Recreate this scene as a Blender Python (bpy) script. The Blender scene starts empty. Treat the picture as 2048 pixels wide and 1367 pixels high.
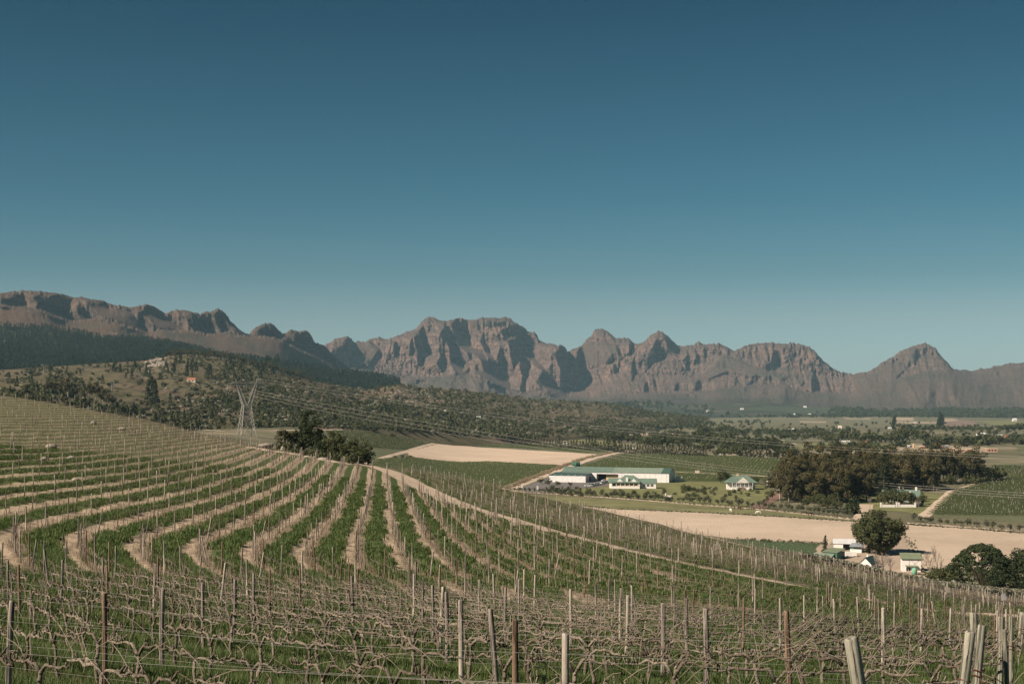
import bpy, bmesh, math, random
import numpy as np
from mathutils import Vector, Matrix
from mathutils.geometry import delaunay_2d_cdt

SC = bpy.context.scene
COL = SC.collection
rad = math.radians

# ------------------------------------------------------------------ camera
F = 2813.0          # focal length in photo pixels (photo 2048 x 1367)
HZ = 790.0          # row of the true horizon
cam_d = bpy.data.cameras.new('camera')
cam = bpy.data.objects.new('camera', cam_d)
COL.objects.link(cam)
cam_d.sensor_width = 36.0
cam_d.lens = 36.0 * F / 2048.0
cam_d.shift_y = (HZ - 683.5) / 2048.0
cam_d.clip_start = 0.3
cam_d.clip_end = 60000
cam.rotation_euler = (rad(90), 0, 0)
SC.camera = cam

# ------------------------------------------------------------------ sky and sun
SUN_EL, SUN_BACK = 37.0, 30.0       # elevation; degrees behind the picture plane, on the left
sd = Vector((-math.cos(rad(SUN_BACK)) * math.cos(rad(SUN_EL)), -math.sin(rad(SUN_BACK)) * math.cos(rad(SUN_EL)), math.sin(rad(SUN_EL))))
world = bpy.data.worlds.new('World')
SC.world = world
world.use_nodes = True
wn = world.node_tree
bg = wn.nodes['Background']
sky = wn.nodes.new('ShaderNodeTexSky')
sky.sky_type = 'NISHITA'
sky.sun_disc = False
sky.sun_elevation = rad(SUN_EL)
sky.sun_rotation = math.atan2(sd.x, sd.y)
sky.altitude = 200
sky.air_density = 1.0
sky.dust_density = 0.6
sky.ozone_density = 2.0
# clear polarised air: the blue deepens steadily from the horizon up
tc = wn.nodes.new('ShaderNodeTexCoord'); sx_ = wn.nodes.new('ShaderNodeSeparateXYZ')
wn.links.new(tc.outputs['Generated'], sx_.inputs[0])
deep = wn.nodes.new('ShaderNodeValToRGB')
wn.links.new(sx_.outputs[2], deep.inputs[0])
DEEP = [(0.0, (1.28, 1.62, 2.0)), (0.053, (1.06, 1.22, 1.33)), (0.085, (0.64, 0.96, 1.02)), (0.137, (0.38, 0.81, 0.88)), (0.205, (0.265, 0.65, 0.70)), (0.267, (0.165, 0.50, 0.565)), (0.5, (0.14, 0.44, 0.50))]
while len(deep.color_ramp.elements) < len(DEEP): deep.color_ramp.elements.new(0.5)
for e_, (p_, c_) in zip(deep.color_ramp.elements, DEEP):
    e_.position = p_; e_.color = tuple(x * 0.5 * 0.635 * k_ for x, k_ in zip(c_, (0.93, 0.97, 0.98))) + (1,)
tint = wn.nodes.new('ShaderNodeMixRGB')
tint.blend_type = 'MULTIPLY'
tint.inputs[0].default_value = 1.0
wn.links.new(sky.outputs[0], tint.inputs[1])
wn.links.new(deep.outputs[0], tint.inputs[2])
wn.links.new(tint.outputs[0], bg.inputs[0])
bg.inputs[1].default_value = 0.10
sl = bpy.data.lights.new('sun', 'SUN')
sl.energy = 4.95
sl.angle = rad(0.5)
sl.color = (1.0, 0.865, 0.715)
so = bpy.data.objects.new('sun', sl)
COL.objects.link(so)
so.rotation_euler = sd.to_track_quat('Z', 'Y').to_euler()
SC.view_settings.view_transform = 'Standard'
SC.view_settings.look = 'None'
SC.view_settings.exposure = 0.62
SC.view_settings.gamma = 1
SC.view_settings.use_curve_mapping = False
SC.render.engine = 'CYCLES'
SC.cycles.max_bounces = 4
SC.cycles.diffuse_bounces = 2
SC.cycles.glossy_bounces = 1
SC.cycles.transmission_bounces = 2
SC.cycles.transparent_max_bounces = 6
SC.cycles.volume_bounces = 0
SC.cycles.use_denoising = True
SC.cycles.volume_max_steps = 64
HAZE = 0.000033

# ------------------------------------------------------------------ helpers
def W(u, v, d):
    """a point d metres in front of the camera position, seen at photo pixel u, v"""
    return ((u - 1024.0) / F * d, d, (HZ - v) / F * d)

def interp(x, pts):
    p = np.array(pts, float)
    return np.interp(x, p[:, 0], p[:, 1])

def mesh_np(name, verts, faces, mat=None, smooth=False, attrs=None, mats=None, midx=None):
    me = bpy.data.meshes.new(name)
    verts = np.asarray(verts, np.float32)
    if isinstance(faces, np.ndarray):
        nf, k = faces.shape
        me.vertices.add(len(verts))
        me.vertices.foreach_set('co', verts.ravel())
        me.loops.add(nf * k)
        me.loops.foreach_set('vertex_index', faces.astype(np.int32).ravel())
        me.polygons.add(nf)
        me.polygons.foreach_set('loop_start', np.arange(0, nf * k, k, dtype=np.int32))
        me.polygons.foreach_set('loop_total', np.full(nf, k, np.int32))
    else:
        me.from_pydata([tuple(map(float, v)) for v in verts], [], faces)
    for m in (mats or ([mat] if mat else [])):
        me.materials.append(m)
    if midx is not None:
        me.polygons.foreach_set('material_index', np.asarray(midx, np.int32))
    if attrs:
        for k, a in attrs.items():
            at = me.attributes.new(k, 'FLOAT', 'POINT')
            at.data.foreach_set('value', np.asarray(a, np.float32).ravel())
    me.update()
    me.validate()
    if smooth:
        me.polygons.foreach_set('use_smooth', np.ones(len(me.polygons), bool))
    return me

def obj(name, me, parent=None, loc=None, rotz=0.0, scale=None, label=None, cat=None, group=None, kind=None):
    o = bpy.data.objects.new(name, me)
    COL.objects.link(o)
    if parent is not None:
        o.parent = parent
    if loc is not None:
        o.location = loc
    if rotz:
        o.rotation_euler = (0, 0, rotz)
    if scale is not None:
        o.scale = (scale,) * 3 if isinstance(scale, (int, float)) else scale
    if label: o['label'] = label
    if cat: o['category'] = cat
    if group: o['group'] = group
    if kind: o['kind'] = kind
    return o

def thing(name, label, cat, loc=(0, 0, 0), rotz=0.0, group=None, scale=None):
    return obj(name, None, None, loc, rotz, scale, label, cat, group)

def dup(root, loc, rotz=0.0, scale=None, label=None, group=None, euler=None):
    r = root.copy(); COL.objects.link(r)
    r.location = loc
    r.rotation_euler = euler if euler else (0, 0, rotz)
    if scale is not None:
        r.scale = (scale,) * 3 if isinstance(scale, (int, float)) else scale
    if label: r['label'] = label
    if group: r['group'] = group
    for ch in root.children:
        c = ch.copy(); COL.objects.link(c); c.parent = r
        for g in ch.children:
            d = g.copy(); COL.objects.link(d); d.parent = c
    return r

def grid_faces(nr, nc):
    i = np.arange(nr - 1)[:, None] * nc + np.arange(nc - 1)[None, :]
    return np.stack([i, i + 1, i + 1 + nc, i + nc], -1).reshape(-1, 4)

class MB:
    """collects boxes, tubes and quads into one mesh"""
    def __init__(s):
        s.v = []; s.f = []; s.m = []
    def add(s, vs, fs, m=0):
        b = len(s.v)
        s.v += [tuple(v) for v in vs]
        s.f += [tuple(b + i for i in f) for f in fs]
        s.m += [m] * len(fs)
    def box(s, x0, x1, y0, y1, z0, z1, m=0):
        vs = [(x0, y0, z0), (x1, y0, z0), (x1, y1, z0), (x0, y1, z0), (x0, y0, z1), (x1, y0, z1), (x1, y1, z1), (x0, y1, z1)]
        s.add(vs, [(0, 3, 2, 1), (4, 5, 6, 7), (0, 1, 5, 4), (1, 2, 6, 5), (2, 3, 7, 6), (3, 0, 4, 7)], m)
    def tube(s, pts, rs, n=6, m=0, cap=True):
        pts = [Vector(p) for p in pts]
        if not isinstance(rs, (list, tuple)): rs = [rs] * len(pts)
        rings = []
        b = len(s.v)
        for i, p in enumerate(pts):
            t = (pts[min(i + 1, len(pts) - 1)] - pts[max(i - 1, 0)])
            if t.length < 1e-9: t = Vector((0, 0, 1))
            t.normalize()
            a = t.cross(Vector((0.31, 0.17, 0.93)) if abs(t.z) < 0.9 else Vector((1, 0, 0))).normalized()
            c = t.cross(a)
            for k in range(n):
                an = 2 * math.pi * k / n
                s.v.append(tuple(p + (a * math.cos(an) + c * math.sin(an)) * rs[i]))
        for i in range(len(pts) - 1):
            for k in range(n):
                k2 = (k + 1) % n
                s.f.append((b + i * n + k, b + i * n + k2, b + (i + 1) * n + k2, b + (i + 1) * n + k)); s.m.append(m)
        if cap:
            e = b + (len(pts) - 1) * n
            s.f.append(tuple(b + k for k in range(n - 1, -1, -1))); s.m.append(m)
            s.f.append(tuple(e + k for k in range(n))); s.m.append(m)
    def prism(s, poly, y0, y1, m=0):
        """poly in x,z extruded along y"""
        n = len(poly)
        vs = [(x, y0, z) for x, z in poly] + [(x, y1, z) for x, z in poly]
        s.add(vs, [tuple(range(n)), tuple(range(2 * n - 1, n - 1, -1))] + [((i + 1) % n, i, i + n, (i + 1) % n + n) for i in range(n)], m)
    def mesh(s, name, mats, smooth=False):
        if not isinstance(mats, (list, tuple)): mats = [mats]
        me = bpy.data.meshes.new(name)
        me.from_pydata(s.v, [], s.f)
        for m in mats: me.materials.append(m)
        if len(mats) > 1: me.polygons.foreach_set('material_index', s.m)
        if smooth: me.polygons.foreach_set('use_smooth', [True] * len(me.polygons))
        me.update()
        return me

# ------------------------------------------------------------------ node materials
class NM:
    def __init__(s, name, rough=0.9, spec=0.2):
        s.m = bpy.data.materials.new(name); s.m.use_nodes = True
        s.t = s.m.node_tree; s.b = s.t.nodes['Principled BSDF']
        s.b.inputs['Roughness'].default_value = rough
        s.b.inputs['Specular IOR Level'].default_value = spec
        s._co = {}
    def n(s, typ, **kw):
        x = s.t.nodes.new(typ)
        for k, v in kw.items(): setattr(x, k, v)
        return x
    def link(s, a, b): s.t.links.new(a, b)
    def setin(s, sock, val):
        if isinstance(val, bpy.types.NodeSocket): s.link(val, sock)
        elif isinstance(val, tuple) and len(val) == 3 and sock.type == 'RGBA': sock.default_value = (*val, 1)
        else: sock.default_value = val
    def co(s, kind='pos'):
        if kind == 'pos':
            if 'g' not in s._co: s._co['g'] = s.n('ShaderNodeNewGeometry')
            return s._co['g'].outputs['Position']
        if 't' not in s._co: s._co['t'] = s.n('ShaderNodeTexCoord')
        return s._co['t'].outputs['Object']
    def mapped(s, sc=(1, 1, 1), rot=(0, 0, 0), kind='pos'):
        mp = s.n('ShaderNodeMapping'); s.link(s.co(kind), mp.inputs[0])
        mp.inputs['Scale'].default_value = sc; mp.inputs['Rotation'].default_value = rot
        return mp.outputs[0]
    def noise(s, scale, detail=4, rough=0.6, vec=None, dist=0.0):
        x = s.n('ShaderNodeTexNoise'); s.link(vec or s.co(), x.inputs['Vector'])
        x.inputs['Scale'].default_value = scale; x.inputs['Detail'].default_value = detail
        x.inputs['Roughness'].default_value = rough; x.inputs['Distortion'].default_value = dist
        return x.outputs[0]
    def voro(s, scale, vec=None, out='Distance'):
        x = s.n('ShaderNodeTexVoronoi'); s.link(vec or s.co(), x.inputs['Vector'])
        x.inputs['Scale'].default_value = scale
        return x.outputs[out]
    def attr(s, name):
        x = s.n('ShaderNodeAttribute'); x.attribute_name = name
        return x.outputs['Fac']
    def ramp(s, fac, stops):
        x = s.n('ShaderNodeValToRGB'); s.setin(x.inputs[0], fac)
        e = x.color_ramp.elements
        while len(e) < len(stops): e.new(0.5)
        for i, (p, c) in enumerate(stops):
            e[i].position = p
            e[i].color = (c, c, c, 1) if isinstance(c, (int, float)) else (*c, 1)
        return x.outputs[0]
    def mix(s, fac, a, b, mode='MIX'):
        x = s.n('ShaderNodeMixRGB', blend_type=mode)
        s.setin(x.inputs[0], fac); s.setin(x.inputs[1], a); s.setin(x.inputs[2], b)
        return x.outputs[0]
    def math(s, op, a, b=0.0, c=0.0, clamp=False):
        x = s.n('ShaderNodeMath', operation=op, use_clamp=clamp)
        s.setin(x.inputs[0], a); s.setin(x.inputs[1], b)
        if len(x.inputs) > 2: s.setin(x.inputs[2], c)
        return x.outputs[0]
    def rnd(s):
        x = s.n('ShaderNodeObjectInfo')
        return x.outputs['Random']
    def bump(s, h, strength=0.5, dist=0.1):
        x = s.n('ShaderNodeBump'); x.inputs['Strength'].default_value = strength
        x.inputs['Distance'].default_value = dist; s.setin(x.inputs['Height'], h)
        s.link(x.outputs[0], s.b.inputs['Normal'])
    def done(s, color):
        s.setin(s.b.inputs['Base Color'], color)
        return s.m

def flat(name, col, rough=0.8, var=0.25, scale=0.6, spec=0.2, kind='pos'):
    """paint-like or earth-like colour broken up by noise"""
    k = NM(name, rough, spec)
    f = k.noise(scale, 5, 0.65, vec=k.co(kind))
    lo = tuple(c * (1 - var) for c in col); hi = tuple(min(1, c * (1 + var)) for c in col)
    return k.done(k.ramp(f, [(0.3, lo), (0.7, hi)]))

def sinterp(x, pts, w=12):
    p = np.array(pts, float); x = np.asarray(x, float)
    return sum(np.interp(x + k * w / 3.0, p[:, 0], p[:, 1]) * c for k, c in ((-3, .06), (-2, .12), (-1, .2), (0, .24), (1, .2), (2, .12), (3, .06)))

def fft_noise(shape, beta, seed, sx=1.0, sy=1.0, lo=0.0):
    """random field with a power-law spectrum; sx, sy stretch it; lo cuts low frequencies"""
    r = np.random.RandomState(seed)
    a = np.fft.rfft2(r.randn(*shape))
    fy = np.fft.fftfreq(shape[0])[:, None] * sy; fx = np.fft.rfftfreq(shape[1])[None, :] * sx
    k = np.sqrt(fx * fx + fy * fy); k[0, 0] = 1
    a *= k ** (-beta / 2.0) * (k > lo)
    a[0, 0] = 0
    o = np.fft.irfft2(a, shape)
    return o / o.std()

def blur(a, n, it=3):
    for _ in range(it):
        for ax in (0, 1):
            p = np.pad(a, [(n, n) if i == ax else (0, 0) for i in (0, 1)], mode='edge')
            c = np.cumsum(p, axis=ax)
            c = np.concatenate([np.zeros_like(np.take(c, [0], ax)), c], ax)
            L = a.shape[ax]
            a = (np.take(c, np.arange(2 * n + 1, 2 * n + 1 + L), ax) - np.take(c, np.arange(0, L), ax)) / (2 * n + 1)
    return a

def in_poly(U, V, poly):
    inside = np.zeros(U.shape, bool)
    n = len(poly)
    for i in range(n):
        x1, y1 = poly[i]; x2, y2 = poly[(i + 1) % n]
        if y1 == y2: continue
        c = ((V >= min(y1, y2)) & (V < max(y1, y2)))
        xi = x1 + (V - y1) * (x2 - x1) / (y2 - y1)
        inside ^= c & (U < xi)
    return inside

def bilin(A, r, c):
    r = np.clip(r, 0, A.shape[0] - 1.001); c = np.clip(c, 0, A.shape[1] - 1.001)
    r0 = r.astype(int); c0 = c.astype(int); fr = r - r0; fc = c - c0
    return (A[r0, c0] * (1 - fr) * (1 - fc) + A[r0 + 1, c0] * fr * (1 - fc) + A[r0, c0 + 1] * (1 - fr) * fc + A[r0 + 1, c0 + 1] * fr * fc)
# ------------------------------------------------------------------ mountains
def zz(o, s, pts):
    return [(o[0] + x / s, o[1] + y / s) for x, y in pts]

SKY_C = [(560, 720), (600, 706), (630, 697), (651, 689), (668, 679), (694, 671), (709, 684), (720, 685), (737, 678), (757, 674), (774, 679), (791, 673), (812, 663),
    (832, 658), (843, 644), (853, 635), (863, 633), (872, 636), (884, 641), (901, 640), (922, 638), (942, 638), (976, 635), (995, 636), (1014, 634), (1020, 636), (1027, 643), (1044, 651),
    (1055, 661), (1068, 665), (1074, 671), (1078, 679), (1085, 683), (1092, 687), (1106, 687), (1115, 691), (1123, 688), (1130, 695), (1135, 704), (1147, 697), (1164, 689),
    (1181, 673), (1188, 661), (1202, 657), (1215, 662), (1224, 669), (1232, 675), (1249, 676), (1258, 678), (1267, 685), (1277, 687), (1297, 677), (1306, 668), (1315, 664), (1326, 664), (1337, 671), (1343, 679),
    (1355, 690), (1369, 692), (1384, 691), (1397, 682), (1407, 688), (1417, 689), (1439, 686), (1455, 694), (1468, 701), (1485, 694), (1497, 689), (1517, 686), (1537, 685),
    (1570, 686), (1600, 688), (1618, 693), (1632, 705), (1647, 720), (1665, 735), (1683, 746), (1709, 748), (1738, 741), (1757, 730), (1775, 719), (1793, 708), (1811, 697), (1825, 692),
    (1840, 688), (1851, 685), (1862, 690), (1873, 700), (1884, 713), (1895, 724), (1901, 733), (1906, 739), (1928, 738), (1935, 739), (1946, 742), (1960, 739), (1976, 735), (2012, 728), (2048, 724),
    (2120, 716), (2200, 722), (2300, 740)]
ROCK_C = [(560, 735), (660, 728), (700, 738), (737, 745), (790, 756), (839, 759), (870, 757), (908, 752), (959, 755), (1010, 774), (1051, 786), (1090, 783), (1133, 794), (1181, 797), (1200, 792), (1240, 785), (1300, 784),
    (1391, 783), (1410, 780), (1440, 772), (1464, 772), (1500, 770), (1530, 769), (1570, 768), (1600, 779), (1629, 783), (1660, 785), (1702, 786), (1715, 776), (1730, 772), (1790, 756), (1811, 752), (1840, 746), (1906, 740), (1930, 742), (1950, 748), (1976, 742), (2048, 734), (2300, 760)]
A1, A2, A3, A4 = (640, 620), (900, 620), (1130, 640), (1380, 660)
S1, S4 = 6.827, 6.0235
DARK_C = [zz(A1, S1, [(340, 370), (330, 500), (320, 600), (295, 650), (350, 700), (420, 665), (480, 650), (525, 580), (480, 510), (525, 485), (450, 430), (400, 370)]),
    zz(A1, S1, [(1310, 350), (1280, 430), (1280, 500), (1330, 560), (1340, 640), (1330, 740), (1370, 770), (1390, 680), (1400, 600), (1430, 520), (1420, 440), (1380, 350)]),
    zz(A1, S1, [(1210, 600), (1250, 540), (1270, 560), (1240, 620)]),
    zz(A1, S1, [(1680, 200), (1690, 260), (1640, 330), (1640, 420), (1700, 480), (1730, 560), (1760, 560), (1770, 650), (1790, 720), (1820, 800), (1850, 890), (1960, 930), (2030, 900), (2030, 800), (1960, 850), (1920, 780), (1850, 700), (1840, 580), (1790, 480), (1780, 400), (1800, 300), (1760, 250)]),
    zz(A1, S1, [(1820, 330), (1820, 420), (1850, 560), (1900, 560), (2000, 640), (2048, 700), (2048, 520), (2020, 440), (2000, 350), (1900, 310), (1850, 240), (1790, 200)]),
    zz(A1, S1, [(1600, 720), (1590, 780), (1640, 850), (1700, 840), (1710, 740), (1680, 660), (1640, 560), (1600, 540), (1650, 650)]),
    zz(A1, S1, [(1470, 230), (1450, 400), (1440, 480), (1470, 420), (1500, 240)]), zz(A1, S1, [(1020, 440), (1000, 640), (1030, 640), (1060, 450)]),
    zz(A1, S1, [(600, 560), (580, 640), (640, 620), (620, 560)]), zz(A1, S1, [(650, 660), (640, 740), (680, 740), (680, 680)]),
    zz(A2, S1, [(100, 300), (60, 380), (80, 500), (130, 560), (240, 640), (270, 700), (300, 600), (380, 650), (440, 760), (480, 860), (400, 830), (340, 760), (330, 880), (390, 900), (500, 960), (650, 1060), (820, 1080), (820, 990), (760, 920), (680, 850), (620, 820), (600, 860), (530, 800), (540, 760), (470, 640), (440, 560), (380, 540), (300, 510), (250, 520), (240, 400), (180, 310)]),
    zz(A2, S1, [(400, 420), (420, 490), (490, 620), (560, 740), (640, 790), (630, 720), (560, 620), (500, 520), (450, 430)]),
    zz(A2, S1, [(770, 450), (780, 560), (720, 620), (700, 680), (780, 740), (850, 790), (880, 740), (930, 700), (950, 820), (990, 920), (960, 1020), (940, 1080), (1030, 1140), (1010, 1060), (1040, 960), (1030, 860), (1060, 770), (1100, 690), (1120, 740), (1230, 820), (1260, 900), (1340, 960), (1390, 970), (1250, 770), (1160, 680), (1100, 640), (1000, 600), (960, 520), (880, 490), (820, 470)]),
    zz(A2, S1, [(1230, 860), (1160, 980), (1150, 1080), (1290, 1080), (1340, 1110), (1480, 1160), (1600, 1190), (1560, 1110), (1440, 1070), (1420, 980), (1330, 950), (1270, 880)]),
    zz(A2, S1, [(1480, 480), (1470, 590), (1420, 600), (1410, 680), (1450, 780), (1500, 900), (1560, 980), (1600, 1080), (1720, 1110), (1740, 1040), (1800, 960), (1820, 850), (1760, 780), (1710, 750), (1630, 800), (1610, 680), (1600, 580), (1570, 510), (1520, 470)]),
    zz(A2, S1, [(860, 170), (880, 240), (960, 310), (1030, 345), (1050, 290), (1000, 210), (930, 170)]),
    zz(A2, S1, [(670, 310), (700, 370), (790, 400), (740, 350)]), zz(A2, S1, [(1100, 370), (1120, 400), (1210, 410), (1180, 380)]), zz(A2, S1, [(1990, 860), (2048, 960), (2048, 900), (2010, 850)]),
    zz(A3, S1, [(1330, 240), (1340, 300), (1300, 400), (1290, 480), (1370, 410), (1440, 430), (1500, 460), (1560, 410), (1500, 320), (1450, 270), (1400, 240)]),
    zz(A3, S1, [(870, 320), (860, 480), (890, 460), (920, 380), (920, 310)]), zz(A3, S1, [(650, 620), (640, 700), (670, 750), (680, 610)]), zz(A3, S1, [(710, 580), (710, 740), (735, 620)]),
    zz(A3, S1, [(430, 720), (470, 830), (500, 880), (505, 830), (450, 740)]), zz(A3, S1, [(900, 600), (890, 680), (910, 760), (900, 850), (930, 830), (930, 720), (940, 640)]),
    zz(A3, S1, [(1080, 860), (1060, 980), (1110, 990), (1110, 850)]), zz(A3, S1, [(1760, 450), (1760, 530), (1800, 600), (1800, 510)]),
    zz(A3, S1, [(1760, 860), (1740, 960), (1840, 980), (1830, 880), (1800, 820)]), zz(A3, S1, [(1200, 440), (1160, 560), (1220, 580), (1250, 500), (1230, 400)]),
    zz(A3, S1, [(1480, 900), (1480, 960), (1540, 970), (1530, 870)]), zz(A3, S1, [(1640, 420), (1640, 500), (1670, 580), (1680, 520), (1660, 420)]),
    zz(A3, S1, [(1880, 450), (1870, 520), (1890, 590), (1900, 460)]), zz(A3, S1, [(1620, 600), (1640, 690), (1670, 690), (1660, 620)]), zz(A3, S1, [(1070, 440), (1075, 500), (1095, 490)]),
    zz(A3, S1, [(945, 490), (950, 570), (970, 580)]), zz(A3, S1, [(1180, 740), (1190, 860), (1220, 980), (1220, 860)]), zz(A3, S1, [(1100, 570), (1130, 670), (1140, 650)]),
    zz(A4, S4, [(1460, 490), (1440, 600), (1450, 720), (1550, 750), (1555, 690), (1520, 620), (1500, 530)]), zz(A4, S4, [(1610, 540), (1640, 640), (1680, 750), (1700, 740), (1650, 600)]),
    zz(A4, S4, [(500, 570), (510, 640), (570, 670), (575, 640), (530, 590)]), zz(A4, S4, [(900, 560), (940, 640), (960, 670), (950, 600), (920, 550)]),
    zz(A4, S4, [(40, 250), (50, 340), (80, 400), (90, 340), (60, 270)]), zz(A4, S4, [(1500, 260), (1530, 310), (1620, 390), (1640, 380), (1580, 310), (1520, 260)]),
    zz(A4, S4, [(880, 410), (890, 460), (1000, 470), (1050, 400), (960, 390)]), zz(A4, S4, [(720, 600), (690, 640), (640, 660), (700, 670), (740, 640)]),
    zz(A4, S4, [(1340, 590), (1330, 660), (1370, 620)]), zz(A4, S4, [(1020, 240), (1020, 350), (1040, 260)]), zz(A4, S4, [(1100, 560), (1110, 640), (1130, 640)]),
    zz(A4, S4, [(1920, 610), (1920, 650), (1950, 640)]), zz((1680, 670), 5.565, [(1170, 250), (1230, 370), (1280, 390), (1200, 270)]), zz((1680, 670), 5.565, [(650, 300), (650, 350), (680, 350), (680, 300)]),
    zz((1680, 670), 5.565, [(740, 420), (710, 480), (740, 490), (760, 440)])]

SKY_L = [(-400, 640), (-200, 610), (-60, 592), (0, 586), (41, 581), (72, 582), (113, 585), (125, 589), (137, 592), (150, 594), (159, 594), (180, 598), (202, 599), (222, 608), (239, 613), (270, 613), (290, 609), (308, 611), (320, 620), (332, 627), (342, 622),
    (355, 620), (369, 619), (377, 621), (386, 625), (393, 624), (400, 628), (410, 622), (424, 623), (436, 618), (446, 622), (451, 627), (461, 642), (478, 657), (489, 664), (499, 669), (504, 661), (514, 655), (523, 649), (533, 646), (540, 645), (548, 649), (557, 659),
    (566, 668), (574, 664), (581, 660), (590, 660), (598, 662), (605, 661), (612, 660), (617, 663), (622, 669), (629, 686), (640, 688), (651, 692), (662, 705), (690, 730), (730, 752), (760, 764)]
BASE_L = [(-400, 670), (-100, 625), (0, 611), (51, 615), (103, 628), (140, 642), (191, 640), (239, 645), (297, 665), (325, 659), (366, 661), (424, 669), (455, 669), (502, 674), (540, 674), (560, 677), (600, 697), (640, 715), (700, 745), (760, 768)]
B6, B7 = (0, 570), (300, 600)
DARK_L = [zz(B6, S4, [(0, 110), (0, 230), (50, 260), (170, 270), (220, 260), (310, 245), (280, 180), (240, 130), (60, 140)]),
    zz(B6, S4, [(370, 150), (440, 200), (410, 270), (500, 310), (600, 370), (720, 420), (850, 435), (810, 350), (740, 300), (830, 270), (830, 200), (870, 150), (800, 130), (700, 105), (560, 115), (460, 95)]),
    zz(B6, S4, [(920, 230), (910, 370), (990, 400), (1100, 420), (1170, 425), (1050, 360), (1000, 330), (1010, 260), (950, 180)]),
    zz(B6, S4, [(1010, 175), (1050, 290), (1120, 320), (1160, 380), (1180, 350), (1280, 370), (1400, 420), (1500, 480), (1650, 540), (1800, 610), (1720, 500), (1700, 480), (1640, 400), (1620, 330), (1560, 290), (1480, 290), (1400, 280), (1330, 300), (1250, 200), (1100, 175)]),
    zz(B6, S4, [(1680, 300), (1670, 350), (1760, 410), (1800, 470), (1900, 520), (2048, 545), (2048, 480), (1930, 400), (1850, 330), (1750, 290)]),
    zz(B7, 5.389, [(0, 130), (0, 210), (100, 270), (200, 320), (380, 335), (340, 300), (230, 230), (130, 180), (60, 150)]),
    zz(B7, 5.389, [(410, 210), (420, 300), (500, 350), (650, 372), (710, 362), (650, 320), (560, 230), (490, 150), (460, 170), (520, 260), (460, 250)]),
    zz(B7, 5.389, [(690, 180), (740, 290), (790, 350), (830, 350), (790, 270), (750, 210), (700, 160)]),
    zz(B7, 5.389, [(800, 190), (860, 260), (920, 330), (1020, 380), (1100, 400), (1080, 360), (950, 290), (860, 210), (820, 170)]),
    zz(B7, 5.389, [(1200, 290), (1260, 350), (1310, 390), (1400, 390), (1430, 370), (1380, 330), (1350, 280), (1300, 330), (1290, 290), (1220, 280)]),
    zz(B7, 5.389, [(1470, 420), (1490, 510), (1520, 490), (1500, 430)]),
    zz(B7, 5.389, [(1560, 370), (1560, 450), (1650, 500), (1760, 600), (1900, 690), (2010, 720), (1880, 610), (1850, 560), (1800, 490), (1700, 440), (1640, 390)]),
    zz(B7, 5.389, [(1850, 480), (1850, 560), (1960, 600), (2048, 650), (2048, 620), (1960, 590), (1940, 540), (1890, 500)])]

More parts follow.
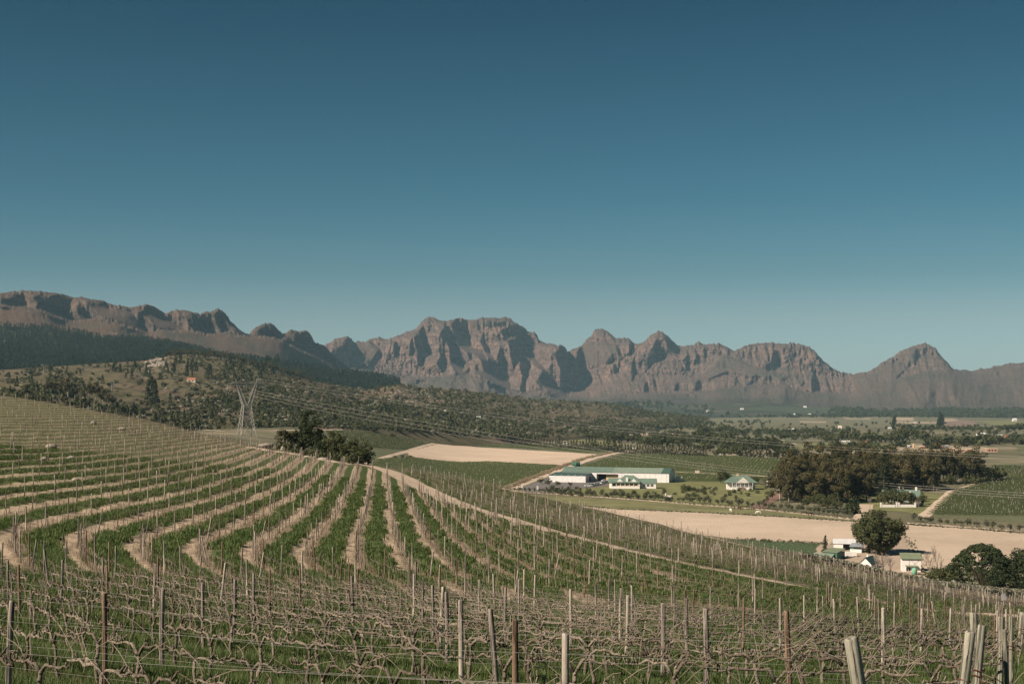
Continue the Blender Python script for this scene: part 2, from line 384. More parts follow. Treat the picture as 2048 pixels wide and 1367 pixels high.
SMOOTH = [[(1395, 752), (1440, 712), (1480, 728), (1530, 745), (1575, 750), (1560, 760), (1500, 757), (1450, 745), (1410, 762)], [(1700, 750), (1745, 744), (1800, 716), (1815, 730), (1790, 755), (1720, 790)], [(700, 692), (740, 682), (760, 700), (740, 735), (710, 728)], [(1170, 690), (1230, 690), (1240, 720), (1190, 735), (1150, 730)], [(1820, 694), (1835, 690), (1830, 720), (1815, 722)],
    [(930, 640), (1010, 637), (1020, 652), (960, 656), (930, 650)]]
def relief(u0, u1, v0, v1, dark, rock_line, px_m, d0, p_dark, p_light, q_rock, lam, seed, amp, keep, WY=0.10, fan=1.5, step=60.0):
    """distance field of a rock face: shaded flanks turn to the right, lit ones to the left,
    integrated into one surface (least squares), then broken up with ridged noise"""
    nu, nv = int(u1 - u0), int(v1 - v0)
    U, V = np.meshgrid(np.arange(nu) + u0, np.arange(nv) + v0)
    wob = fft_noise((nv, nu), 2.6, seed + 1) * 2.0; wob2 = fft_noise((nv, nu), 2.6, seed + 2) * 2.0
    M = np.zeros((nv, nu))
    for p in dark:
        M[in_poly(U + wob, V + wob2, p)] = 1
    M = blur(M, 1, 1)
    rb = sinterp(U, rock_line) + fft_noise((nv, nu), 2.2, seed + 9)[0][None, :] * 2.0
    R = np.clip((rb - V) / 5.0 + 0.5, 0, 1)           # 1 on rock, 0 on the lower slopes
    SM = np.zeros((nv, nu))
    for p in SMOOTH:
        SM[in_poly(U + wob * 2, V + wob2 * 2, p)] = 1
    R = R * (1 - 0.85 * blur(SM, 2, 2))
    P = (p_dark * M + p_light * (1 - M)) * np.clip(R + 0.12, 0, 1) * px_m
    Q = 0 * M
    kb = 90
    Pp = np.pad(P, [(0, 0), (kb, kb)], mode='edge'); cs = np.cumsum(np.concatenate([np.zeros((nv, 1)), Pp], 1), 1)
    P = P - keep * (cs[:, 2 * kb + 1 - 1:][:, :nu] - cs[:, :nu]) / (2.0 * kb)
    H, Wd = nv * 2, nu + 256
    def ext(A):
        B = np.zeros((H, Wd)); B[:nv, :nu] = A; B[nv:, :nu] = A[::-1]; return B
    Px = ext(P); Qz = ext(-Q); Qz[nv:, :] *= -1
    gx = np.fft.fft2(Px); gy = np.fft.fft2(Qz)
    fx = 2j * np.pi * np.fft.fftfreq(Wd)[None, :]; fy = 2j * np.pi * np.fft.fftfreq(H)[:, None]
    D = (np.conj(fx) * gx + WY * np.conj(fy) * gy) / (np.abs(fx) ** 2 + WY * np.abs(fy) ** 2 + (2 * np.pi / lam) ** 2)
    D = np.fft.ifft2(D).real[:nv, :nu]
    n1 = np.abs(fft_noise((nv, nu), 3.2, seed + 3, 1.0, 3.0, 0.011))
    md = 0.45 + 0.9 * np.clip(0.5 + 0.6 * fft_noise((nv, nu), 3.4, seed + 12), 0, 1.3)
    sh = (0.65 * np.exp(-((np.arange(nu) + u0 - 980) / 260.0) ** 2) + 0.15)
    cc = np.clip(np.arange(nu)[None, :] - sh[None, :] * np.arange(nv)[:, None] + 0 * n1, 0, nu - 1.01)
    n1 = bilin(n1, np.repeat(np.arange(nv)[:, None] * 1.0, nu, 1), cc) * md
    n2 = np.abs(fft_noise((nv, nu), 3.0, seed + 4, 1.0, 2.6, 0.02))
    n3 = np.abs(fft_noise((nv, nu), 2.4, seed + 5, 1.4, 0.7, 0.08))
    D = D + R * amp * 0.8 * n1 * (1 - 0.5 * M) + (1 - R) * (amp * 0.25 * n1 + amp * fan * 1.5 * np.abs(fft_noise((nv, nu), 4.0, seed + 8, 1.0, 1.8, 0.0035)) * np.clip((V - rb) / 12.0, 0, 1))
    D = D + R * step
    n5 = fft_noise((nv, nu), 2.0, seed + 6, 1.0, 1.3, 0.05)
    N = (0.10 + R * (0.90 - 0.75 * M)) * amp * (0.34 * n2 + 0.12 * n3 + 0.12 * n5)
    return D, M, R, N

def mountain(name, u0, u1, du, rows, skyline, rock_line, foot, dist, Dfld, ox, oy, jag, seed, mat, smooth=False, qmin=0.06):
    us = np.arange(u0, u1 + du, du)
    vs_ = interp(us, skyline)
    r = np.random.RandomState(seed)
    nz = fft_noise((2, len(us)), 1.3, seed, lo=0.012)[0]; nz = np.where(nz > 0, nz * 0.6, nz * 1.2)
    vs_ = vs_ + nz * jag
    vf = interp(us, foot)
    t = np.linspace(0, 1, rows) ** 1.0
    V = vf[None, :] + (vs_ - vf)[None, :] * t[:, None]
    Ug = np.repeat(us[None, :], rows, 0)
    D = dist(Ug, V, vs_[None, :]) + bilin(Dfld[0], V - oy, Ug - ox)
    Rk = bilin(Dfld[2], V - oy, Ug - ox)
    for i in range(1, rows):                # no overhangs: going up always goes back a little
        D[i] = np.maximum(D[i], D[i - 1] + qmin * (V[i - 1] - V[i]) * D[i] / F)
    D = D + bilin(Dfld[3], V - oy, Ug - ox)
    X = (Ug - 1024) / F * D; Z = (HZ - V) / F * D
    # far side of the mountain
    last = rows - 1
    ex = []
    for dd, dz in ((60, -12), (300, -120), (1200, -420)):
        D2 = D[last] + dd
        ex.append(((Ug[last] - 1024) / F * D2, D2, Z[last] + dz))
    X = np.vstack([X] + [e[0][None] for e in ex]); Y = np.vstack([D] + [e[1][None] for e in ex]); Zz = np.vstack([Z] + [e[2][None] for e in ex])
    Rk = np.vstack([Rk] + [np.ones((1, len(us)))] * 3)
    co = np.stack([X, Y, Zz], -1).reshape(-1, 3)
    me = mesh_np(name, co, grid_faces(rows + 3, len(us)), mat, smooth, {'rock': Rk})
    return me

def rock_material(name, c_lo, c_hi, veg_lo, veg_hi, s=1.0):
    k = NM(name, 0.95, 0.1)
    rk = k.attr('rock')
    big = k.noise(0.004 * s, 5, 0.6)
    mid = k.noise(0.030 * s, 8, 0.8)
    strata = k.noise(0.035 * s, 4, 0.6, vec=k.mapped((0.16, 0.16, 1.6)))
    col = k.ramp(mid, [(0.36, c_lo), (0.62, c_hi)])
    col = k.mix(0.28, col, k.ramp(strata, [(0.35, tuple(c * 0.62 for c in c_lo)), (0.62, tuple(c * 1.12 for c in c_hi))]))
    crack = k.ramp(k.noise(0.055 * s, 6, 0.7, vec=k.mapped((1, 1, 0.2)), dist=0.5), [(0.40, 0.75), (0.47, 0.0)])
    col = k.mix(crack, col, tuple(c * 0.5 for c in c_lo))
    ledge = k.ramp(k.noise(0.05 * s, 5, 0.7, vec=k.mapped((0.12, 0.12, 1.3))), [(0.42, 0.55), (0.47, 0.0)])
    col = k.mix(ledge, col, tuple(c * 0.6 for c in c_lo))
    warm = k.ramp(k.noise(0.006 * s, 3, 0.5), [(0.52, 0.0), (0.7, 1.0)])
    col = k.mix(k.math('MULTIPLY', warm, 0.35), col, (0.30, 0.17, 0.11))
    veg = k.ramp(k.noise(0.05 * s, 5, 0.75), [(0.35, veg_lo), (0.7, veg_hi)])
    veg = k.mix(k.ramp(big, [(0.48, 0.0), (0.66, 0.7)]), veg, (0.070, 0.072, 0.048))
    scar = k.ramp(k.noise(0.014 * s, 6, 0.8), [(0.60, 0.0), (0.68, 0.8)])
    veg = k.mix(scar, veg, (0.26, 0.205, 0.155))
    zs = k.n('ShaderNodeSeparateXYZ'); k.link(k.co(), zs.inputs[0])
    lowf = k.ramp(k.math('ADD', k.math('MULTIPLY', zs.outputs[2], -1 / 90.0), k.math('MULTIPLY', k.noise(0.0035, 6, 0.7), 1.4)), [(0.80, 0.0), (1.1, 0.6)])
    xf = k.ramp(k.math('MULTIPLY', zs.outputs[0], 1 / 4000.0), [(0.30, 1.0), (0.42, 0.25)])
    veg = k.mix(k.math('MULTIPLY', lowf, xf), veg, k.ramp(k.noise(0.03, 6, 0.8), [(0.35, (0.022, 0.032, 0.022)), (0.6, (0.055, 0.060, 0.040)), (0.75, (0.13, 0.115, 0.075))]))
    g = k.n('ShaderNodeNewGeometry'); sx = k.n('ShaderNodeSeparateXYZ'); k.link(g.outputs['True Normal'], sx.inputs[0])
    flatf = k.ramp(sx.outputs[2], [(0.62, 0.0), (0.86, 0.75)])
    col = k.mix(k.math('MULTIPLY', flatf, 0.75), col, veg)
    col = k.mix(rk, veg, col)
    k.bump(k.noise(0.05 * s, 8, 0.8), 1.0, 16.0 / s)
    return k.done(col)

m_rock = rock_material('mountain_rock', (0.072, 0.052, 0.047), (0.275, 0.182, 0.152), (0.090, 0.066, 0.054), (0.165, 0.120, 0.098))
m_rock2 = rock_material('ridge_rock', (0.062, 0.049, 0.043), (0.165, 0.122, 0.100), (0.105, 0.066, 0.046), (0.175, 0.115, 0.082), 1.6)

# central and right range
CX0, CX1, CY0, CY1 = 540, 2320, 600, 860
fc = relief(CX0, CX1, CY0, CY1, DARK_C, ROCK_C, 2.6, 7000, 5.8, -0.9, 0.8, 520, 11, 24.0, 0.85)
def dist_c(U, V, S):
    rb = sinterp(U, ROCK_C)
    ft = 838.0
    s = np.clip((ft - V) / (ft - rb), 0, 1)
    low = 5900 + 950 * (1 - (1 - s) ** 1.5)
    up = np.clip(rb - V, 0, None)
    plateau = 110 * np.exp(-np.clip(V - S, 0, None) / 3.0)
    far = sinterp(U, [(560, -300), (700, 0), (900, 150), (1120, 200), (1160, 320), (1300, 300), (1500, 400), (1750, 300), (1895, 300), (1925, 900), (2100, 1000)], 20)
    cone = np.exp(-((U - 1872 - (V - 740) * 0.3) / (60 + np.clip(V - 740, 0, 90) * 1.1)) ** 2) * np.clip(V - 735, 0, 50) * 5.0 * np.clip((838 - V) / 60, 0, 1)
    return low - cone + up * 2.8 * 1.25 + plateau + far * np.clip((rb + 25 - V) / 60, 0, 1)
me = mountain('mountain_range', 560, 2300, 1.25, 190, SKY_C, ROCK_C, [(560, 800), (800, 812), (1000, 838), (2300, 838)], dist_c, fc, CX0, CY0, 1.3, 5, m_rock)
obj('mountain_range', me, kind='structure')

# long ridge on the left
LX0, LX1, LY0, LY1 = -420, 800, 560, 800
fl = relief(LX0, LX1, LY0, LY1, DARK_L, BASE_L, 1.7, 4600, 4.0, 0.0, 0.6, 700, 31, 7.0, 0.4, 0.08, 0.45, 150.0)
def dist_l(U, V, S):
    rb = sinterp(U, BASE_L)
    base = sinterp(U, [(-400, 3900), (0, 4200), (300, 4420), (500, 4700), (640, 5150), (760, 5400)], 60)
    ft = interp(U, [(-400, 760), (0, 730), (760, 800)])
    s = np.clip((ft - V) / (ft - rb), 0, 1)
    up = np.clip(rb - V, 0, None)
    plateau = 70 * np.exp(-np.clip(V - S, 0, None) / 2.5)
    return base - 620 * (1 - s) + up * 1.7 * 0.45 + plateau
me = mountain('mountain_ridge', -400, 760, 1.25, 130, SKY_L, BASE_L, [(-400, 760), (0, 730), (760, 800)], dist_l, fl, LX0, LY0, 1.0, 7, m_rock2)
obj('mountain_ridge', me, kind='structure')
# ------------------------------------------------------------------ vineyard hill: heights surveyed as (u, v, distance)
SURV = [(1024, 2110, 7.0), (0, 1480, 18), (0, 1367, 24), (0, 1250, 38), (0, 1150, 60), (0, 1087, 80), (0, 1000, 115), (0, 950, 140), (0, 900, 178), (0, 850, 232), (0, 812, 300), (0, 790, 352),
    (-300, 1350, 26), (-300, 1100, 75), (-300, 950, 135), (-300, 850, 215), (-300, 790, 300), (-300, 770, 350),
    (300, 1480, 18), (300, 1367, 24), (300, 1250, 39), (300, 1150, 65), (300, 1097, 84), (300, 1000, 127), (300, 950, 162), (300, 900, 215), (300, 862, 268), (300, 841, 300),
    (500, 1097, 87), (500, 1000, 137), (500, 950, 178), (500, 905, 232), (500, 887, 262),
    (700, 1400, 23), (700, 1290, 35), (700, 1180, 64), (700, 1105, 92), (700, 1000, 147), (700, 950, 197), (700, 927, 228),
    (1024, 1400, 23), (1024, 1280, 39), (1024, 1200, 67), (1000, 1150, 84), (1000, 1100, 104), (1000, 1050, 137), (1000, 1030, 160), (1000, 1000, 210), (1000, 977, 260),
    (1300, 1300, 37), (1300, 1200, 71), (1300, 1150, 98), (1300, 1110, 135), (1300, 1080, 178), (1300, 1045, 240),
    (1600, 1400, 25), (1600, 1300, 43), (1600, 1230, 74), (1600, 1200, 97), (1600, 1171, 134), (1600, 1145, 182), (1600, 1117, 258),
    (1900, 1440, 22), (1900, 1320, 46), (1900, 1250, 90), (1900, 1222, 137), (1900, 1200, 205), (1900, 1185, 282),
    (2048, 1310, 52), (2048, 1231, 142), (2048, 1208, 230), (2048, 1201, 292), (2350, 1330, 55), (2350, 1250, 160), (2350, 1225, 300)]
_s = np.array([W(*a) for a in SURV]); _s = np.vstack([_s, [[0, 0, -2.55], [7, 3, -3.0], [-7, 3, -2.9]]])

def tps_fit(P, val, reg=0.0, S=100.0):
    P = P / S; n = len(P)
    r2 = ((P[:, None] - P[None]) ** 2).sum(-1)
    K = 0.5 * r2 * np.log(np.maximum(r2, 1e-12)) + reg * np.eye(n)
    A = np.zeros((n + 3, n + 3)); A[:n, :n] = K; A[:n, n] = 1; A[:n, n + 1:] = P; A[n:, :n] = A[:n, n:].T
    w = np.linalg.solve(A, np.concatenate([val, np.zeros(3)]))
    def ev(x, y):
        x = np.asarray(x, float); y = np.asarray(y, float); sh = x.shape
        X = np.stack([x.ravel(), y.ravel()], -1) / S
        out = np.empty(len(X))
        for i in range(0, len(X), 20000):
            c = X[i:i + 20000]
            r = ((c[:, None] - P[None]) ** 2).sum(-1)
            out[i:i + 20000] = (0.5 * r * np.log(np.maximum(r, 1e-12))) @ w[:n] + w[n] + c @ w[n + 1:]
        return out.reshape(sh)
    return ev

_hz = tps_fit(_s[:, :2], _s[:, 2], 2e-5)
EDGE_V = [(-300, 770), (0, 789), (120, 800), (300, 841), (400, 858), (500, 887), (540, 896), (600, 905), (650, 912), (700, 922), (745, 924), (873, 944), (942, 959), (1000, 976), (1100, 1001), (1205, 1024), (1300, 1044), (1400, 1066), (1500, 1089), (1600, 1116), (1700, 1139), (1800, 1161), (1900, 1183), (1960, 1190), (2048, 1201), (2350, 1224)]
EDGE_D = [(-300, 345), (0, 352), (300, 300), (500, 262), (600, 250), (700, 235), (745, 238), (873, 252), (1000, 262), (1300, 243), (1600, 260), (1900, 286), (2048, 295), (2350, 300)]

def hill_z(x, y):
    """ground height of the vineyard hill, with the drop to the valley behind its edge"""
    x = np.asarray(x, float); y = np.asarray(y, float)
    u = 1024 + F * x / np.maximum(y, 1.0)
    de = sinterp(np.clip(u, -300, 2350), EDGE_D, 40)
    over = np.maximum(y - de - 3, 0)
    k = np.where(y > de + 3, (de + 3) / np.maximum(y, 1e-3), 1.0)
    z = _hz(x * k, y * k)
    return z - 0.13 * np.minimum(over, 22) - 0.36 * np.maximum(over - 22, 0)

def hill_at(u, v, h=0.0, lo=5.0, hi=None):
    """point on the hill (h above ground) seen at photo pixel u, v"""
    de = float(interp(u, EDGE_D)) + 2
    if h > 0: lo = 8.0
    ds = np.exp(np.linspace(math.log(lo), math.log(hi or de), 400))
    x = (u - 1024) / F * ds
    z = hill_z(x, ds) + h
    vv = HZ - F * z / ds
    below = np.where(vv <= v)[0]
    i = below[0] if len(below) else len(ds) - 1
    if i == 0: d = ds[0]
    else:
        a, b = vv[i - 1], vv[i]; t = (a - v) / (a - b) if a != b else 0
        d = ds[i - 1] + (ds[i] - ds[i - 1]) * min(max(t, 0), 1)
    return (u - 1024) / F * d, d

# ------------------------------------------------------------------ valley floor
def smooth(a, b, x):
    t = np.clip((x - a) / (b - a), 0, 1); return t * t * (3 - 2 * t)

def valley_z(x, y):
    x = np.asarray(x, float); y = np.asarray(y, float)
    z = -50 + 25.5 * smooth(-30, -190, x) * smooth(5000, 1200, y)
    z = z - 35 * smooth(700, 6500, y) ** 0.8
    z = z + 5.0 * np.sin(x / 310.0 + 0.6) * np.sin(y / 520.0 + 1.3) * smooth(1500, 2200, y)
    return z

def vat(u, v, it=30):
    """point of the valley floor seen at photo pixel u, v"""
    d = 800.0
    for _ in range(it):
        z = float(valley_z((u - 1024) / F * d, d))
        d = 0.5 * d + 0.5 * min(9000, max(200, -z * F / max(v - HZ, 3)))
    return (u - 1024) / F * d, d, float(valley_z((u - 1024) / F * d, d))

us = np.linspace(-900, 2950, 260)
ds = np.exp(np.linspace(math.log(150), math.log(9500), 420))
Ug, Dg = np.meshgrid(us, ds)
Xg = (Ug - 1024) / F * Dg
k = NM('valley_ground', 0.95, 0.1)
c1 = k.ramp(k.noise(0.012, 6, 0.65), [(0.32, (0.075, 0.078, 0.046)), (0.5, (0.15, 0.138, 0.085)), (0.68, (0.28, 0.235, 0.165))])
c1 = k.mix(k.ramp(k.noise(0.0016, 4, 0.6), [(0.48, 0.0), (0.64, 0.7)]), c1, (0.070, 0.080, 0.045))
m_valley = k.done(c1)
Zg = valley_z(Xg, Dg)
me = mesh_np('ground', np.stack([Xg, Dg, Zg], -1).reshape(-1, 3), grid_faces(*Xg.shape), m_valley, True)
obj('ground', me, kind='structure')

RF = random.Random(99)
def field(name, poly, mat, lift=0.06, step=None, label=None, kind='structure'):
    """a sheet over the valley floor with its outline given in photo pixels"""
    pts = [vat(u, v)[:2] for u, v in poly]
    # refine the outline
    out = []
    for i, p in enumerate(pts):
        q = pts[(i + 1) % len(pts)]
        L = math.hypot(q[0] - p[0], q[1] - p[1]); n = max(1, int(L / (7 if (step or 25) < 40 else 40)))
        jr = 0.9 if (step or 25) < 40 else 4
        out += [(p[0] + (q[0] - p[0]) * j / n + RF.uniform(-jr, jr), p[1] + (q[1] - p[1]) * j / n + RF.uniform(-jr, jr)) for j in range(n)]
    xs = [p[0] for p in out]; ys = [p[1] for p in out]
    st = step or 25
    A = np.array(out)
    gx, gy = np.meshgrid(np.arange(min(xs), max(xs), st), np.arange(min(ys), max(ys), st))
    ins = in_poly(gx, gy, out)
    P = [Vector(p) for p in out] + [Vector((a, b)) for a, b in zip(gx[ins], gy[ins])]
    vs, _, fs, *_ = delaunay_2d_cdt(P, [], [list(range(len(out)))], 1, 1e-4)
    vx = np.array([v[:] for v in vs])
    z = valley_z(vx[:, 0], vx[:, 1]) + lift
    me = mesh_np(name, np.column_stack([vx, z]), [tuple(f) for f in fs], mat, True)
    return obj(name, me, kind=kind, label=label)

def strip(name, line, width, mat, lift=0.12, kind='structure', zf=None, at=None):
    """a road or track of real width along a line given in photo pixels"""
    at = at or (lambda u, v: vat(u, v)[:2]); zf = zf or valley_z
    P = np.array([at(u, v)[:2] for u, v in line])
    seg = np.r_[0, np.cumsum(np.hypot(*np.diff(P, axis=0).T))]
    s = np.arange(0, seg[-1], 4.0)
    x = np.interp(s, seg, P[:, 0]); y = np.interp(s, seg, P[:, 1])
    for _ in range(3):
        x[1:-1] = (x[:-2] + 2 * x[1:-1] + x[2:]) / 4; y[1:-1] = (y[:-2] + 2 * y[1:-1] + y[2:]) / 4
    tx = np.gradient(x); ty = np.gradient(y); L = np.hypot(tx, ty) + 1e-9
    nx, ny = -ty / L, tx / L
    w = width * (1 + 0.12 * np.sin(s * 0.13) * np.sin(s * 0.041 + 1))
    rows = []
    for t in (-0.5, -0.17, 0.17, 0.5):
        a, b = x + nx * w * t, y + ny * w * t
        rows.append(np.stack([a, b, zf(a, b) + lift * (1 if abs(t) < 0.4 else 0.8)], -1))
    co = np.stack(rows, 1).reshape(-1, 3)
    me = mesh_np(name, co, grid_faces(len(s), 4), mat, True)
    return obj(name, me, kind=kind)

def row_field_mat(name, soil, green, spacing, ang, amount=0.6, rough=0.9, post=(0.35, 0.30, 0.25)):
    """rows of vines too far off to tell apart: low ridges of relief with green lanes between"""
    k = NM(name, rough, 0.1)
    vec = k.mapped((1, 1, 0.001), (0, 0, ang))
    wv = k.n('ShaderNodeTexWave', wave_type='BANDS', bands_direction='X'); k.link(vec, wv.inputs[0])
    wv.inputs['Scale'].default_value = 0.314 * 1.0 / spacing * 1.0
    wv.inputs['Distortion'].default_value = 0.6; wv.inputs['Detail'].default_value = 2
    wv.inputs['Detail Scale'].default_value = 0.3
    g = k.ramp(k.noise(0.03, 6, 0.7), [(0.3, tuple(c * 0.75 for c in green)), (0.7, tuple(c * 1.3 for c in green))])
    sp = k.ramp(k.noise(0.9, 3, 0.7), [(0.45, 0.0), (0.62, 1.0)])
    col = k.mix(k.math('MULTIPLY', k.ramp(wv.outputs[0], [(0.35, 0.0), (0.75, 1.0)]), amount), g, soil)
    col = k.mix(k.math('MULTIPLY', sp, 0.30), col, post)
    k.bump(k.noise(1.2, 4, 0.8), 0.6, 0.5)
    return k.done(col)

def sand_mat(name, a, b, line_ang=None, spacing=3.0):
    k = NM(name, 0.95, 0.1)
    col = k.ramp(k.noise(0.02, 7, 0.7), [(0.3, a), (0.7, b)])
    col = k.mix(k.ramp(k.noise(0.009, 5, 0.65), [(0.5, 0.0), (0.7, 0.5)]), col, tuple(c * 0.72 for c in a))
    col = k.mix(k.ramp(k.noise(0.13, 6, 0.8), [(0.62, 0.0), (0.74, 0.6)]), col, (0.14, 0.13, 0.065))
    col = k.mix(k.math('MULTIPLY', k.ramp(k.noise(0.4, 5, 0.7), [(0.5, 0.0), (0.75, 1.0)]), 0.35), col, tuple(c * 0.6 for c in a))
    if line_ang is not None:
        vec = k.mapped((1, 1, 0.001), (0, 0, line_ang))
        wv = k.n('ShaderNodeTexWave', wave_type='BANDS', bands_direction='X'); k.link(vec, wv.inputs[0])
        wv.inputs['Scale'].default_value = 0.314 / spacing; wv.inputs['Distortion'].default_value = 2.0; wv.inputs['Detail'].default_value = 3; wv.inputs['Detail Scale'].default_value = 0.6
        br = k.ramp(k.noise(0.05, 4, 0.7), [(0.35, 0.15), (0.65, 0.65)])
        col = k.mix(k.math('MULTIPLY', k.ramp(wv.outputs[0], [(0.6, 0.0), (0.9, 1.0)]), br), col, tuple(c * 0.55 for c in a))
    k.bump(k.noise(1.5, 5, 0.8), 0.5, 0.3)
    return k.done(col)

m_sand = sand_mat('dry_sand', (0.48, 0.37, 0.275), (0.62, 0.49, 0.375))
m_sand_rows = sand_mat('ploughed_sand', (0.47, 0.37, 0.28), (0.60, 0.48, 0.37), rad(8), 0.55)
m_sand_rows2 = sand_mat('ploughed_sand_right', (0.46, 0.36, 0.27), (0.58, 0.465, 0.355), rad(3), 0.5)
m_track = sand_mat('track_dirt', (0.46, 0.36, 0.27), (0.62, 0.50, 0.38))
m_asphalt = flat('yard_asphalt', (0.16, 0.145, 0.135), 0.85, 0.15, 0.3)
m_lawn = flat('mown_grass', (0.165, 0.165, 0.070), 0.95, 0.35, 0.12)
m_paddock = flat('paddock_grass', (0.165, 0.160, 0.075), 0.95, 0.35, 0.06)
m_crop = row_field_mat('young_crop', (0.045, 0.075, 0.026), (0.040, 0.078, 0.026), 2.5, rad(60), 0.3)
m_vf1 = row_field_mat('field_vines_near_road', (0.13, 0.12, 0.07), (0.078, 0.112, 0.040), 2.6, rad(55))
m_vf2 = row_field_mat('field_vines_left', (0.14, 0.13, 0.075), (0.086, 0.116, 0.046), 2.6, rad(20))
m_vf3 = row_field_mat('field_vines_barn', (0.12, 0.115, 0.062), (0.078, 0.112, 0.040), 2.8, rad(-50))
m_vf4 = row_field_mat('field_vines_right', (0.21, 0.19, 0.13), (0.070, 0.092, 0.036), 5.5, rad(-60), 0.5)
m_pink = flat('pink_earth', (0.20, 0.125, 0.10), 0.95, 0.25, 0.05)

field('vineyard_field', [(735, 927), (754, 917), (839, 916), (980, 923), (1126, 931), (1010, 973), (960, 1000), (850, 975)], m_vf1)
field('bare_field', [(812, 904), (884, 885), (907, 886.5), (1208, 908.5), (1133, 933), (839, 916.3), (819, 910)], m_sand, 0.12)
field('vineyard_field', [(904, 886), (928, 879.5), (976, 881), (1100, 892), (1238, 902.5), (1208, 908), (1050, 896.5)], m_vf2, 0.06)
field('vineyard_field', [(648, 861), (700, 860), (764, 861.5), (832, 869), (880, 881), (850, 891), (812, 901), (760, 898), (702, 894), (640, 886)], m_vf2, 0.06)
field('vineyard_field', [(702, 898), (795, 901.5), (750, 918), (690, 925)], m_vf2, 0.06)
field('vineyard_field', [(1205, 918.5), (1258, 907), (1400, 909), (1589, 918.5), (1620, 935), (1539, 952), (1340, 942), (1164, 933.5)], m_vf3, 0.06)
field('vineyard_field', [(1158, 937), (1346, 945), (1545, 955), (1513, 964), (1440, 965), (1300, 962), (1140, 950)], m_vf3, 0.06)
field('yard', [(1046, 974), (1075, 962), (1097, 954), (1187, 961), (1240, 964), (1214, 972), (1176, 975), (1085, 984), (1053, 985)], m_asphalt, 0.10)
field('lawn', [(1176, 976), (1214, 973), (1230, 966), (1313, 964), (1380, 963), (1440, 964), (1513, 965), (1552, 985), (1552, 997), (1516, 1016), (1410, 1008), (1293, 998), (1200, 990), (1100, 985)], m_lawn, 0.08)
field('paddock', [(1030, 986), (1100, 991), (1293, 1002), (1410, 1011), (1600, 1027), (1721, 1037), (1721, 1043), (1600, 1036), (1469, 1028), (1234, 1018), (1146, 1010), (1060, 1004)], m_paddock, 0.08)
field('ploughed_field', [(1060, 1004), (1146, 1010), (1234, 1018), (1469, 1028), (1600, 1036), (1730, 1044), (1735, 1075), (1700, 1092), (1640, 1087), (1475, 1078), (1411, 1071), (1300, 1080), (1100, 1040)], m_sand_rows, 0.10)
field('crop_field', [(1440, 1079), (1475, 1079), (1640, 1087), (1622, 1112), (1580, 1122), (1500, 1112)], m_crop, 0.10)
field('farmyard', [(1640, 1088), (1700, 1092), (1735, 1076), (1810, 1070), (1830, 1112), (1850, 1150), (1780, 1180), (1640, 1150), (1600, 1130), (1622, 1112)], sand_mat('yard_sand', (0.34, 0.265, 0.20), (0.44, 0.35, 0.27)), 0.10)
field('ploughed_field', [(1790, 1047), (1909, 1055), (2060, 1067), (2260, 1090), (2260, 1200), (1960, 1190), (1850, 1160), (1832, 1112), (1811, 1070)], m_sand_rows2, 0.09)
field('vineyard_field', [(1852, 1031), (1907, 981), (2008, 956), (1985, 929), (2060, 925), (2260, 928), (2300, 1065), (2060, 1046)], m_vf4, 0.06)
field('lawn', [(1810, 1023), (1845, 1031), (1893, 990), (1850, 985), (1790, 992), (1700, 985), (1690, 1020)], m_lawn, 0.08)
strip('farm_road', [(1015, 978), (1070, 958), (1131, 935), (1180, 918), (1225, 907), (1262, 902)], 8.0, m_track, 0.16)
strip('farm_track', [(990, 977), (1053, 984), (1180, 992), (1293, 1000.5), (1410, 1010), (1516, 1018), (1600, 1026.5), (1730, 1041), (1800, 1045), (1909, 1052), (2060, 1064), (2250, 1082)], 5.0, m_track, 0.16)
strip('dirt_track', [(1160, 935), (1250, 938), (1346, 943.5), (1545, 953), (1580, 957)], 4.0, m_track, 0.14)
strip('dirt_track', [(734, 928), (770, 914), (812, 903), (850, 890), (885, 883), (930, 879)], 4.5, m_track, 0.14)
strip('dirt_track', [(648, 860), (700, 858.5), (764, 860), (832, 867.5), (890, 881)], 4.0, m_track, 0.14)
strip('dirt_track', [(1516, 1016), (1548, 994), (1570, 985)], 7.0, m_pink, 0.18)
strip('dirt_track', [(1845, 1034), (1905, 982), (1960, 966), (2016, 955), (2012, 945)], 5.0, m_track, 0.14)
strip('dirt_track', [(1720, 1038), (1731, 1022), (1733, 1008)], 6.0, m_track, 0.18)
strip('dirt_track', [(395, 858), (450, 862), (540, 861), (648, 860)], 4.5, m_track, 0.14)
field('pink_field', [(560, 852), (600, 848), (648, 852), (760, 856), (770, 859), (640, 858.5)], m_pink, 0.10)
field('pink_field', [(900, 866), (1000, 869), (1006, 874), (960, 876), (930, 873)], m_pink, 0.10)

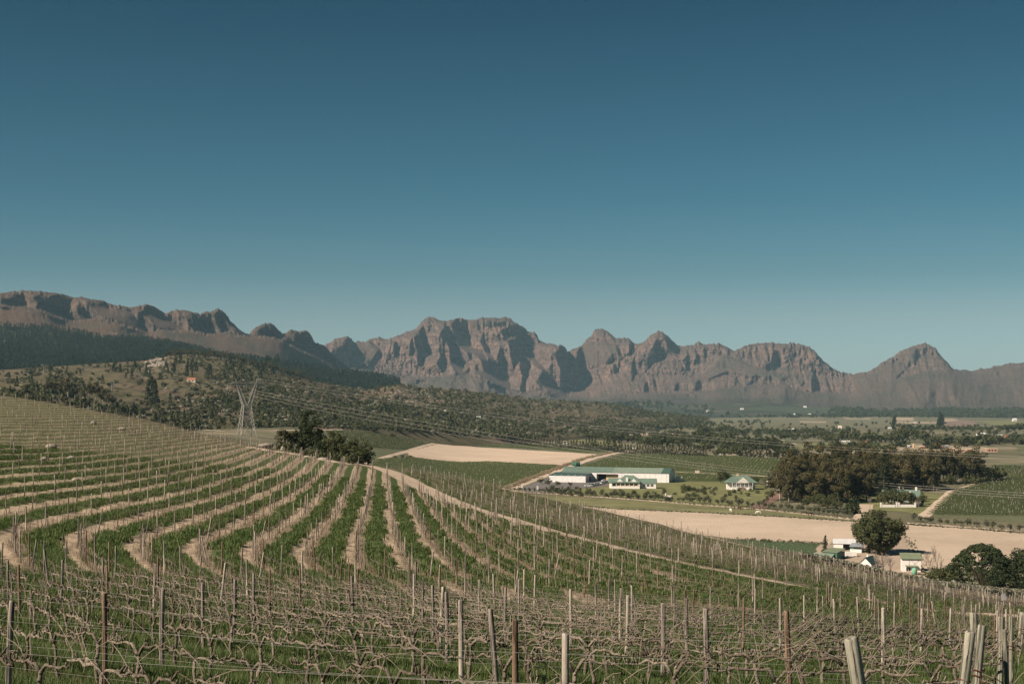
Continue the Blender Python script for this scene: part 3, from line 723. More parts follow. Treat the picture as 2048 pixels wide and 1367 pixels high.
# far fields of the valley
m_orch = row_field_mat('orchard_rows', (0.20, 0.18, 0.115), (0.095, 0.102, 0.058), 9.0, rad(35), 0.7)
m_orch2 = row_field_mat('orchard_rows_green', (0.17, 0.155, 0.09), (0.080, 0.092, 0.048), 8.0, rad(-30), 0.6)
m_far_sand = flat('far_sand', (0.34, 0.27, 0.19), 0.95, 0.15, 0.01)
m_plough = flat('far_plough', (0.20, 0.14, 0.11), 0.95, 0.15, 0.01)
FAR = [('orchard', m_orch, [(1375, 841), (1440, 834), (1560, 837), (1640, 840), (1780, 833), (1782, 855), (1680, 858), (1560, 850), (1400, 850)]),
    ('orchard', m_orch2, [(1300, 836), (1375, 841), (1400, 850), (1560, 850), (1560, 858), (1420, 862), (1310, 850)]),
    ('orchard', m_orch, [(1420, 862), (1560, 859), (1680, 860), (1800, 866), (1800, 872), (1600, 872), (1500, 876), (1430, 872)]),
    ('bare_field', m_far_sand, [(1790, 834), (1828, 834.5), (1828, 841), (1792, 841)]), ('bare_field', m_far_sand, [(1790, 842.5), (1875, 843.5), (1876, 847), (1790, 846)]),
    ('orchard', m_orch2, [(1795, 848), (1885, 848), (1886, 857), (1820, 857)]), ('ploughed_field', m_plough, [(1790, 848), (1820, 848.5), (1815, 856), (1790, 855)]),
    ('bare_field', m_far_sand, [(1887, 837), (1908, 837.5), (1918, 841), (1890, 843)]), ('ploughed_field', m_plough, [(1890, 843), (1918, 840), (1950, 842), (1982, 857), (1892, 856)]),
    ('meadow', m_lawn, [(1962, 841), (2048, 843), (2200, 846), (2200, 852), (1985, 850)]), ('bare_field', m_far_sand, [(1600, 841.5), (1652, 842), (1652, 845.5), (1600, 845)]),
    ('orchard', m_orch2, [(1300, 885), (1380, 876), (1480, 876), (1600, 874), (1600, 884), (1440, 892), (1350, 892)]),
    ('bare_field', m_far_sand, [(1455, 880), (1560, 876), (1580, 880), (1500, 886)]), ('building_site', m_far_sand, [(1790, 893), (1860, 889), (1960, 893), (1990, 900), (1990, 905), (1880, 906), (1800, 901)]),
    ('meadow', m_paddock, [(1600, 884), (1790, 889), (1800, 900), (1640, 902), (1590, 896)]), ('meadow', m_orch, [(1610, 870), (1800, 874), (2048, 872), (2200, 874), (2200, 884), (1900, 884), (1640, 880)]),
    ('ploughed_field', m_plough, [(1660, 862), (1730, 862), (1760, 867), (1680, 870)]), ('meadow', m_lawn, [(1470, 890), (1530, 887), (1540, 891), (1480, 895)]),
    ('meadow', m_lawn, [(1130, 878), (1230, 884), (1240, 892), (1180, 890)]), ('orchard', m_orch2, [(1060, 868), (1180, 866), (1260, 872), (1250, 880), (1130, 877)]),
    ('bare_field', m_far_sand, [(1240, 868), (1330, 864), (1350, 867), (1260, 872)]), ('vineyard_field', m_vf4, [(2030, 892), (2200, 892), (2200, 915), (2050, 912)]),
    ('orchard', m_orch2, [(1150, 838), (1290, 838), (1300, 850), (1180, 853)]), ('orchard', m_orch, [(1990, 859), (2200, 858), (2200, 869), (2010, 868)])]
FAR += [('bare_field', m_far_sand, [(1330, 868), (1400, 866), (1420, 869), (1350, 872)]), ('bare_field', m_far_sand, [(1500, 890), (1590, 886), (1600, 889), (1520, 893)]), ('ploughed_field', m_plough, [(2000, 848), (2100, 846), (2150, 851), (2010, 853)]),
    ('bare_field', m_far_sand, [(1560, 866), (1650, 863), (1655, 866), (1570, 869)]), ('meadow', m_lawn, [(1340, 884), (1430, 880), (1440, 884), (1360, 888)]), ('ploughed_field', m_plough, [(1430, 852), (1500, 850), (1520, 854), (1440, 856)]),
    ('bare_field', m_far_sand, [(1700, 871), (1790, 870), (1800, 873), (1710, 874)]), ('meadow', m_paddock, [(1180, 860), (1280, 862), (1290, 868), (1190, 867)]), ('bare_field', m_far_sand, [(1690, 836), (1740, 835.5), (1742, 838), (1690, 838.5)])]
for nm, mt, pl in FAR:
    field(nm, pl, mt, 0.35, 60)

# ------------------------------------------------------------------ hills in the middle distance
CREST = [(-300, 752), (0, 740), (100, 733), (188, 727), (290, 721), (342, 711), (380, 708), (420, 712), (470, 719), (513, 729), (581, 751), (640, 764), (700, 776), (745, 778), (770, 772), (791, 768), (839, 774), (900, 778), (960, 784), (1000, 788), (1061, 798),
    (1147, 802), (1200, 806), (1249, 812), (1300, 822), (1360, 829), (1420, 836)]
FOOT = [(-300, 812), (0, 812), (200, 842), (400, 860), (560, 858), (700, 859), (900, 868), (1030, 880), (1150, 872), (1300, 858), (1420, 846)]
FOOT_D = [(-300, 700), (0, 720), (200, 900), (400, 1030), (560, 1130), (700, 1250), (900, 1450), (1030, 1560), (1150, 1800), (1300, 2400), (1420, 3000)]
CREST_D = [(-300, 1900), (0, 2000), (340, 2150), (600, 2150), (790, 2500), (1000, 2900), (1150, 3200), (1300, 3400), (1420, 3500)]
_hn = fft_noise((200, 900), 3.0, 77)
_hn2 = fft_noise((200, 900), 2.2, 78)
def bush_hill_pt(u, s):
    """s 0 at the foot, 1 at the crest"""
    u = np.asarray(u, float); s = np.asarray(s, float)
    vf, vc = interp(u, FOOT), interp(u, CREST)
    v = vf + (vc - vf) * s
    df, dc = sinterp(u, FOOT_D, 40), sinterp(u, CREST_D, 40)
    D = df + (dc - df) * (0.75 * s + 0.25 * s ** 3)
    r = np.clip(s, 0, 1) * 190; c = (u + 300) / 1720 * 895
    D = D + (bilin(_hn, r, c) * 30 + bilin(_hn2, r, c) * 2) * np.clip(s * 4, 0, 1) * np.clip((1 - s) * 8, 0.2, 1)
    return (u - 1024) / F * D, D, (HZ - v) / F * D
uu = np.arange(-300, 1422, 4.0)
ss = np.linspace(0, 1, 100)
Uh, Sh = np.meshgrid(uu, ss)
Xh, Yh, Zh = bush_hill_pt(Uh, Sh)
Xs = [Xh]; Ys = [Yh]; Zs = [Zh]
Xs.insert(0, Xh[:1] * 0.93); Ys.insert(0, Yh[:1] * 0.93); Zs.insert(0, Zh[:1] - 25)
for dd, dz in ((1.04, -6), (1.15, -45), (1.3, -120)):
    Xs.append(Xh[-1:] * dd); Ys.append(Yh[-1:] * dd); Zs.append(Zh[-1:] + dz)
Xh2, Yh2, Zh2 = np.vstack(Xs), np.vstack(Ys), np.vstack(Zs)
k = NM('hillside_scrub_ground', 0.95, 0.1)
c1 = k.ramp(k.noise(0.018, 7, 0.7), [(0.30, (0.050, 0.047, 0.026)), (0.5, (0.096, 0.084, 0.046)), (0.72, (0.172, 0.138, 0.090))])
c1 = k.mix(k.ramp(k.noise(0.006, 4, 0.6), [(0.50, 0.0), (0.66, 0.8)]), c1, (0.155, 0.105, 0.080))
c1 = k.mix(k.ramp(k.noise(0.11, 3, 0.8), [(0.66, 0.0), (0.74, 0.9)]), c1, (0.30, 0.25, 0.20))
m_scrub = k.done(c1)
me = mesh_np('hill', np.stack([Xh2, Yh2, Zh2], -1).reshape(-1, 3), grid_faces(*Xh2.shape), m_scrub, True)
obj('hill', me, kind='structure')

# slope of the pine plantation behind it
PTOP = [(-300, 640), (0, 651), (102, 657), (140, 665), (188, 675), (222, 681), (260, 680), (300, 683), (345, 690), (393, 699), (440, 712), (506, 719), (560, 727), (600, 733), (660, 744), (702, 749), (745, 754), (785, 761), (810, 768)]
PBOT = [(-300, 770), (0, 750), (200, 740), (345, 722), (520, 745), (700, 792), (810, 796)]
def pine_pt(u, s):
    u = np.asarray(u, float); s = np.asarray(s, float)
    vf, vc = interp(u, PBOT), interp(u, PTOP)
    v = vf + (vc - vf) * s
    df = sinterp(u, [(-300, 2400), (0, 2500), (500, 2600), (810, 3000)], 40); dc = sinterp(u, [(-300, 3350), (0, 3450), (400, 3400), (500, 3300), (810, 3500)], 40)
    D = df + (dc - df) * s
    r = np.clip(s, 0, 1) * 190; c = (u + 300) / 1720 * 895
    D = D + bilin(_hn, 190 - r, 890 - c) * 45 * np.clip(s * 4, 0, 1)
    return (u - 1024) / F * D, D, (HZ - v) / F * D
uu = np.arange(-300, 811, 6.0); Up, Sp = np.meshgrid(uu, np.linspace(0, 1, 40))
Xp, Yp, Zp = pine_pt(Up, Sp)
Xp = np.vstack([Xp, Xp[-1:] * 1.1, Xp[-1:] * 1.3]); Yp = np.vstack([Yp, Yp[-1:] * 1.1, Yp[-1:] * 1.3]); Zp = np.vstack([Zp, Zp[-1:] - 5, Zp[-1:] - 60])
m_forest_floor = flat('forest_floor', (0.035, 0.038, 0.022), 0.95, 0.3, 0.03)
obj('forest_slope', mesh_np('forest_slope', np.stack([Xp, Yp, Zp], -1).reshape(-1, 3), grid_faces(*Xp.shape), m_forest_floor, True), kind='structure')

# foothills under the far range
FC = [(1040, 822), (1100, 814), (1200, 807), (1300, 803), (1400, 807), (1500, 803), (1600, 809), (1700, 817), (1800, 822), (1900, 820), (2000, 823), (2100, 818), (2350, 815)]
_fn = fft_noise((60, 700), 2.8, 141)
def foothill_pt(u, s):
    u = np.asarray(u, float); s = np.asarray(s, float)
    vc = sinterp(u, FC, 25) + bilin(_fn, np.full(u.shape, 5.0), (u - 1040) / 1320 * 690) * 1.6
    v = 838 + (vc - 838) * s
    D = 4900 + 1000 * s + bilin(_fn, s * 55, (u - 1040) / 1320 * 690) * 70 * s
    return (u - 1024) / F * D, D, (HZ - v) / F * D
uu = np.arange(1040, 2352, 5.0); Uf, Sf = np.meshgrid(uu, np.linspace(0, 1, 34))
Xf, Yf, Zf = foothill_pt(Uf, Sf)
Xf = np.vstack([Xf, Xf[-1:] * 1.03, Xf[-1:] * 1.2]); Yf = np.vstack([Yf, Yf[-1:] * 1.03, Yf[-1:] * 1.2]); Zf = np.vstack([Zf, Zf[-1:] - 6, Zf[-1:] - 90])
k = NM('foothill_ground', 0.95, 0.1)
c1 = k.ramp(k.noise(0.006, 7, 0.72), [(0.38, (0.030, 0.038, 0.026)), (0.54, (0.060, 0.062, 0.042)), (0.68, (0.15, 0.120, 0.090))])
c1 = k.mix(k.ramp(k.voro(0.0035, out='Color'), [(0.55, 0.0), (0.6, 0.6)]), c1, (0.075, 0.090, 0.050))
c1 = k.mix(k.ramp(k.noise(0.02, 4, 0.8), [(0.66, 0.0), (0.70, 0.9)]), c1, (0.34, 0.27, 0.20))
obj('foothills', mesh_np('foothills', np.stack([Xf, Yf, Zf], -1).reshape(-1, 3), grid_faces(*Xf.shape), k.done(c1), True), kind='structure')
# ------------------------------------------------------------------ vine rows: lines followed in the photograph (h = height of the traced thing)
ROWS = [
    (0, 0.0, [(719, 926), (716, 940), (706, 972), (686, 1012), (662, 1045), (640, 1075), (624, 1098), (616, 1115), (623, 1132), (649, 1150), (676, 1162), (723, 1182)]),
    (1, 0.0, [(745, 939), (741, 968), (733, 1001), (722, 1047), (711, 1088), (708, 1115), (730, 1141), (781, 1165), (845, 1181)]),
    (2, 0.0, [(772, 939), (774, 968), (783, 1023), (790, 1066), (801, 1104), (814, 1125), (847, 1152), (911, 1172)]),
    (3, 0.0, [(803, 961), (816, 985), (831, 1016), (847, 1053), (871, 1096), (895, 1128), (957, 1159), (1025, 1182)]),
    (4, 0.0, [(838, 979), (855, 1003), (884, 1042), (903, 1070), (930, 1096), (981, 1131), (1014, 1150), (1060, 1170)]),
    (5, 0.0, [(868, 992), (890, 1012), (906, 1034), (930, 1060), (975, 1088), (1027, 1117), (1071, 1139), (1115, 1161)]),
    (6, 0.0, [(905, 1003), (931, 1018), (959, 1043), (986, 1067), (1020, 1089), (1078, 1115), (1126, 1140), (1180, 1160)]),
    (7, 0.0, [(950, 1021), (992, 1038), (1030, 1062), (1075, 1088), (1137, 1117), (1183, 1138), (1240, 1155)]),
    (8.3, 0.0, [(1041, 1047), (1071, 1070), (1106, 1086), (1192, 1118), (1252, 1141), (1290, 1152), (1343, 1168), (1450, 1190), (1600, 1211), (1800, 1230), (2048, 1240)]),
    (9.7, 0.0, [(1109, 1072), (1180, 1094), (1250, 1115), (1330, 1136), (1420, 1157), (1520, 1177), (1650, 1200), (1800, 1220), (1950, 1232), (2048, 1236)]),
    (11, 0.0, [(1195, 1089), (1300, 1116), (1420, 1142), (1550, 1166), (1700, 1193), (1850, 1216), (2048, 1232)]),
    (-1, 0.0, [(691, 930), (682, 952), (665, 977), (640, 1003), (613, 1033), (569, 1055), (543, 1072), (517, 1092), (504, 1110), (532, 1138), (583, 1160), (620, 1174)]),
    (-2, 0.0, [(660, 926), (649, 944), (621, 966), (588, 990), (544, 1014), (504, 1042), (460, 1064), (416, 1081), (396, 1103), (414, 1127), (447, 1149)]),
    (-3, 0.0, [(632, 924), (610, 941), (588, 957), (544, 983), (500, 1003), (438, 1026), (394, 1048), (350, 1059), (318, 1068), (282, 1096), (303, 1131), (338, 1153)]),
    (-4, 0.0, [(610, 913), (592, 924), (544, 955), (500, 977), (440, 997), (380, 1011), (316, 1026), (248, 1046), (206, 1061), (171, 1072), (158, 1094), (167, 1109), (189, 1134), (205, 1151)]),
    (-5, 0.0, [(580, 905), (544, 933), (500, 950), (440, 967), (380, 982), (303, 1004), (239, 1016), (200, 1024), (151, 1034), (103, 1046), (53, 1059), (27, 1083), (29, 1103), (44, 1127), (64, 1155)]),
    (-6, 0.0, [(555, 900), (531, 915), (500, 928), (460, 938), (400, 951), (330, 966), (265, 982), (160, 999), (114, 1008), (61, 1021), (2, 1030), (-60, 1046)]),
    (-7, 0.0, [(530, 897), (490, 913), (450, 925), (400, 937), (330, 951), (263, 964), (197, 974), (131, 984), (0, 1000), (-80, 1010)]),
    (-8, 0.0, [(505, 893), (450, 908), (400, 920), (285, 942), (219, 953), (154, 963), (88, 968), (0, 976), (-100, 985)]),
    (-9, 0.0, [(480, 888), (440, 897), (400, 905), (285, 926), (154, 944), (0, 957), (-100, 962)]),
    (-10, 0.0, [(400, 893), (285, 912), (154, 928), (0, 939)]),
    (-12, 0.0, [(400, 877), (285, 893), (154, 905), (0, 911), (-100, 913)]),
    (-15, 0.0, [(390, 863), (285, 874), (154, 881), (0, 882), (-100, 882)]),
    (-19, 0.0, [(320, 846), (200, 852), (100, 853), (0, 852)]),
    (-24, 0.0, [(200, 826), (100, 826), (0, 824)]),
    (-30, 0.0, [(60, 800), (0, 801)]),
    # cordons of the near rows
    (-4, 0.8, [(167, 1090), (193, 1105), (219, 1116), (252, 1129), (283, 1136), (307, 1142), (340, 1151)]),
    (-6, 0.8, [(0, 1123), (59, 1131), (94, 1140), (132, 1147), (182, 1155), (252, 1171)]),
    (-7, 0.8, [(22, 1155), (53, 1162), (132, 1173), (202, 1184), (263, 1193), (307, 1197), (400, 1213)]),
    (-8, 0.8, [(18, 1184), (61, 1188), (136, 1197), (219, 1213), (312, 1224), (400, 1237), (701, 1264)]),
    (-9, 0.8, [(35, 1213), (72, 1221), (121, 1230), (186, 1241), (263, 1252), (398, 1263), (471, 1274), (602, 1292), (700, 1299), (810, 1313), (930, 1321), (1025, 1328), (1073, 1335)]),
    (-10, 0.8, [(33, 1267), (99, 1275), (198, 1292), (410, 1315), (533, 1324), (700, 1337), (794, 1350), (886, 1355), (963, 1361)]),
    (-8, 0.8, [(788, 1269), (897, 1284), (974, 1290), (1018, 1291), (1100, 1300), (1244, 1308), (1320, 1313), (1420, 1318)]),
    (-7, 0.8, [(700, 1246), (799, 1254), (897, 1263), (963, 1270), (1012, 1273), (1200, 1287), (1310, 1293), (1400, 1299)]),
    (-9, 0.8, [(1200, 1322), (1275, 1324), (1367, 1333), (1463, 1338), (1600, 1350)]),
    (-5, 0.8, [(754, 1233), (799, 1238), (897, 1246), (974, 1253), (1053, 1260), (1200, 1270), (1332, 1279), (1500, 1285), (1648, 1290), (1800, 1297)]),
    (-11, 0.8, [(34, 1326), (113, 1336), (171, 1346), (236, 1353), (328, 1360)]),
    (-1, 0.8, [(1200, 1228), (1400, 1243), (1648, 1259), (1900, 1266)]),
    (3, 0.8, [(1018, 1171), (1200, 1196), (1400, 1217), (1600, 1231), (1800, 1243), (2048, 1252)]),
    (6, 0.0, [(1300, 1185), (1450, 1202), (1650, 1222), (1850, 1236), (2048, 1245)]),
]
_pc = []
for ph, h, ln in ROWS:
    for (u, v) in ln:
        x, y = hill_at(u, v, h)
        _pc.append((x, y, ph))
_pc = np.array(_pc)
phi_fn = tps_fit(_pc[:, :2], _pc[:, 2], 0.004)
# ------------------------------------------------------------------ ground of the vineyard
ROADL = [(700, 922), (728, 927), (770, 938), (805, 953), (840, 972), (873, 988), (905, 1003), (942, 1017), (1010, 1034), (1078, 1056), (1147, 1073), (1215, 1093), (1300, 1110), (1380, 1127), (1467, 1146), (1572, 1167), (1678, 1185), (1756, 1202), (1834, 1217), (1900, 1225), (1951, 1229), (2048, 1232), (2300, 1250)]
TOPL = [(-300, 772), (0, 792), (120, 803), (300, 844), (400, 861), (500, 890), (520, 897), (560, 903), (600, 909), (640, 916), (690, 928), (728, 931)] + [(u, v + 3) for u, v in ROADL[2:]]
RLOW = [(u, v - 3) for u, v in ROADL]
road_w = np.array([hill_at(u, v) for u, v in ROADL])
def resample(P, st):
    seg = np.r_[0, np.cumsum(np.hypot(*np.diff(P, axis=0).T))]
    s = np.arange(0, seg[-1], st)
    x = np.interp(s, seg, P[:, 0]); y = np.interp(s, seg, P[:, 1])
    for _ in range(6):
        x[1:-1] = (x[:-2] + 2 * x[1:-1] + x[2:]) / 4; y[1:-1] = (y[:-2] + 2 * y[1:-1] + y[2:]) / 4
    return np.stack([x, y], -1)
road_r = resample(road_w, 3.0)
path_r = resample(np.array([hill_at(u, v + 1.5) for u, v in [(1380, 1063), (1411, 1071), (1448, 1076), (1485, 1088), (1600, 1118), (1648, 1129), (1736, 1148), (1823, 1167), (1889, 1183), (1955, 1189), (2048, 1203), (2200, 1215)]]), 3.0)
ridge_r = resample(np.array([hill_at(u, v) for u, v in [(505, 893), (520, 897), (545, 901), (575, 905), (600, 908), (625, 913), (650, 919), (675, 925), (700, 928), (728, 929)]]), 2.0)
def dist_line(x, y, L):
    sh = np.shape(x); X = np.ravel(x); Y = np.ravel(y)
    best = np.full(X.shape, 1e9); side = np.zeros(X.shape); 
    for i in range(len(L) - 1):
        ax, ay = L[i]; bx, by = L[i + 1]
        dx, dy = bx - ax, by - ay; l2 = dx * dx + dy * dy
        t = np.clip(((X - ax) * dx + (Y - ay) * dy) / l2, 0, 1)
        d = np.hypot(X - ax - t * dx, Y - ay - t * dy)
        m = d < best
        best = np.where(m, d, best); side = np.where(m, np.sign(dx * (Y - ay) - dy * (X - ax)), side)
    return best.reshape(sh), side.reshape(sh)

def xend(d):
    return interp(d, [(0, 1.2), (8, 1.7), (10, 2.6), (17, 5.6), (28, 9.9), (38, 13.6), (60, 23), (120, 60), (400, 300)])

def blocks(x, y):
    """1 in the curved block, 2 in the block beyond the road, 0 elsewhere"""
    u = 1024 + F * x / y
    v = HZ - F * hill_z(x, y) / y
    b = np.zeros(np.shape(x), int)
    b[(v > interp(u, TOPL) + 2) & (y < interp(u, EDGE_D) - 2) & (x < xend(y)) & (y > 9.5)] = 1
    e = interp(u, EDGE_V)
    b[(u > 745) & (v < interp(u, RLOW) - 1) & (y < interp(u, EDGE_D) - 11 - 7 * np.clip((u - 1350) / 200, 0, 1)) & (v > e + 1) & (y > 60)] = 2
    return b

us = np.linspace(-420, 2480, 430)
t = np.linspace(0, 1, 460)
Ug, Tg = np.meshgrid(us, t)
dend = sinterp(np.clip(us, -300, 2350), EDGE_D, 40) + 150
Dg = np.exp(math.log(3.0) + (np.log(dend)[None] - math.log(3.0)) * Tg)
Xg = (Ug - 1024) / F * Dg
# stretch the nearest ground sideways so that it also passes beside and behind the camera
side = np.clip((9 - Dg) / 6, 0, 1); Xg = Xg * (1 + 4 * side); Dg2 = Dg - 6 * side
Zg = hill_z(Xg, np.maximum(Dg2, 0.5))
bl = blocks(Xg, np.maximum(Dg, 1)); ph = phi_fn(Xg, Dg)
rd, rs = dist_line(Xg, Dg, road_r); pd_, _ = dist_line(Xg, Dg, path_r); gd, _ = dist_line(Xg, Dg, ridge_r)
ph2 = rd / 2.55
phi_all = np.where(bl == 2, ph2, ph)
lush = np.clip((62 - Dg) / 14, 0, 1) * (1 - 0.5 * (Ug > 1150) * np.clip((Dg - 35) / 20, 0, 1))
fr = phi_all - np.floor(phi_all)
hump = np.where(bl == 1, np.clip(np.cos((fr - 0.5) * 2 * np.pi), 0, 1) * 0.14, 0) * np.clip((170 - Dg) / 60, 0, 1)
nzz = fft_noise(Dg.shape, 2.0, 91) * 0.03 * np.clip(Dg / 40, 0.3, 2)
roadm = np.clip(1.25 - np.minimum(np.minimum(rd / 2.5, pd_ / 4.2), gd / 1.8), 0, 1)
Zg = Zg + (hump + nzz) * (1 - roadm)
k = NM('vineyard_soil', 0.95, 0.08)
aphi, ablk, alush, aroad = k.attr('phi'), k.attr('blk'), k.attr('lush'), k.attr('road')
wob = k.math('MULTIPLY', k.math('SUBTRACT', k.noise(0.55, 4, 0.7), 0.5), 0.18)
fr_ = k.math('FRACT', k.math('ADD', aphi, wob))
gn = k.noise(2.2, 6, 0.8)
green = k.ramp(gn, [(0.25, (0.036, 0.056, 0.020)), (0.5, (0.080, 0.118, 0.040)), (0.78, (0.140, 0.178, 0.066))])
olive = k.ramp(gn, [(0.25, (0.060, 0.060, 0.030)), (0.55, (0.105, 0.100, 0.055)), (0.8, (0.16, 0.135, 0.09))])
pt = k.ramp(k.noise(0.045, 5, 0.7), [(0.38, 0.0), (0.62, 1.0)])
green = k.mix(k.math('MULTIPLY', pt, 0.38), green, olive)
green = k.mix(k.math('MULTIPLY', k.attr('weedy'), 0.6), green, olive)
litter = k.ramp(k.noise(3.0, 6, 0.8), [(0.3, (0.11, 0.080, 0.060)), (0.5, (0.26, 0.20, 0.150)), (0.75, (0.44, 0.345, 0.26))])
sand = k.ramp(k.noise(1.3, 6, 0.75), [(0.25, (0.28, 0.21, 0.15)), (0.5, (0.48, 0.37, 0.265)), (0.8, (0.62, 0.49, 0.36))])
side_ = k.ramp(fr_, [(0.0, 1.0), (0.20, 0.95), (0.23, 0.0), (0.63, 0.0), (0.66, 1.0), (1.0, 1.0)])
tan_ = k.ramp(fr_, [(0.0, 0.35), (0.12, 0.25), (0.63, 0.3), (0.66, 1.0), (0.92, 1.0), (0.96, 0.35)])
bare = k.ramp(k.noise(0.10, 5, 0.7), [(0.30, 0.35), (0.45, 1.0)])
soil_ = k.mix(k.math('MULTIPLY', tan_, bare), litter, sand)
cover = k.math('MULTIPLY', k.math('MULTIPLY', side_, k.math('SUBTRACT', 1.0, k.math('MULTIPLY', alush, 0.72))), k.math('SUBTRACT', 1.0, k.math('MULTIPLY', k.attr('weedy'), 0.65)))
patch = k.ramp(k.noise(0.9, 4, 0.7), [(0.3, 0.75), (0.55, 1.0)])
col = k.mix(k.math('MULTIPLY', cover, patch), green, soil_)
# block beyond the road: green between brown vine rows
b2 = k.math('GREATER_THAN', ablk, 1.5)
c2 = k.mix(k.ramp(k.noise(1.4, 5, 0.75), [(0.45, 0.0), (0.68, 0.75)]), k.mix(0.3, green, olive), litter)
col = k.mix(b2, col, c2)
b0 = k.math('LESS_THAN', ablk, 0.5)
c0 = k.mix(k.ramp(k.noise(0.5, 6, 0.75), [(0.4, 0.0), (0.62, 1.0)]), olive, k.mix(0.5, litter, green))
col = k.mix(b0, col, c0)
rdv = k.ramp(k.math('ADD', aroad, k.math('MULTIPLY', k.math('SUBTRACT', k.noise(0.9, 4, 0.7), 0.5), 0.7)), [(0.30, 0.0), (0.45, 1.0)])
col = k.mix(rdv, col, k.ramp(k.noise(0.8, 6, 0.75), [(0.25, (0.42, 0.32, 0.23)), (0.7, (0.62, 0.50, 0.38))]))
k.bump(k.noise(3.5, 8, 0.85), 0.9, 0.12)
m_soil = k.done(col)
me = mesh_np('vineyard_ground', np.stack([Xg, Dg2, Zg], -1).reshape(-1, 3), grid_faces(*Xg.shape), m_soil, True,
    {'weedy': np.clip((Dg - 110) / 60, 0, 1) * np.clip((600 - Ug) / 250, 0, 1), 'phi': phi_all, 'blk': bl, 'lush': lush, 'road': roadm})
obj('vineyard_hillside', me, kind='structure')
def ground(x, y):
    """height of the hill surface including the low ridges between the rows"""
    return hill_z(x, y)

# ------------------------------------------------------------------ row lines as world curves
def contours(fn, mask_fn, levels, x0, x1, y0, y1, st):
    xs = np.arange(x0, x1, st); ys = np.arange(y0, y1, st)
    X, Y = np.meshgrid(xs, ys)
    u = 1024 + F * X / np.maximum(Y, 1)
    vis = (u > -260) & (u < 2330) & (Y > 7)
    Z = np.full(X.shape, np.nan)
    Z[vis] = fn(X[vis], Y[vis])
    out = []
    for lv in levels:
        A = Z - lv
        segs = {}
        ok = ~np.isnan(A)
        s = A > 0
        cell = ok[:-1, :-1] & ok[1:, :-1] & ok[:-1, 1:] & ok[1:, 1:]
        mix_ = cell & ~((s[:-1, :-1] == s[1:, :-1]) & (s[:-1, :-1] == s[:-1, 1:]) & (s[:-1, :-1] == s[1:, 1:]))
        pts = {}
        adj = {}
        def edge(i, j, k2, l):
            key = (i, j, k2, l)
            if key not in pts:
                a, b = A[i, j], A[k2, l]; t = a / (a - b)
                pts[key] = (xs[j] + (xs[l] - xs[j]) * t, ys[i] + (ys[k2] - ys[i]) * t)
            return key
        for i, j in zip(*np.where(mix_)):
            c = []
            if s[i, j] != s[i, j + 1]: c.append(edge(i, j, i, j + 1))
            if s[i, j + 1] != s[i + 1, j + 1]: c.append(edge(i, j + 1, i + 1, j + 1))
            if s[i + 1, j] != s[i + 1, j + 1]: c.append(edge(i + 1, j, i + 1, j + 1))
            if s[i, j] != s[i + 1, j]: c.append(edge(i, j, i + 1, j))
            if len(c) == 2: prs = [(c[0], c[1])]
            elif len(c) == 4: prs = [(c[0], c[1]), (c[2], c[3])]
            else: prs = []
            for a, b in prs:
                adj.setdefault(a, []).append(b); adj.setdefault(b, []).append(a)
        seen = set()
        starts = [k_ for k_ in adj if len(adj[k_]) == 1] + list(adj)
        for st_ in starts:
            if st_ in seen: continue
            ln = [st_]; seen.add(st_); cur = st_
            while True:
                nx = [n for n in adj[cur] if n not in seen]
                if not nx: break
                cur = nx[0]; seen.add(cur); ln.append(cur)
            if len(ln) > 4: out.append((lv, np.array([pts[k_] for k_ in ln])))
    return out

def along(P, st, off=0.0):
    seg = np.r_[0, np.cumsum(np.hypot(*np.diff(P, axis=0).T))]
    s = np.arange(off, seg[-1], st)
    x = np.interp(s, seg, P[:, 0]); y = np.interp(s, seg, P[:, 1])
    e = 0.6
    tx = np.interp(s + e, seg, P[:, 0]) - np.interp(s - e, seg, P[:, 0]); ty = np.interp(s + e, seg, P[:, 1]) - np.interp(s - e, seg, P[:, 1])
    return x, y, np.arctan2(ty, tx)
lines1 = contours(phi_fn, None, range(-34, 16), -125, 125, 7, 372, 1.5)
lines2 = contours(lambda x, y: np.where(dist_line(x, y, road_r)[1] > 0, 1, -1) * dist_line(x, y, road_r)[0] / 2.55, None, range(1, 46), -40, 135, 55, 310, 2.5)
print('rows', len(lines1), len(lines2))

R = random.Random(4)
RN = np.random.RandomState(12)
vx, vy, va, vb = [], [], [], []       # vines
px_, py_, pa_, pb_ = [], [], [], []   # posts
row_id = 0; vrow = []; prow = []
for blk, lines in ((1, lines1), (2, lines2)):
    for lv, P in lines:
        x, y, a = along(P, 1.35 if blk == 1 else 1.0, RN.rand())
        if len(x) < 2: continue
        keep = (blocks(x, y) == blk) & (RN.rand(len(x)) > 0.035)
        vx += list(x[keep]); vy += list(y[keep]); va += list(a[keep]); vb += [blk] * keep.sum(); vrow += [row_id] * int(keep.sum())
        x, y, a = along(P, 5.6 if blk == 1 else 6.4, RN.rand() * 3)
        if len(x):
            keep = (blocks(x, y) == blk)
            px_ += list(x[keep]); py_ += list(y[keep]); pa_ += list(a[keep]); pb_ += [blk] * keep.sum(); prow += [row_id] * int(keep.sum())
        row_id += 1
vx, vy, va, vb = map(np.array, (vx, vy, va, vb)); px_, py_, pa_, pb_ = map(np.array, (px_, py_, pa_, pb_))
vx = vx + RN.randn(len(vx)) * 0.05; vy = vy + RN.randn(len(vy)) * 0.05
vrow, prow = np.array(vrow), np.array(prow)
print('vines', len(vx), 'posts', len(px_))
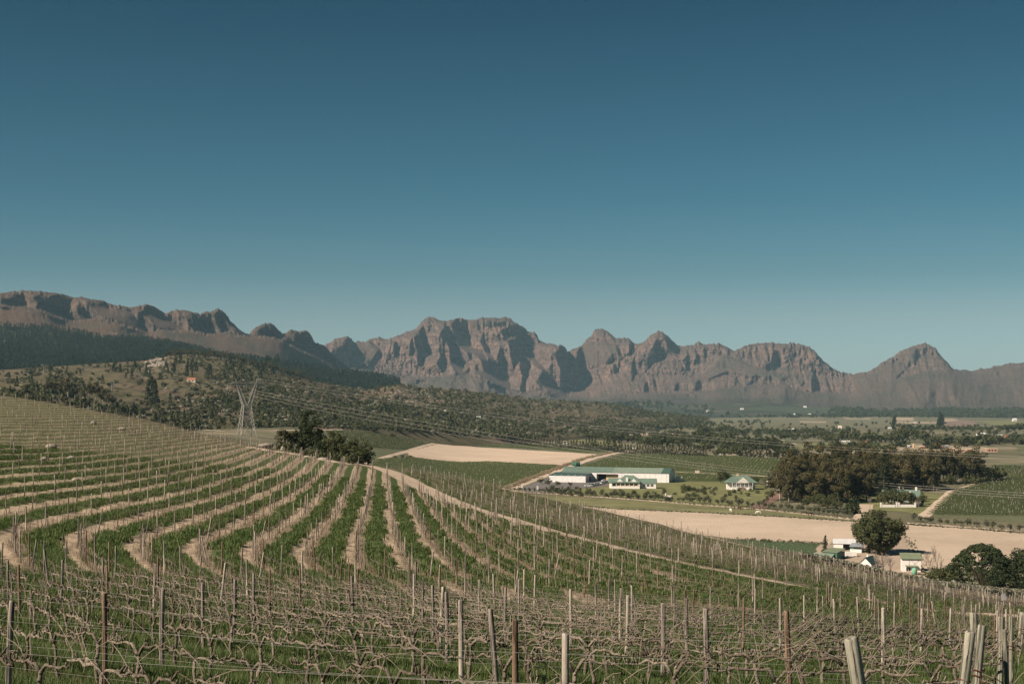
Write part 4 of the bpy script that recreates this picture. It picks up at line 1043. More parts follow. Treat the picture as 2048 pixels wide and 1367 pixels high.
# ------------------------------------------------------------------ instancing of uncountable stuff
def scatter(name, pos, rotz, scl, idx, templates, kind='stuff', tilt=None):
    """one object that instances small meshes on its points"""
    pos = np.asarray(pos, np.float32); n = len(pos)
    me = bpy.data.meshes.new(name); me.vertices.add(n); me.vertices.foreach_set('co', pos.ravel())
    rot = np.zeros((n, 3), np.float32); rot[:, 2] = rotz
    if tilt is not None: rot[:, 0] = tilt[:, 0]; rot[:, 1] = tilt[:, 1]
    a = me.attributes.new('rot', 'FLOAT_VECTOR', 'POINT'); a.data.foreach_set('vector', rot.ravel())
    scl = np.asarray(scl, np.float32)
    if scl.ndim == 1: scl = np.repeat(scl[:, None], 3, 1)
    a = me.attributes.new('scl', 'FLOAT_VECTOR', 'POINT'); a.data.foreach_set('vector', np.ascontiguousarray(scl, dtype=np.float32).ravel())
    a = me.attributes.new('idx', 'INT', 'POINT'); a.data.foreach_set('value', np.asarray(idx, np.int32))
    me.update()
    coll = bpy.data.collections.new(name + '_kinds')
    for i, t_ in enumerate(templates):
        o = bpy.data.objects.new('%s_kind_%02d' % (name, i), t_); coll.objects.link(o)
    g = bpy.data.node_groups.new(name + '_nodes', 'GeometryNodeTree')
    g.interface.new_socket('Geometry', in_out='INPUT', socket_type='NodeSocketGeometry')
    g.interface.new_socket('Geometry', in_out='OUTPUT', socket_type='NodeSocketGeometry')
    N = g.nodes.new; L = g.links.new
    gi, go = N('NodeGroupInput'), N('NodeGroupOutput')
    ci = N('GeometryNodeCollectionInfo'); ci.inputs['Collection'].default_value = coll
    ci.inputs['Separate Children'].default_value = True; ci.inputs['Reset Children'].default_value = True
    ip = N('GeometryNodeInstanceOnPoints'); ip.inputs['Pick Instance'].default_value = True
    def na(nm, dt):
        x = N('GeometryNodeInputNamedAttribute'); x.data_type = dt; x.inputs['Name'].default_value = nm; return x.outputs['Attribute']
    er = N('FunctionNodeEulerToRotation')
    L(na('rot', 'FLOAT_VECTOR'), er.inputs[0])
    L(gi.outputs[0], ip.inputs['Points']); L(ci.outputs[0], ip.inputs['Instance'])
    L(na('idx', 'INT'), ip.inputs['Instance Index']); L(er.outputs[0], ip.inputs['Rotation']); L(na('scl', 'FLOAT_VECTOR'), ip.inputs['Scale'])
    L(ip.outputs[0], go.inputs[0])
    o = obj(name, me, kind=kind)
    md = o.modifiers.new('scatter', 'NODES'); md.node_group = g
    return o

# ------------------------------------------------------------------ bark and wood
def bark_mat(name, a, b, c, scale=30):
    k = NM(name, 0.9, 0.1)
    vec = k.mapped((1, 1, 0.35), kind='obj')
    n = k.noise(scale, 6, 0.75, vec=vec)
    col = k.ramp(n, [(0.28, a), (0.5, b), (0.72, c)])
    col = k.mix(0.55, col, k.mix(k.rnd(), a, c))
    col = k.mix(k.ramp(k.noise(scale * 2.2, 4, 0.8, vec=vec), [(0.42, 0.75), (0.54, 0.0)]), col, tuple(x * 0.35 for x in a))
    k.bump(n, 1.0, 0.03)
    return k.done(col)
m_bark = bark_mat('vine_bark', (0.105, 0.082, 0.060), (0.24, 0.196, 0.150), (0.40, 0.335, 0.262))
m_cane = flat('vine_cane', (0.25, 0.200, 0.152), 0.8, 0.3, 8)

def wood(name, a, b, c, s=1.0):
    k = NM(name, 0.85, 0.15)
    grain = k.noise(26 * s, 6, 0.7, vec=k.mapped((1, 1, 0.05), kind='obj'))
    crack = k.ramp(k.noise(34 * s, 3, 0.6, vec=k.mapped((1, 1, 0.03), kind='obj'), dist=0.4), [(0.40, 1.0), (0.47, 0.0)])
    blot = k.noise(3.2, 4, 0.6, vec=k.co('obj'))
    col = k.ramp(grain, [(0.28, a), (0.5, b), (0.72, c)])
    col = k.mix(k.ramp(blot, [(0.45, 0.0), (0.7, 0.45)]), col, tuple(x * 0.55 for x in a))
    col = k.mix(k.math('MULTIPLY', crack, 0.8), col, tuple(x * 0.25 for x in a))
    col = k.mix(k.math('MULTIPLY', k.rnd(), 0.35), col, tuple(x * 0.6 for x in b))
    k.bump(k.math('SUBTRACT', grain, crack), 1.0, 0.02)
    return k.done(col)
m_wg = wood('weathered_wood_grey', (0.17, 0.14, 0.115), (0.29, 0.245, 0.205), (0.40, 0.345, 0.295))
m_wb = wood('weathered_wood_brown', (0.12, 0.078, 0.050), (0.23, 0.155, 0.105), (0.36, 0.26, 0.18))
m_wl = wood('pale_wood', (0.30, 0.25, 0.205), (0.46, 0.39, 0.325), (0.58, 0.50, 0.42))
m_wy = wood('lichen_grey_wood', (0.23, 0.215, 0.17), (0.35, 0.325, 0.255), (0.45, 0.42, 0.34), 0.6)
m_wire = flat('galvanised_wire', (0.17, 0.155, 0.14), 0.6, 0.1, 5)
m_rust = flat('rusty_wire', (0.14, 0.062, 0.035), 0.7, 0.3, 20)

def post_mesh(name, h, r, mats, seed, n=10, bury=0.25, sides=4):
    rr = random.Random(seed)
    mb = MB()
    k = sides + 1
    ax, ay = rr.uniform(-.02, .02), rr.uniform(-.02, .02)
    pts, rs = [], []
    for i in range(k + 1):
        t = i / k; z = -bury + (h + bury) * t
        pts.append((ax * math.sin(t * 3.1), ay * math.sin(t * 2.6), z)); rs.append(r * (1.06 - 0.12 * t + rr.uniform(-.02, .02)))
    top = pts[-1]
    pts[-1] = (top[0], top[1], h - 0.02)
    pts.append((top[0], top[1], h)); rs.append(rs[-1] * 0.82)
    mb.tube(pts, rs, n)
    # uneven saw cut and flattened flanks
    vs = [Vector(v) for v in mb.v]
    sl_ = rr.uniform(-.25, .25)
    out = []
    for i, v in enumerate(vs):
        ring, kk = divmod(i, n)
        f = 1 + 0.07 * math.sin(kk * 2.3 + seed) 
        v = Vector((pts[ring][0] + (v.x - pts[ring][0]) * f, pts[ring][1] + (v.y - pts[ring][1]) * f, v.z))
        if ring >= len(pts) - 2: v.z += (v.x - pts[ring][0]) * sl_
        out.append(tuple(v))
    mb.v = out
    return mb.mesh(name, mats, True)

# ------------------------------------------------------------------ vines
def wob_line(rr, p0, p1, n, amp):
    p0, p1 = Vector(p0), Vector(p1); out = []
    ph = [rr.uniform(0, 6.28) for _ in range(3)]
    for i in range(n + 1):
        t = i / n
        p = p0.lerp(p1, t)
        w = math.sin(t * math.pi) ** 0.6 if 0 < t < 1 else 0
        p += Vector((0, math.sin(t * 7 + ph[0]) * amp * 0.8, math.sin(t * 9 + ph[1]) * amp + math.sin(t * 17 + ph[2]) * amp * 0.45)) * w
        p += Vector((rr.uniform(-1, 1), rr.uniform(-1, 1), rr.uniform(-1, 1))) * amp * 0.25 * w
        out.append(p)
    return out

def vine_parts(seed, lod=0, canes=1.0):
    rr = random.Random(seed)
    n = (7, 4, 3)[lod]
    H = rr.uniform(0.70, 0.82)
    lx = rr.uniform(-0.22, 0.22); ly = rr.uniform(-0.08, 0.08)
    fork = Vector((lx, ly, H * rr.uniform(0.74, 0.9)))
    tr = MB()
    r0 = rr.uniform(0.024, 0.034) * (1, 0.8, 0.85)[lod]
    seg = (7, 4, 2)[lod]
    p = wob_line(rr, (0, 0, -0.1), fork, seg, 0.035)
    tr.tube(p, [r0 * (1.25 - 0.4 * i / seg + (rr.uniform(-.12, .16) if lod == 0 else 0)) for i in range(seg + 1)], n)
    if lod == 0:
        for _ in range(3):
            q = p[rr.randint(2, seg)]; tr.tube([q, q + Vector((rr.uniform(-.05, .05), rr.uniform(-.05, .05), rr.uniform(0, .06)))], [r0 * 1.1, r0 * 0.6], 6)
    arms = []; cns = []
    for sgn in (-1, 1):
        L = rr.uniform(0.58, 0.76)
        am = MB()
        s2 = (12, 5, 3)[lod]
        end = Vector((sgn * L, rr.uniform(-.03, .03), 0.80 + rr.uniform(-.05, .03)))
        up = fork + Vector((sgn * rr.uniform(0.08, 0.16), 0, 0.80 - fork.z + rr.uniform(-0.02, 0.03)))
        path = [fork.copy()] + wob_line(rr, up, end, s2, 0.022)
        ra = rr.uniform(0.018, 0.024) * (1, 0.78, 0.85)[lod]
        am.tube(path, [ra * 1.15] + [ra * (1.05 - 0.5 * i / s2 + (rr.uniform(-.25, .5) if lod == 0 else 0)) for i in range(s2 + 1)], n)
        for i in range(1, s2 + 1):
            if rr.random() < (0.62 if lod < 2 else 0.5):
                q = path[i + 1] if i + 1 < len(path) else path[-1]
                d = Vector((rr.uniform(-.5, .5), rr.uniform(-.45, .45), rr.uniform(0.5, 1.0))).normalized()
                e = q + d * rr.uniform(0.05, 0.13)
                am.tube([q, e], [ra * 0.75, ra * 0.5], max(3, n - 2))
                if lod == 0 and rr.random() < 0.6:
                    am.tube([e, e + Vector((d.x + rr.uniform(-.6, .6), d.y, d.z * 0.6)).normalized() * rr.uniform(.03, .08)], [ra * 0.6, ra * 0.35], 5)
                if rr.random() < 0.42 * canes:
                    d2 = Vector((rr.uniform(-1.1, 1.1), rr.uniform(-.5, .5), rr.uniform(0.2, 1.0))).normalized()
                    cl = rr.uniform(0.2, 0.75) * (1 if rr.random() < .6 else -1)
                    m1 = e + d2 * cl * 0.5 + Vector((0, 0, 0.03)); m2 = e + d2 * cl
                    cn = MB(); cns.append(cn); cn.tube([e, m1, m2], [0.0055, 0.0045, 0.003] if lod == 0 else [0.009, 0.007, 0.005], 4 if lod == 0 else 3, cap=False)
        arms.append(am)
    return tr, arms, cns

vine_protos = []
N_VINE_KINDS = 7
for i in range(N_VINE_KINDS):
    tr, arms, cns = vine_parts(100 + i, 0, 2.2)
    vine_protos.append((tr.mesh('vine_trunk', m_bark, True), [a.mesh('vine_cordon', m_bark, True) for a in arms], [c.mesh('vine_cane', m_cane) for c in cns[:6]]))
def merged(seed, lod, canes):
    tr, arms, cns = vine_parts(seed, lod, canes)
    m = MB(); m.add(tr.v, tr.f, 0)
    for a in arms: m.add(a.v, a.f, 0)
    for c in cns: m.add(c.v, c.f, 1)
    return m.mesh('vine_far', [m_bark, m_cane], True)
mid_kinds = [merged(200 + i, 1, 0.5) for i in range(6)] + [merged(300 + i, 2, 5.0) for i in range(5)]

vz = ground(vx, vy)
vd = np.hypot(vx, vy)
vu = 1024 + F * vx / vy; vv_ = HZ - F * (vz + 0.8) / vy
inview = (vu > -90) & (vu < 2140) & (vv_ < 1420) & (vv_ > 760)
order = np.argsort(np.where(inview, vd, 1e9))
near = order[:300]
isnear = np.zeros(len(vx), bool); isnear[near] = True
VG = 'bare grapevines in the near trellis rows'
for n_, i in enumerate(near):
    tm, am, cm = vine_protos[RN.randint(N_VINE_KINDS)]
    reg = ('leftmost', 'second', 'third', 'fourth', 'fifth', 'rightmost')[int(min(5, max(0, vu[i] // 342)))]
    dep = 'nearest rows' if vd[i] < 22 else ('second band of rows' if vd[i] < 29 else 'third band of rows')
    vl = 'bare gnarled grapevine in the %s, %s sixth of view' % (dep, reg)
    t_ = thing('grape_vine', vl, 'grapevine', (vx[i], vy[i], vz[i]), va[i] + (math.pi if RN.rand() < .5 else 0), 'grapevines of the %s, %s sixth' % (dep, reg), RN.uniform(0.95, 1.12))
    obj('trunk', tm, t_)
    for a in am: obj('cordon', a, t_)
    for c_ in cm: obj('cane', c_, t_)
far = np.where(~isnear & (vu > -200) & (vu < 2280))[0]
idx = np.where(vb[far] == 2, 6 + RN.randint(0, 5, len(far)), RN.randint(0, 6, len(far)))
# the old wood is thinner than a picture line can carry beyond some distance: keep true size
sc_ = np.stack([RN.uniform(0.95, 1.1, len(far)), RN.uniform(0.7, 0.9, len(far)), RN.uniform(0.82, 0.95, len(far))], -1)
scatter('grape_vines', np.stack([vx[far], vy[far], vz[far]], -1), va[far] + (RN.rand(len(far)) < .5) * math.pi, sc_, idx, mid_kinds)

# ------------------------------------------------------------------ posts
# near posts: (u of the top, v of the top, sideways lean of the top in metres, thickness, wood)
NEARP = [(15, 1126, 0, 1, 'g'), (25, 1213, .06, 1.25, 'g'), (73, 1083, .2, 1, 'g'), (125, 1125, .08, 1, 'g'), (133, 1085, .05, .9, 'g'), (206, 1120, 0, 1, 'g'), (208, 1198, 0, 1.15, 'b'), (232, 1096, .06, 1, 'g'), (256, 1086, .25, 1, 'g'),
    (316, 1119, 0, 1, 'b'), (325, 1188, 0, 1.1, 'g'), (343, 1087, .06, 1, 'g'), (403, 1112, .1, .9, 'g'), (410, 1173, .03, 1.05, 'g'), (450, 1131, .18, 1, 'l'), (470, 1166, .05, 1.1, 'g'), (512, 1153, .03, 1.1, 'g'), (540, 1144, 0, 1, 'b'),
    (527, 1108, .25, .8, 'l'), (600, 1140, 0, .85, 'b'), (587, 1103, .04, .9, 'g'), (684, 1121, .12, .9, 'b'), (699, 1130, .04, 1, 'b'), (709, 1158, .04, 1.05, 'g'), (716, 1142, .05, .9, 'b'), (731, 1088, .06, 1, 'g'), (781, 1109, 0, 1, 'b'), (846, 1161, 0, .95, 'g'),
    (880, 1133, .12, .9, 'l'), (865, 1178, 0, 1, 'g'), (886, 1181, .08, 1.1, 'l'), (893, 1193, 0, 1.1, 'g'), (918, 1211, -.04, 1.2, 'l'), (981, 1230, -.1, 1.1, 'g'), (1031, 1254, 0, 1.1, 'b'), (1131, 1284, 0, 1.1, 'l'),
    (943, 1152, 0, .8, 'g'), (963, 1165, .04, 1, 'l'), (1011, 1182, 0, 1, 'g'), (1036, 1145, .16, .9, 'l'), (1036, 1164, 0, .9, 'l'), (1142, 1185, 0, .95, 'l'), (1190, 1142, .22, .9, 'b'), (1221, 1164, .04, .8, 'l'), (1230, 1162, 0, .8, 'l'),
    (1239, 1183, -.03, 1, 'l'), (1247, 1198, -.04, 1.15, 'l'), (1263, 1177, 0, .9, 'l'), (1284, 1168, 0, .8, 'b'), (1309, 1144, .22, .8, 'l'), (1322, 1215, -.04, 1.25, 'g'), (1337, 1160, .04, .8, 'l'), (1349, 1175, 0, .9, 'g'), (1375, 1205, 0, 1, 'g'), (1388, 1184, .06, .8, 'b'),
    (1411, 1228, 0, 1.2, 'g'), (1424, 1178, .03, .8, 'l'), (1436, 1168, .18, .8, 'l'), (1482, 1203, -.03, .85, 'b'), (1508, 1181, -.04, .9, 'l'), (1554, 1176, 0, .8, 'l'), (1561, 1203, 0, 1, 'l'), (1573, 1232, -.06, 1.3, 'b'), (1608, 1195, 0, .8, 'l'), (1646, 1196, 0, .8, 'g'),
    (1667, 1202, -.06, 1.1, 'l'), (1689, 1186, 0, .8, 'l'), (1714, 1197, -.05, .9, 'l'), (1749, 1200, -.02, .85, 'b'), (1757, 1204, 0, .85, 'g'), (1766, 1223, 0, 1.15, 'l'), (1789, 1209, 0, .85, 'l'), (1801, 1198, 0, .7, 'l'), (1822, 1197, 0, .7, 'l'), (1838, 1221, -.05, .9, 'b'),
    (1843, 1194, 0, .7, 'l'), (1850, 1211, .03, .8, 'g'), (1859, 1207, 0, .7, 'b'), (1898, 1221, -.03, 1.1, 'l')]
WM = {'g': m_wg, 'b': m_wb, 'l': m_wl}
post_kinds = {c: [post_mesh('trellis_post', 1.60, 0.045, m, 7 * j + ord(c)) for j in range(3)] for c, m in WM.items()}
PG = 'wooden posts holding up the near trellis rows'
near_xy = []
def put_post(x, y, lean, th, c, j, label, group=None):
    z = float(ground(x, y))
    o = obj('trellis_post', post_kinds[c][j], None, (x, y, z), label=label, cat='post', group=group)
    o.scale = (th * 0.9, th * 0.9, 1.0)
    o.rotation_euler = (RN.uniform(-.02, .02), math.atan2(lean, 1.52), RN.uniform(0, 6.28) if abs(lean) < .05 else 0)
    return o
SPECIAL = {(208, 1198): 'dark brown round trellis post rising from the lower left edge of the near vines', (1131, 1284): 'thick pale post with a cracked flat top at the bottom centre of the near vines',
    (1031, 1254): 'short brown post just left of the thick pale cracked post', (918, 1211): 'post half pale and half brown standing right of two close grey posts', (1190, 1142): 'split dark post leaning right among upright pale posts on the slope',
    (1573, 1232): 'tall brown and cream post standing above the tangled vines at the lower right', (25, 1213): 'thick grey post in the lower left corner of the vineyard', (981, 1230): 'grey post leaning left between the half brown post and the short brown post',
    (1411, 1228): 'squared grey post with a flat top left of the tall brown and cream post', (325, 1188): 'slim grey post next right of the dark brown round post'}
NAMEC = {'g': 'grey', 'b': 'brown', 'l': 'pale'}
for (u, v, ln, th, c) in NEARP:
    x, y = hill_at(u, v, 1.5)
    if y > 62: continue
    near_xy.append((x, y))
    lean_w = 'leaning' if abs(ln) > .1 else 'upright'
    key = (u, v)
    lab = SPECIAL.get(key)
    grp = None if lab else 'upright and leaning %s posts of the near rows' % NAMEC[c]
    reg = 'left' if u < 512 else ('centre left' if u < 1024 else ('centre right' if u < 1536 else 'right'))
    if not lab:
        lab = '%s %s wooden post among the near vines, %s quarter of the view' % (lean_w, NAMEC[c], reg)
        grp = '%s %s near posts, %s quarter' % (lean_w, NAMEC[c], reg)
    put_post(x - ln, y, ln * 1.0, th * 0.95, c, RN.randint(3), lab, grp)
nx_ = np.array(near_xy)
# remaining posts along the rows
pz_ = ground(px_, py_)
pu = 1024 + F * px_ / py_; pv = HZ - F * (pz_ + 1.5) / py_
pd2 = np.hypot(px_, py_)
dmin = np.min(np.hypot(px_[:, None] - nx_[None, :, 0], py_[:, None] - nx_[None, :, 1]), 1)
ok = (pu > -200) & (pu < 2250) & ~((pd2 < 62) & ((dmin < 2.6) | (pu > 0) & (pu < 2000) & (pd2 < 40)))
cand = np.where(ok)[0]
vis_ = (pu[cand] > -30) & (pu[cand] < 2078)
od = cand[np.argsort(np.where(vis_, pd2[cand], 1e9))]
n_obj = 300 - len(near_xy) - 12
for i in od[:n_obj]:
    c = 'ggllgb'[RN.randint(6)]
    reg = 'left' if pu[i] < 512 else ('centre left' if pu[i] < 1024 else ('centre right' if pu[i] < 1536 else 'right'))
    lab = 'slim %s wooden trellis post in the curving rows, %s quarter of the view' % (NAMEC[c], reg)
    put_post(px_[i], py_[i], RN.uniform(-.05, .05) + (RN.rand() < .12) * RN.uniform(-.3, .3), RN.uniform(0.85, 1.1), c, RN.randint(3), lab, '%s posts in the curving rows, %s quarter' % (NAMEC[c], reg))
rest = od[n_obj:]
far_kinds = [post_mesh('post_far', 1.66, 0.047, m, 50 + j, 5, sides=1) for j, m in enumerate((m_wg, m_wl, m_wl, m_wy, m_wl))]
tl = np.stack([RN.normal(0, .03, len(rest)), RN.normal(0, .03, len(rest))], -1)
ps = np.stack([RN.uniform(1.0, 1.2, len(rest)), RN.uniform(1.0, 1.2, len(rest)), RN.uniform(0.88, 1.1, len(rest))], -1)
scatter('trellis_posts', np.stack([px_[rest], py_[rest], pz_[rest]], -1), RN.uniform(0, 6, len(rest)), ps, RN.randint(0, 5, len(rest)), far_kinds, tilt=tl)

# strainer posts at the row ends, lower right (u, v of the top, u, v of a point lower down, width px, depth)
ENDP = [((1700, 1269), (1722, 1400), 30, 'y', 'thick pale strainer post cut flat on top standing alone at the lower right', 0),
    ((1946, 1224), (1948, 1300), 16, 'y', 'grey strainer post standing upright behind the two leaning end posts', 0),
    ((1941, 1258), (1922, 1400), 21, 'y', 'thick end post leaning right with rusty wire wound low around it', 1),
    ((1964, 1248), (1950, 1400), 17, 'y', 'end post leaning right with a rust band, close beside the thicker leaning post', 1),
    ((2002, 1232), (1998, 1400), 12, 'y', 'upright grey post right of the two leaning end posts', 0),
    ((2008, 1258), (2013, 1400), 9, 'y', 'lower thin post touching the upright grey post near the right edge', 0),
    ((2022, 1231), (2021, 1400), 9, 'y', 'slim upright post with dark wire rings, second from the right edge', 1),
    ((2045, 1223), (2036, 1345), 12, 'y', 'grey post at the right edge of the view leaning slightly right', 1)]
for (tu, tv), (bu, bv), wpx, c, lab, ring in ENDP:
    x, y = hill_at(tu, tv, 1.62)
    z = float(ground(x, y))
    r = wpx / F * y / 2
    lean = -(bu - tu) / (bv - tv) * 1.62
    t_ = thing('strainer_post', lab, 'post', (x - lean, y, z), 0)
    t_.rotation_euler = (0, math.atan2(lean, 1.62), 0)
    obj('pole', post_mesh('pole', 1.62, r, m_wy, int(tu), 14), t_)
    if ring:
        for zz_ in (0.95, 1.02):
            mb = MB()
            pts = [((r + .008) * math.cos(a) * 1.04, (r + .008) * math.sin(a) * 1.04, zz_ + .012 * math.sin(a * 2)) for a in np.linspace(0, 2 * math.pi, 17)]
            mb.tube(pts, 0.007, 5, cap=False)
            if zz_ > 1: mb.tube([(r * .4, -r * 1.0, .93), (r * .7, -r * 1.3, .86), (r * .3, -r * 1.25, .80), (r * .6, -r * 1.2, .74)], 0.006, 5)
            obj('wire_tie', mb.mesh('wire_tie', m_rust), t_)

# ------------------------------------------------------------------ trellis wires of the near rows
n_w = 0
for lv, P in lines1:
    seg = np.hypot(P[:, 0], P[:, 1])
    m = (seg < 46) & (blocks(P[:, 0], P[:, 1]) == 1)
    idxs = np.where(m)[0]
    if len(idxs) < 6: continue
    runs = np.split(idxs, np.where(np.diff(idxs) > 1)[0] + 1)
    for rn in runs:
        if len(rn) < 6: continue
        Q = P[rn]
        zq = ground(Q[:, 0], Q[:, 1])
        uu_ = 1024 + F * Q[:, 0] / Q[:, 1]
        if not ((uu_ > -20) & (uu_ < 2070)).any(): continue
        for h in (0.76, 1.08, 1.40):
            mb = MB(); mb.tube([(a, b, c + h + 0.012 * math.sin(j * 0.9)) for j, (a, b, c) in enumerate(zip(Q[:, 0], Q[:, 1], zq))], 0.0018, 3, cap=False)
            nm = {0.76: 'low', 1.08: 'middle', 1.40: 'upper'}[h]
            o = obj('trellis_wire', mb.mesh('trellis_wire', m_wire), label='thin %s wire strung from post to post along a near vine row' % nm, cat='wire', group='%s wires of the near vine rows' % nm)
            n_w += 1
print('wires', n_w, 'near posts', len(near_xy))

# ------------------------------------------------------------------ grass and cover crop
def leaf_mat(name, a, b, rough=0.6, trans=0.25):
    k = NM(name, rough, 0.25)
    col = k.mix(k.rnd(), a, b)
    col = k.mix(k.math('MULTIPLY', k.ramp(k.noise(0.6, 3, 0.6), [(0.3, 0.0), (0.7, 1.0)]), 0.5), col, tuple(x * 0.6 for x in a))
    k.setin(k.b.inputs['Base Color'], col)
    if trans:
        tb = k.n('ShaderNodeBsdfTranslucent'); k.setin(tb.inputs[0], col)
        mx = k.n('ShaderNodeMixShader'); mx.inputs[0].default_value = trans
        out = k.t.nodes['Material Output']
        k.link(k.b.outputs[0], mx.inputs[1]); k.link(tb.outputs[0], mx.inputs[2]); k.link(mx.outputs[0], out.inputs[0])
    return k.m
m_blade = leaf_mat('grass_blade', (0.080, 0.130, 0.036), (0.165, 0.205, 0.068), 0.6, 0.4)
m_dry = leaf_mat('dry_grass_blade', (0.20, 0.15, 0.09), (0.32, 0.25, 0.15))
def tuft(seed, n, h, spread, mat, w=0.008):
    rr = random.Random(seed); v, f = [], []
    for i in range(n):
        a = rr.uniform(0, 6.28); r = spread * math.sqrt(rr.random())
        x, y = r * math.cos(a), r * math.sin(a); hh = h * rr.uniform(0.5, 1.15)
        b = rr.uniform(0, 6.28); lx, ly = math.cos(b) * hh * rr.uniform(.1, .55), math.sin(b) * hh * rr.uniform(.1, .55)
        c = b + 1.57; wx, wy = math.cos(c) * w, math.sin(c) * w
        k_ = len(v)
        v += [(x - wx, y - wy, -0.02), (x + wx, y + wy, -0.02), (x + lx * .4 + wx * .8, y + ly * .4 + wy * .8, hh * .6), (x + lx * .4 - wx * .8, y + ly * .4 - wy * .8, hh * .6), (x + lx, y + ly, hh)]
        f += [(k_, k_ + 1, k_ + 2, k_ + 3), (k_ + 3, k_ + 2, k_ + 4)]
    return mesh_np('tuft', v, f, mat)
tufts = [tuft(i, 22, 0.20, 0.17, m_blade, 0.006) for i in range(4)] + [tuft(20 + i, 26, 0.30, 0.24, m_blade, 0.011) for i in range(3)] + [tuft(30 + i, 14, 0.20, 0.16, m_dry, 0.004) for i in range(2)] + [tuft(40 + i, 34, 0.30, 0.45, m_blade, 0.028) for i in range(3)]
def sample_ground(n, d0, d1, pw=1.0):
    """points spread over the hill with even density in the ring d0..d1 inside the view"""
    out = []
    d = np.sqrt(RN.uniform(d0 ** 2, d1 ** 2, n)); u = RN.uniform(-120, 2170, n)
    return (u - 1024) / F * d, d
gx, gy, gi_, gs = [], [], [], []
def add_tufts(n, d0, d1, kinds, s0, s1, mode):
    x, y = sample_ground(n, d0, d1)
    b = blocks(x, y); f = phi_fn(x, y); f = f - np.floor(f)
    f = f + RN.normal(0, .03, n)
    lush_ = y < 62
    if mode == 'green':
        keep = ((b == 1) & ((f > .21) & (f < .645) | lush_ & (RN.rand(n) < .62))) | (b == 0) & (y < 60)
        pn = np.sin(x * .35 + np.sin(y * .21) * 2) * np.sin(y * .27 + x * .11)
        keep &= (pn + RN.rand(n) * 1.4 > -0.25)
    elif mode == 'right':
        keep = (b == 2) & (RN.rand(n) < .8)
    else:
        keep = (b == 1) & ((f < .2) | (f > .9)) | (b == 0)
    rdm, _ = dist_line(x, y, road_r) if mode != 'near' else (np.full(n, 99.), 0)
    keep &= rdm > 2.4
    x, y = x[keep], y[keep]
    gx.append(x); gy.append(y); gi_.append(RN.choice(kinds, len(x))); gs.append(RN.uniform(s0, s1, len(x)))
add_tufts(30000, 8, 34, [0, 1, 2, 3], 0.8, 1.35, 'green')
add_tufts(26000, 30, 75, [4, 5, 6], 0.75, 1.25, 'green')
add_tufts(30000, 70, 190, [9, 10, 11], 0.8, 1.25, 'green')
add_tufts(14000, 75, 290, [9, 10, 11], 0.8, 1.3, 'right')
add_tufts(9000, 9, 50, [7, 8], 0.8, 1.5, 'dry')
add_tufts(9000, 50, 120, [7, 8], 1.0, 1.8, 'dry')
gx, gy, gi_, gs = map(np.concatenate, (gx, gy, gi_, gs))
# sit on the actual ground mesh: rebuild its low ridges
fz = phi_fn(gx, gy); fz = fz - np.floor(fz)
gz = ground(gx, gy) + np.where(blocks(gx, gy) == 1, np.clip(np.cos((fz - .5) * 2 * np.pi), 0, 1) * .14, 0) * np.clip((170 - gy) / 60, 0, 1) - 0.02
scatter('grass', np.stack([gx, gy, gz], -1), RN.uniform(0, 6.28, len(gx)), gs, gi_, tufts)
print('tufts', len(gx))
# ------------------------------------------------------------------ foliage
def fol_mat(name, a, b, c=None, rough=0.75, trans=0.12, s=0.5):
    k = NM(name, rough, 0.15)
    n = k.noise(s, 4, 0.7, vec=k.co('obj'))
    col = k.ramp(n, [(0.3, a), (0.7, b)])
    if c: col = k.mix(k.ramp(k.noise(s * 0.7, 3, 0.6, vec=k.co('obj')), [(0.52, 0.0), (0.66, 0.8)]), col, c)
    col = k.mix(k.math('MULTIPLY', k.rnd(), 0.35), col, tuple(x * 0.6 for x in a))
    k.setin(k.b.inputs['Base Color'], col)
    tb = k.n('ShaderNodeBsdfTranslucent'); k.setin(tb.inputs[0], col)
    mx = k.n('ShaderNodeMixShader'); mx.inputs[0].default_value = trans
    k.link(k.b.outputs[0], mx.inputs[1]); k.link(tb.outputs[0], mx.inputs[2]); k.link(mx.outputs[0], k.t.nodes['Material Output'].inputs[0])
    return k.m
m_olivegreen = fol_mat('broadleaf_foliage', (0.042, 0.050, 0.020), (0.100, 0.104, 0.042))
m_euc = fol_mat('eucalyptus_foliage', (0.048, 0.048, 0.020), (0.100, 0.090, 0.040), (0.150, 0.096, 0.036))
m_pine = fol_mat('pine_foliage', (0.022, 0.034, 0.014), (0.050, 0.064, 0.024))
m_cyp = fol_mat('windbreak_foliage', (0.024, 0.032, 0.015), (0.058, 0.060, 0.026))
m_plant = fol_mat('plantation_foliage', (0.016, 0.032, 0.020), (0.034, 0.056, 0.032), s=0.05)
m_shrub = fol_mat('scrub_foliage', (0.058, 0.060, 0.028), (0.120, 0.115, 0.055), (0.15, 0.11, 0.062), s=0.3)
m_shrub2 = fol_mat('scrub_foliage_green', (0.050, 0.066, 0.026), (0.100, 0.115, 0.048), s=0.3)
m_grey = fol_mat('grey_bush_foliage', (0.17, 0.165, 0.118), (0.30, 0.285, 0.215), s=0.8)
m_oliv = fol_mat('olive_foliage', (0.060, 0.066, 0.040), (0.115, 0.118, 0.075), s=0.8)
m_trunk = flat('tree_bark', (0.15, 0.12, 0.095), 0.9, 0.35, 2.0, kind='obj')
m_pale = flat('pale_trunk', (0.36, 0.31, 0.26), 0.85, 0.3, 1.0, kind='obj')
m_twig = flat('bare_twigs', (0.25, 0.205, 0.17), 0.9, 0.3, 1.5, kind='obj')

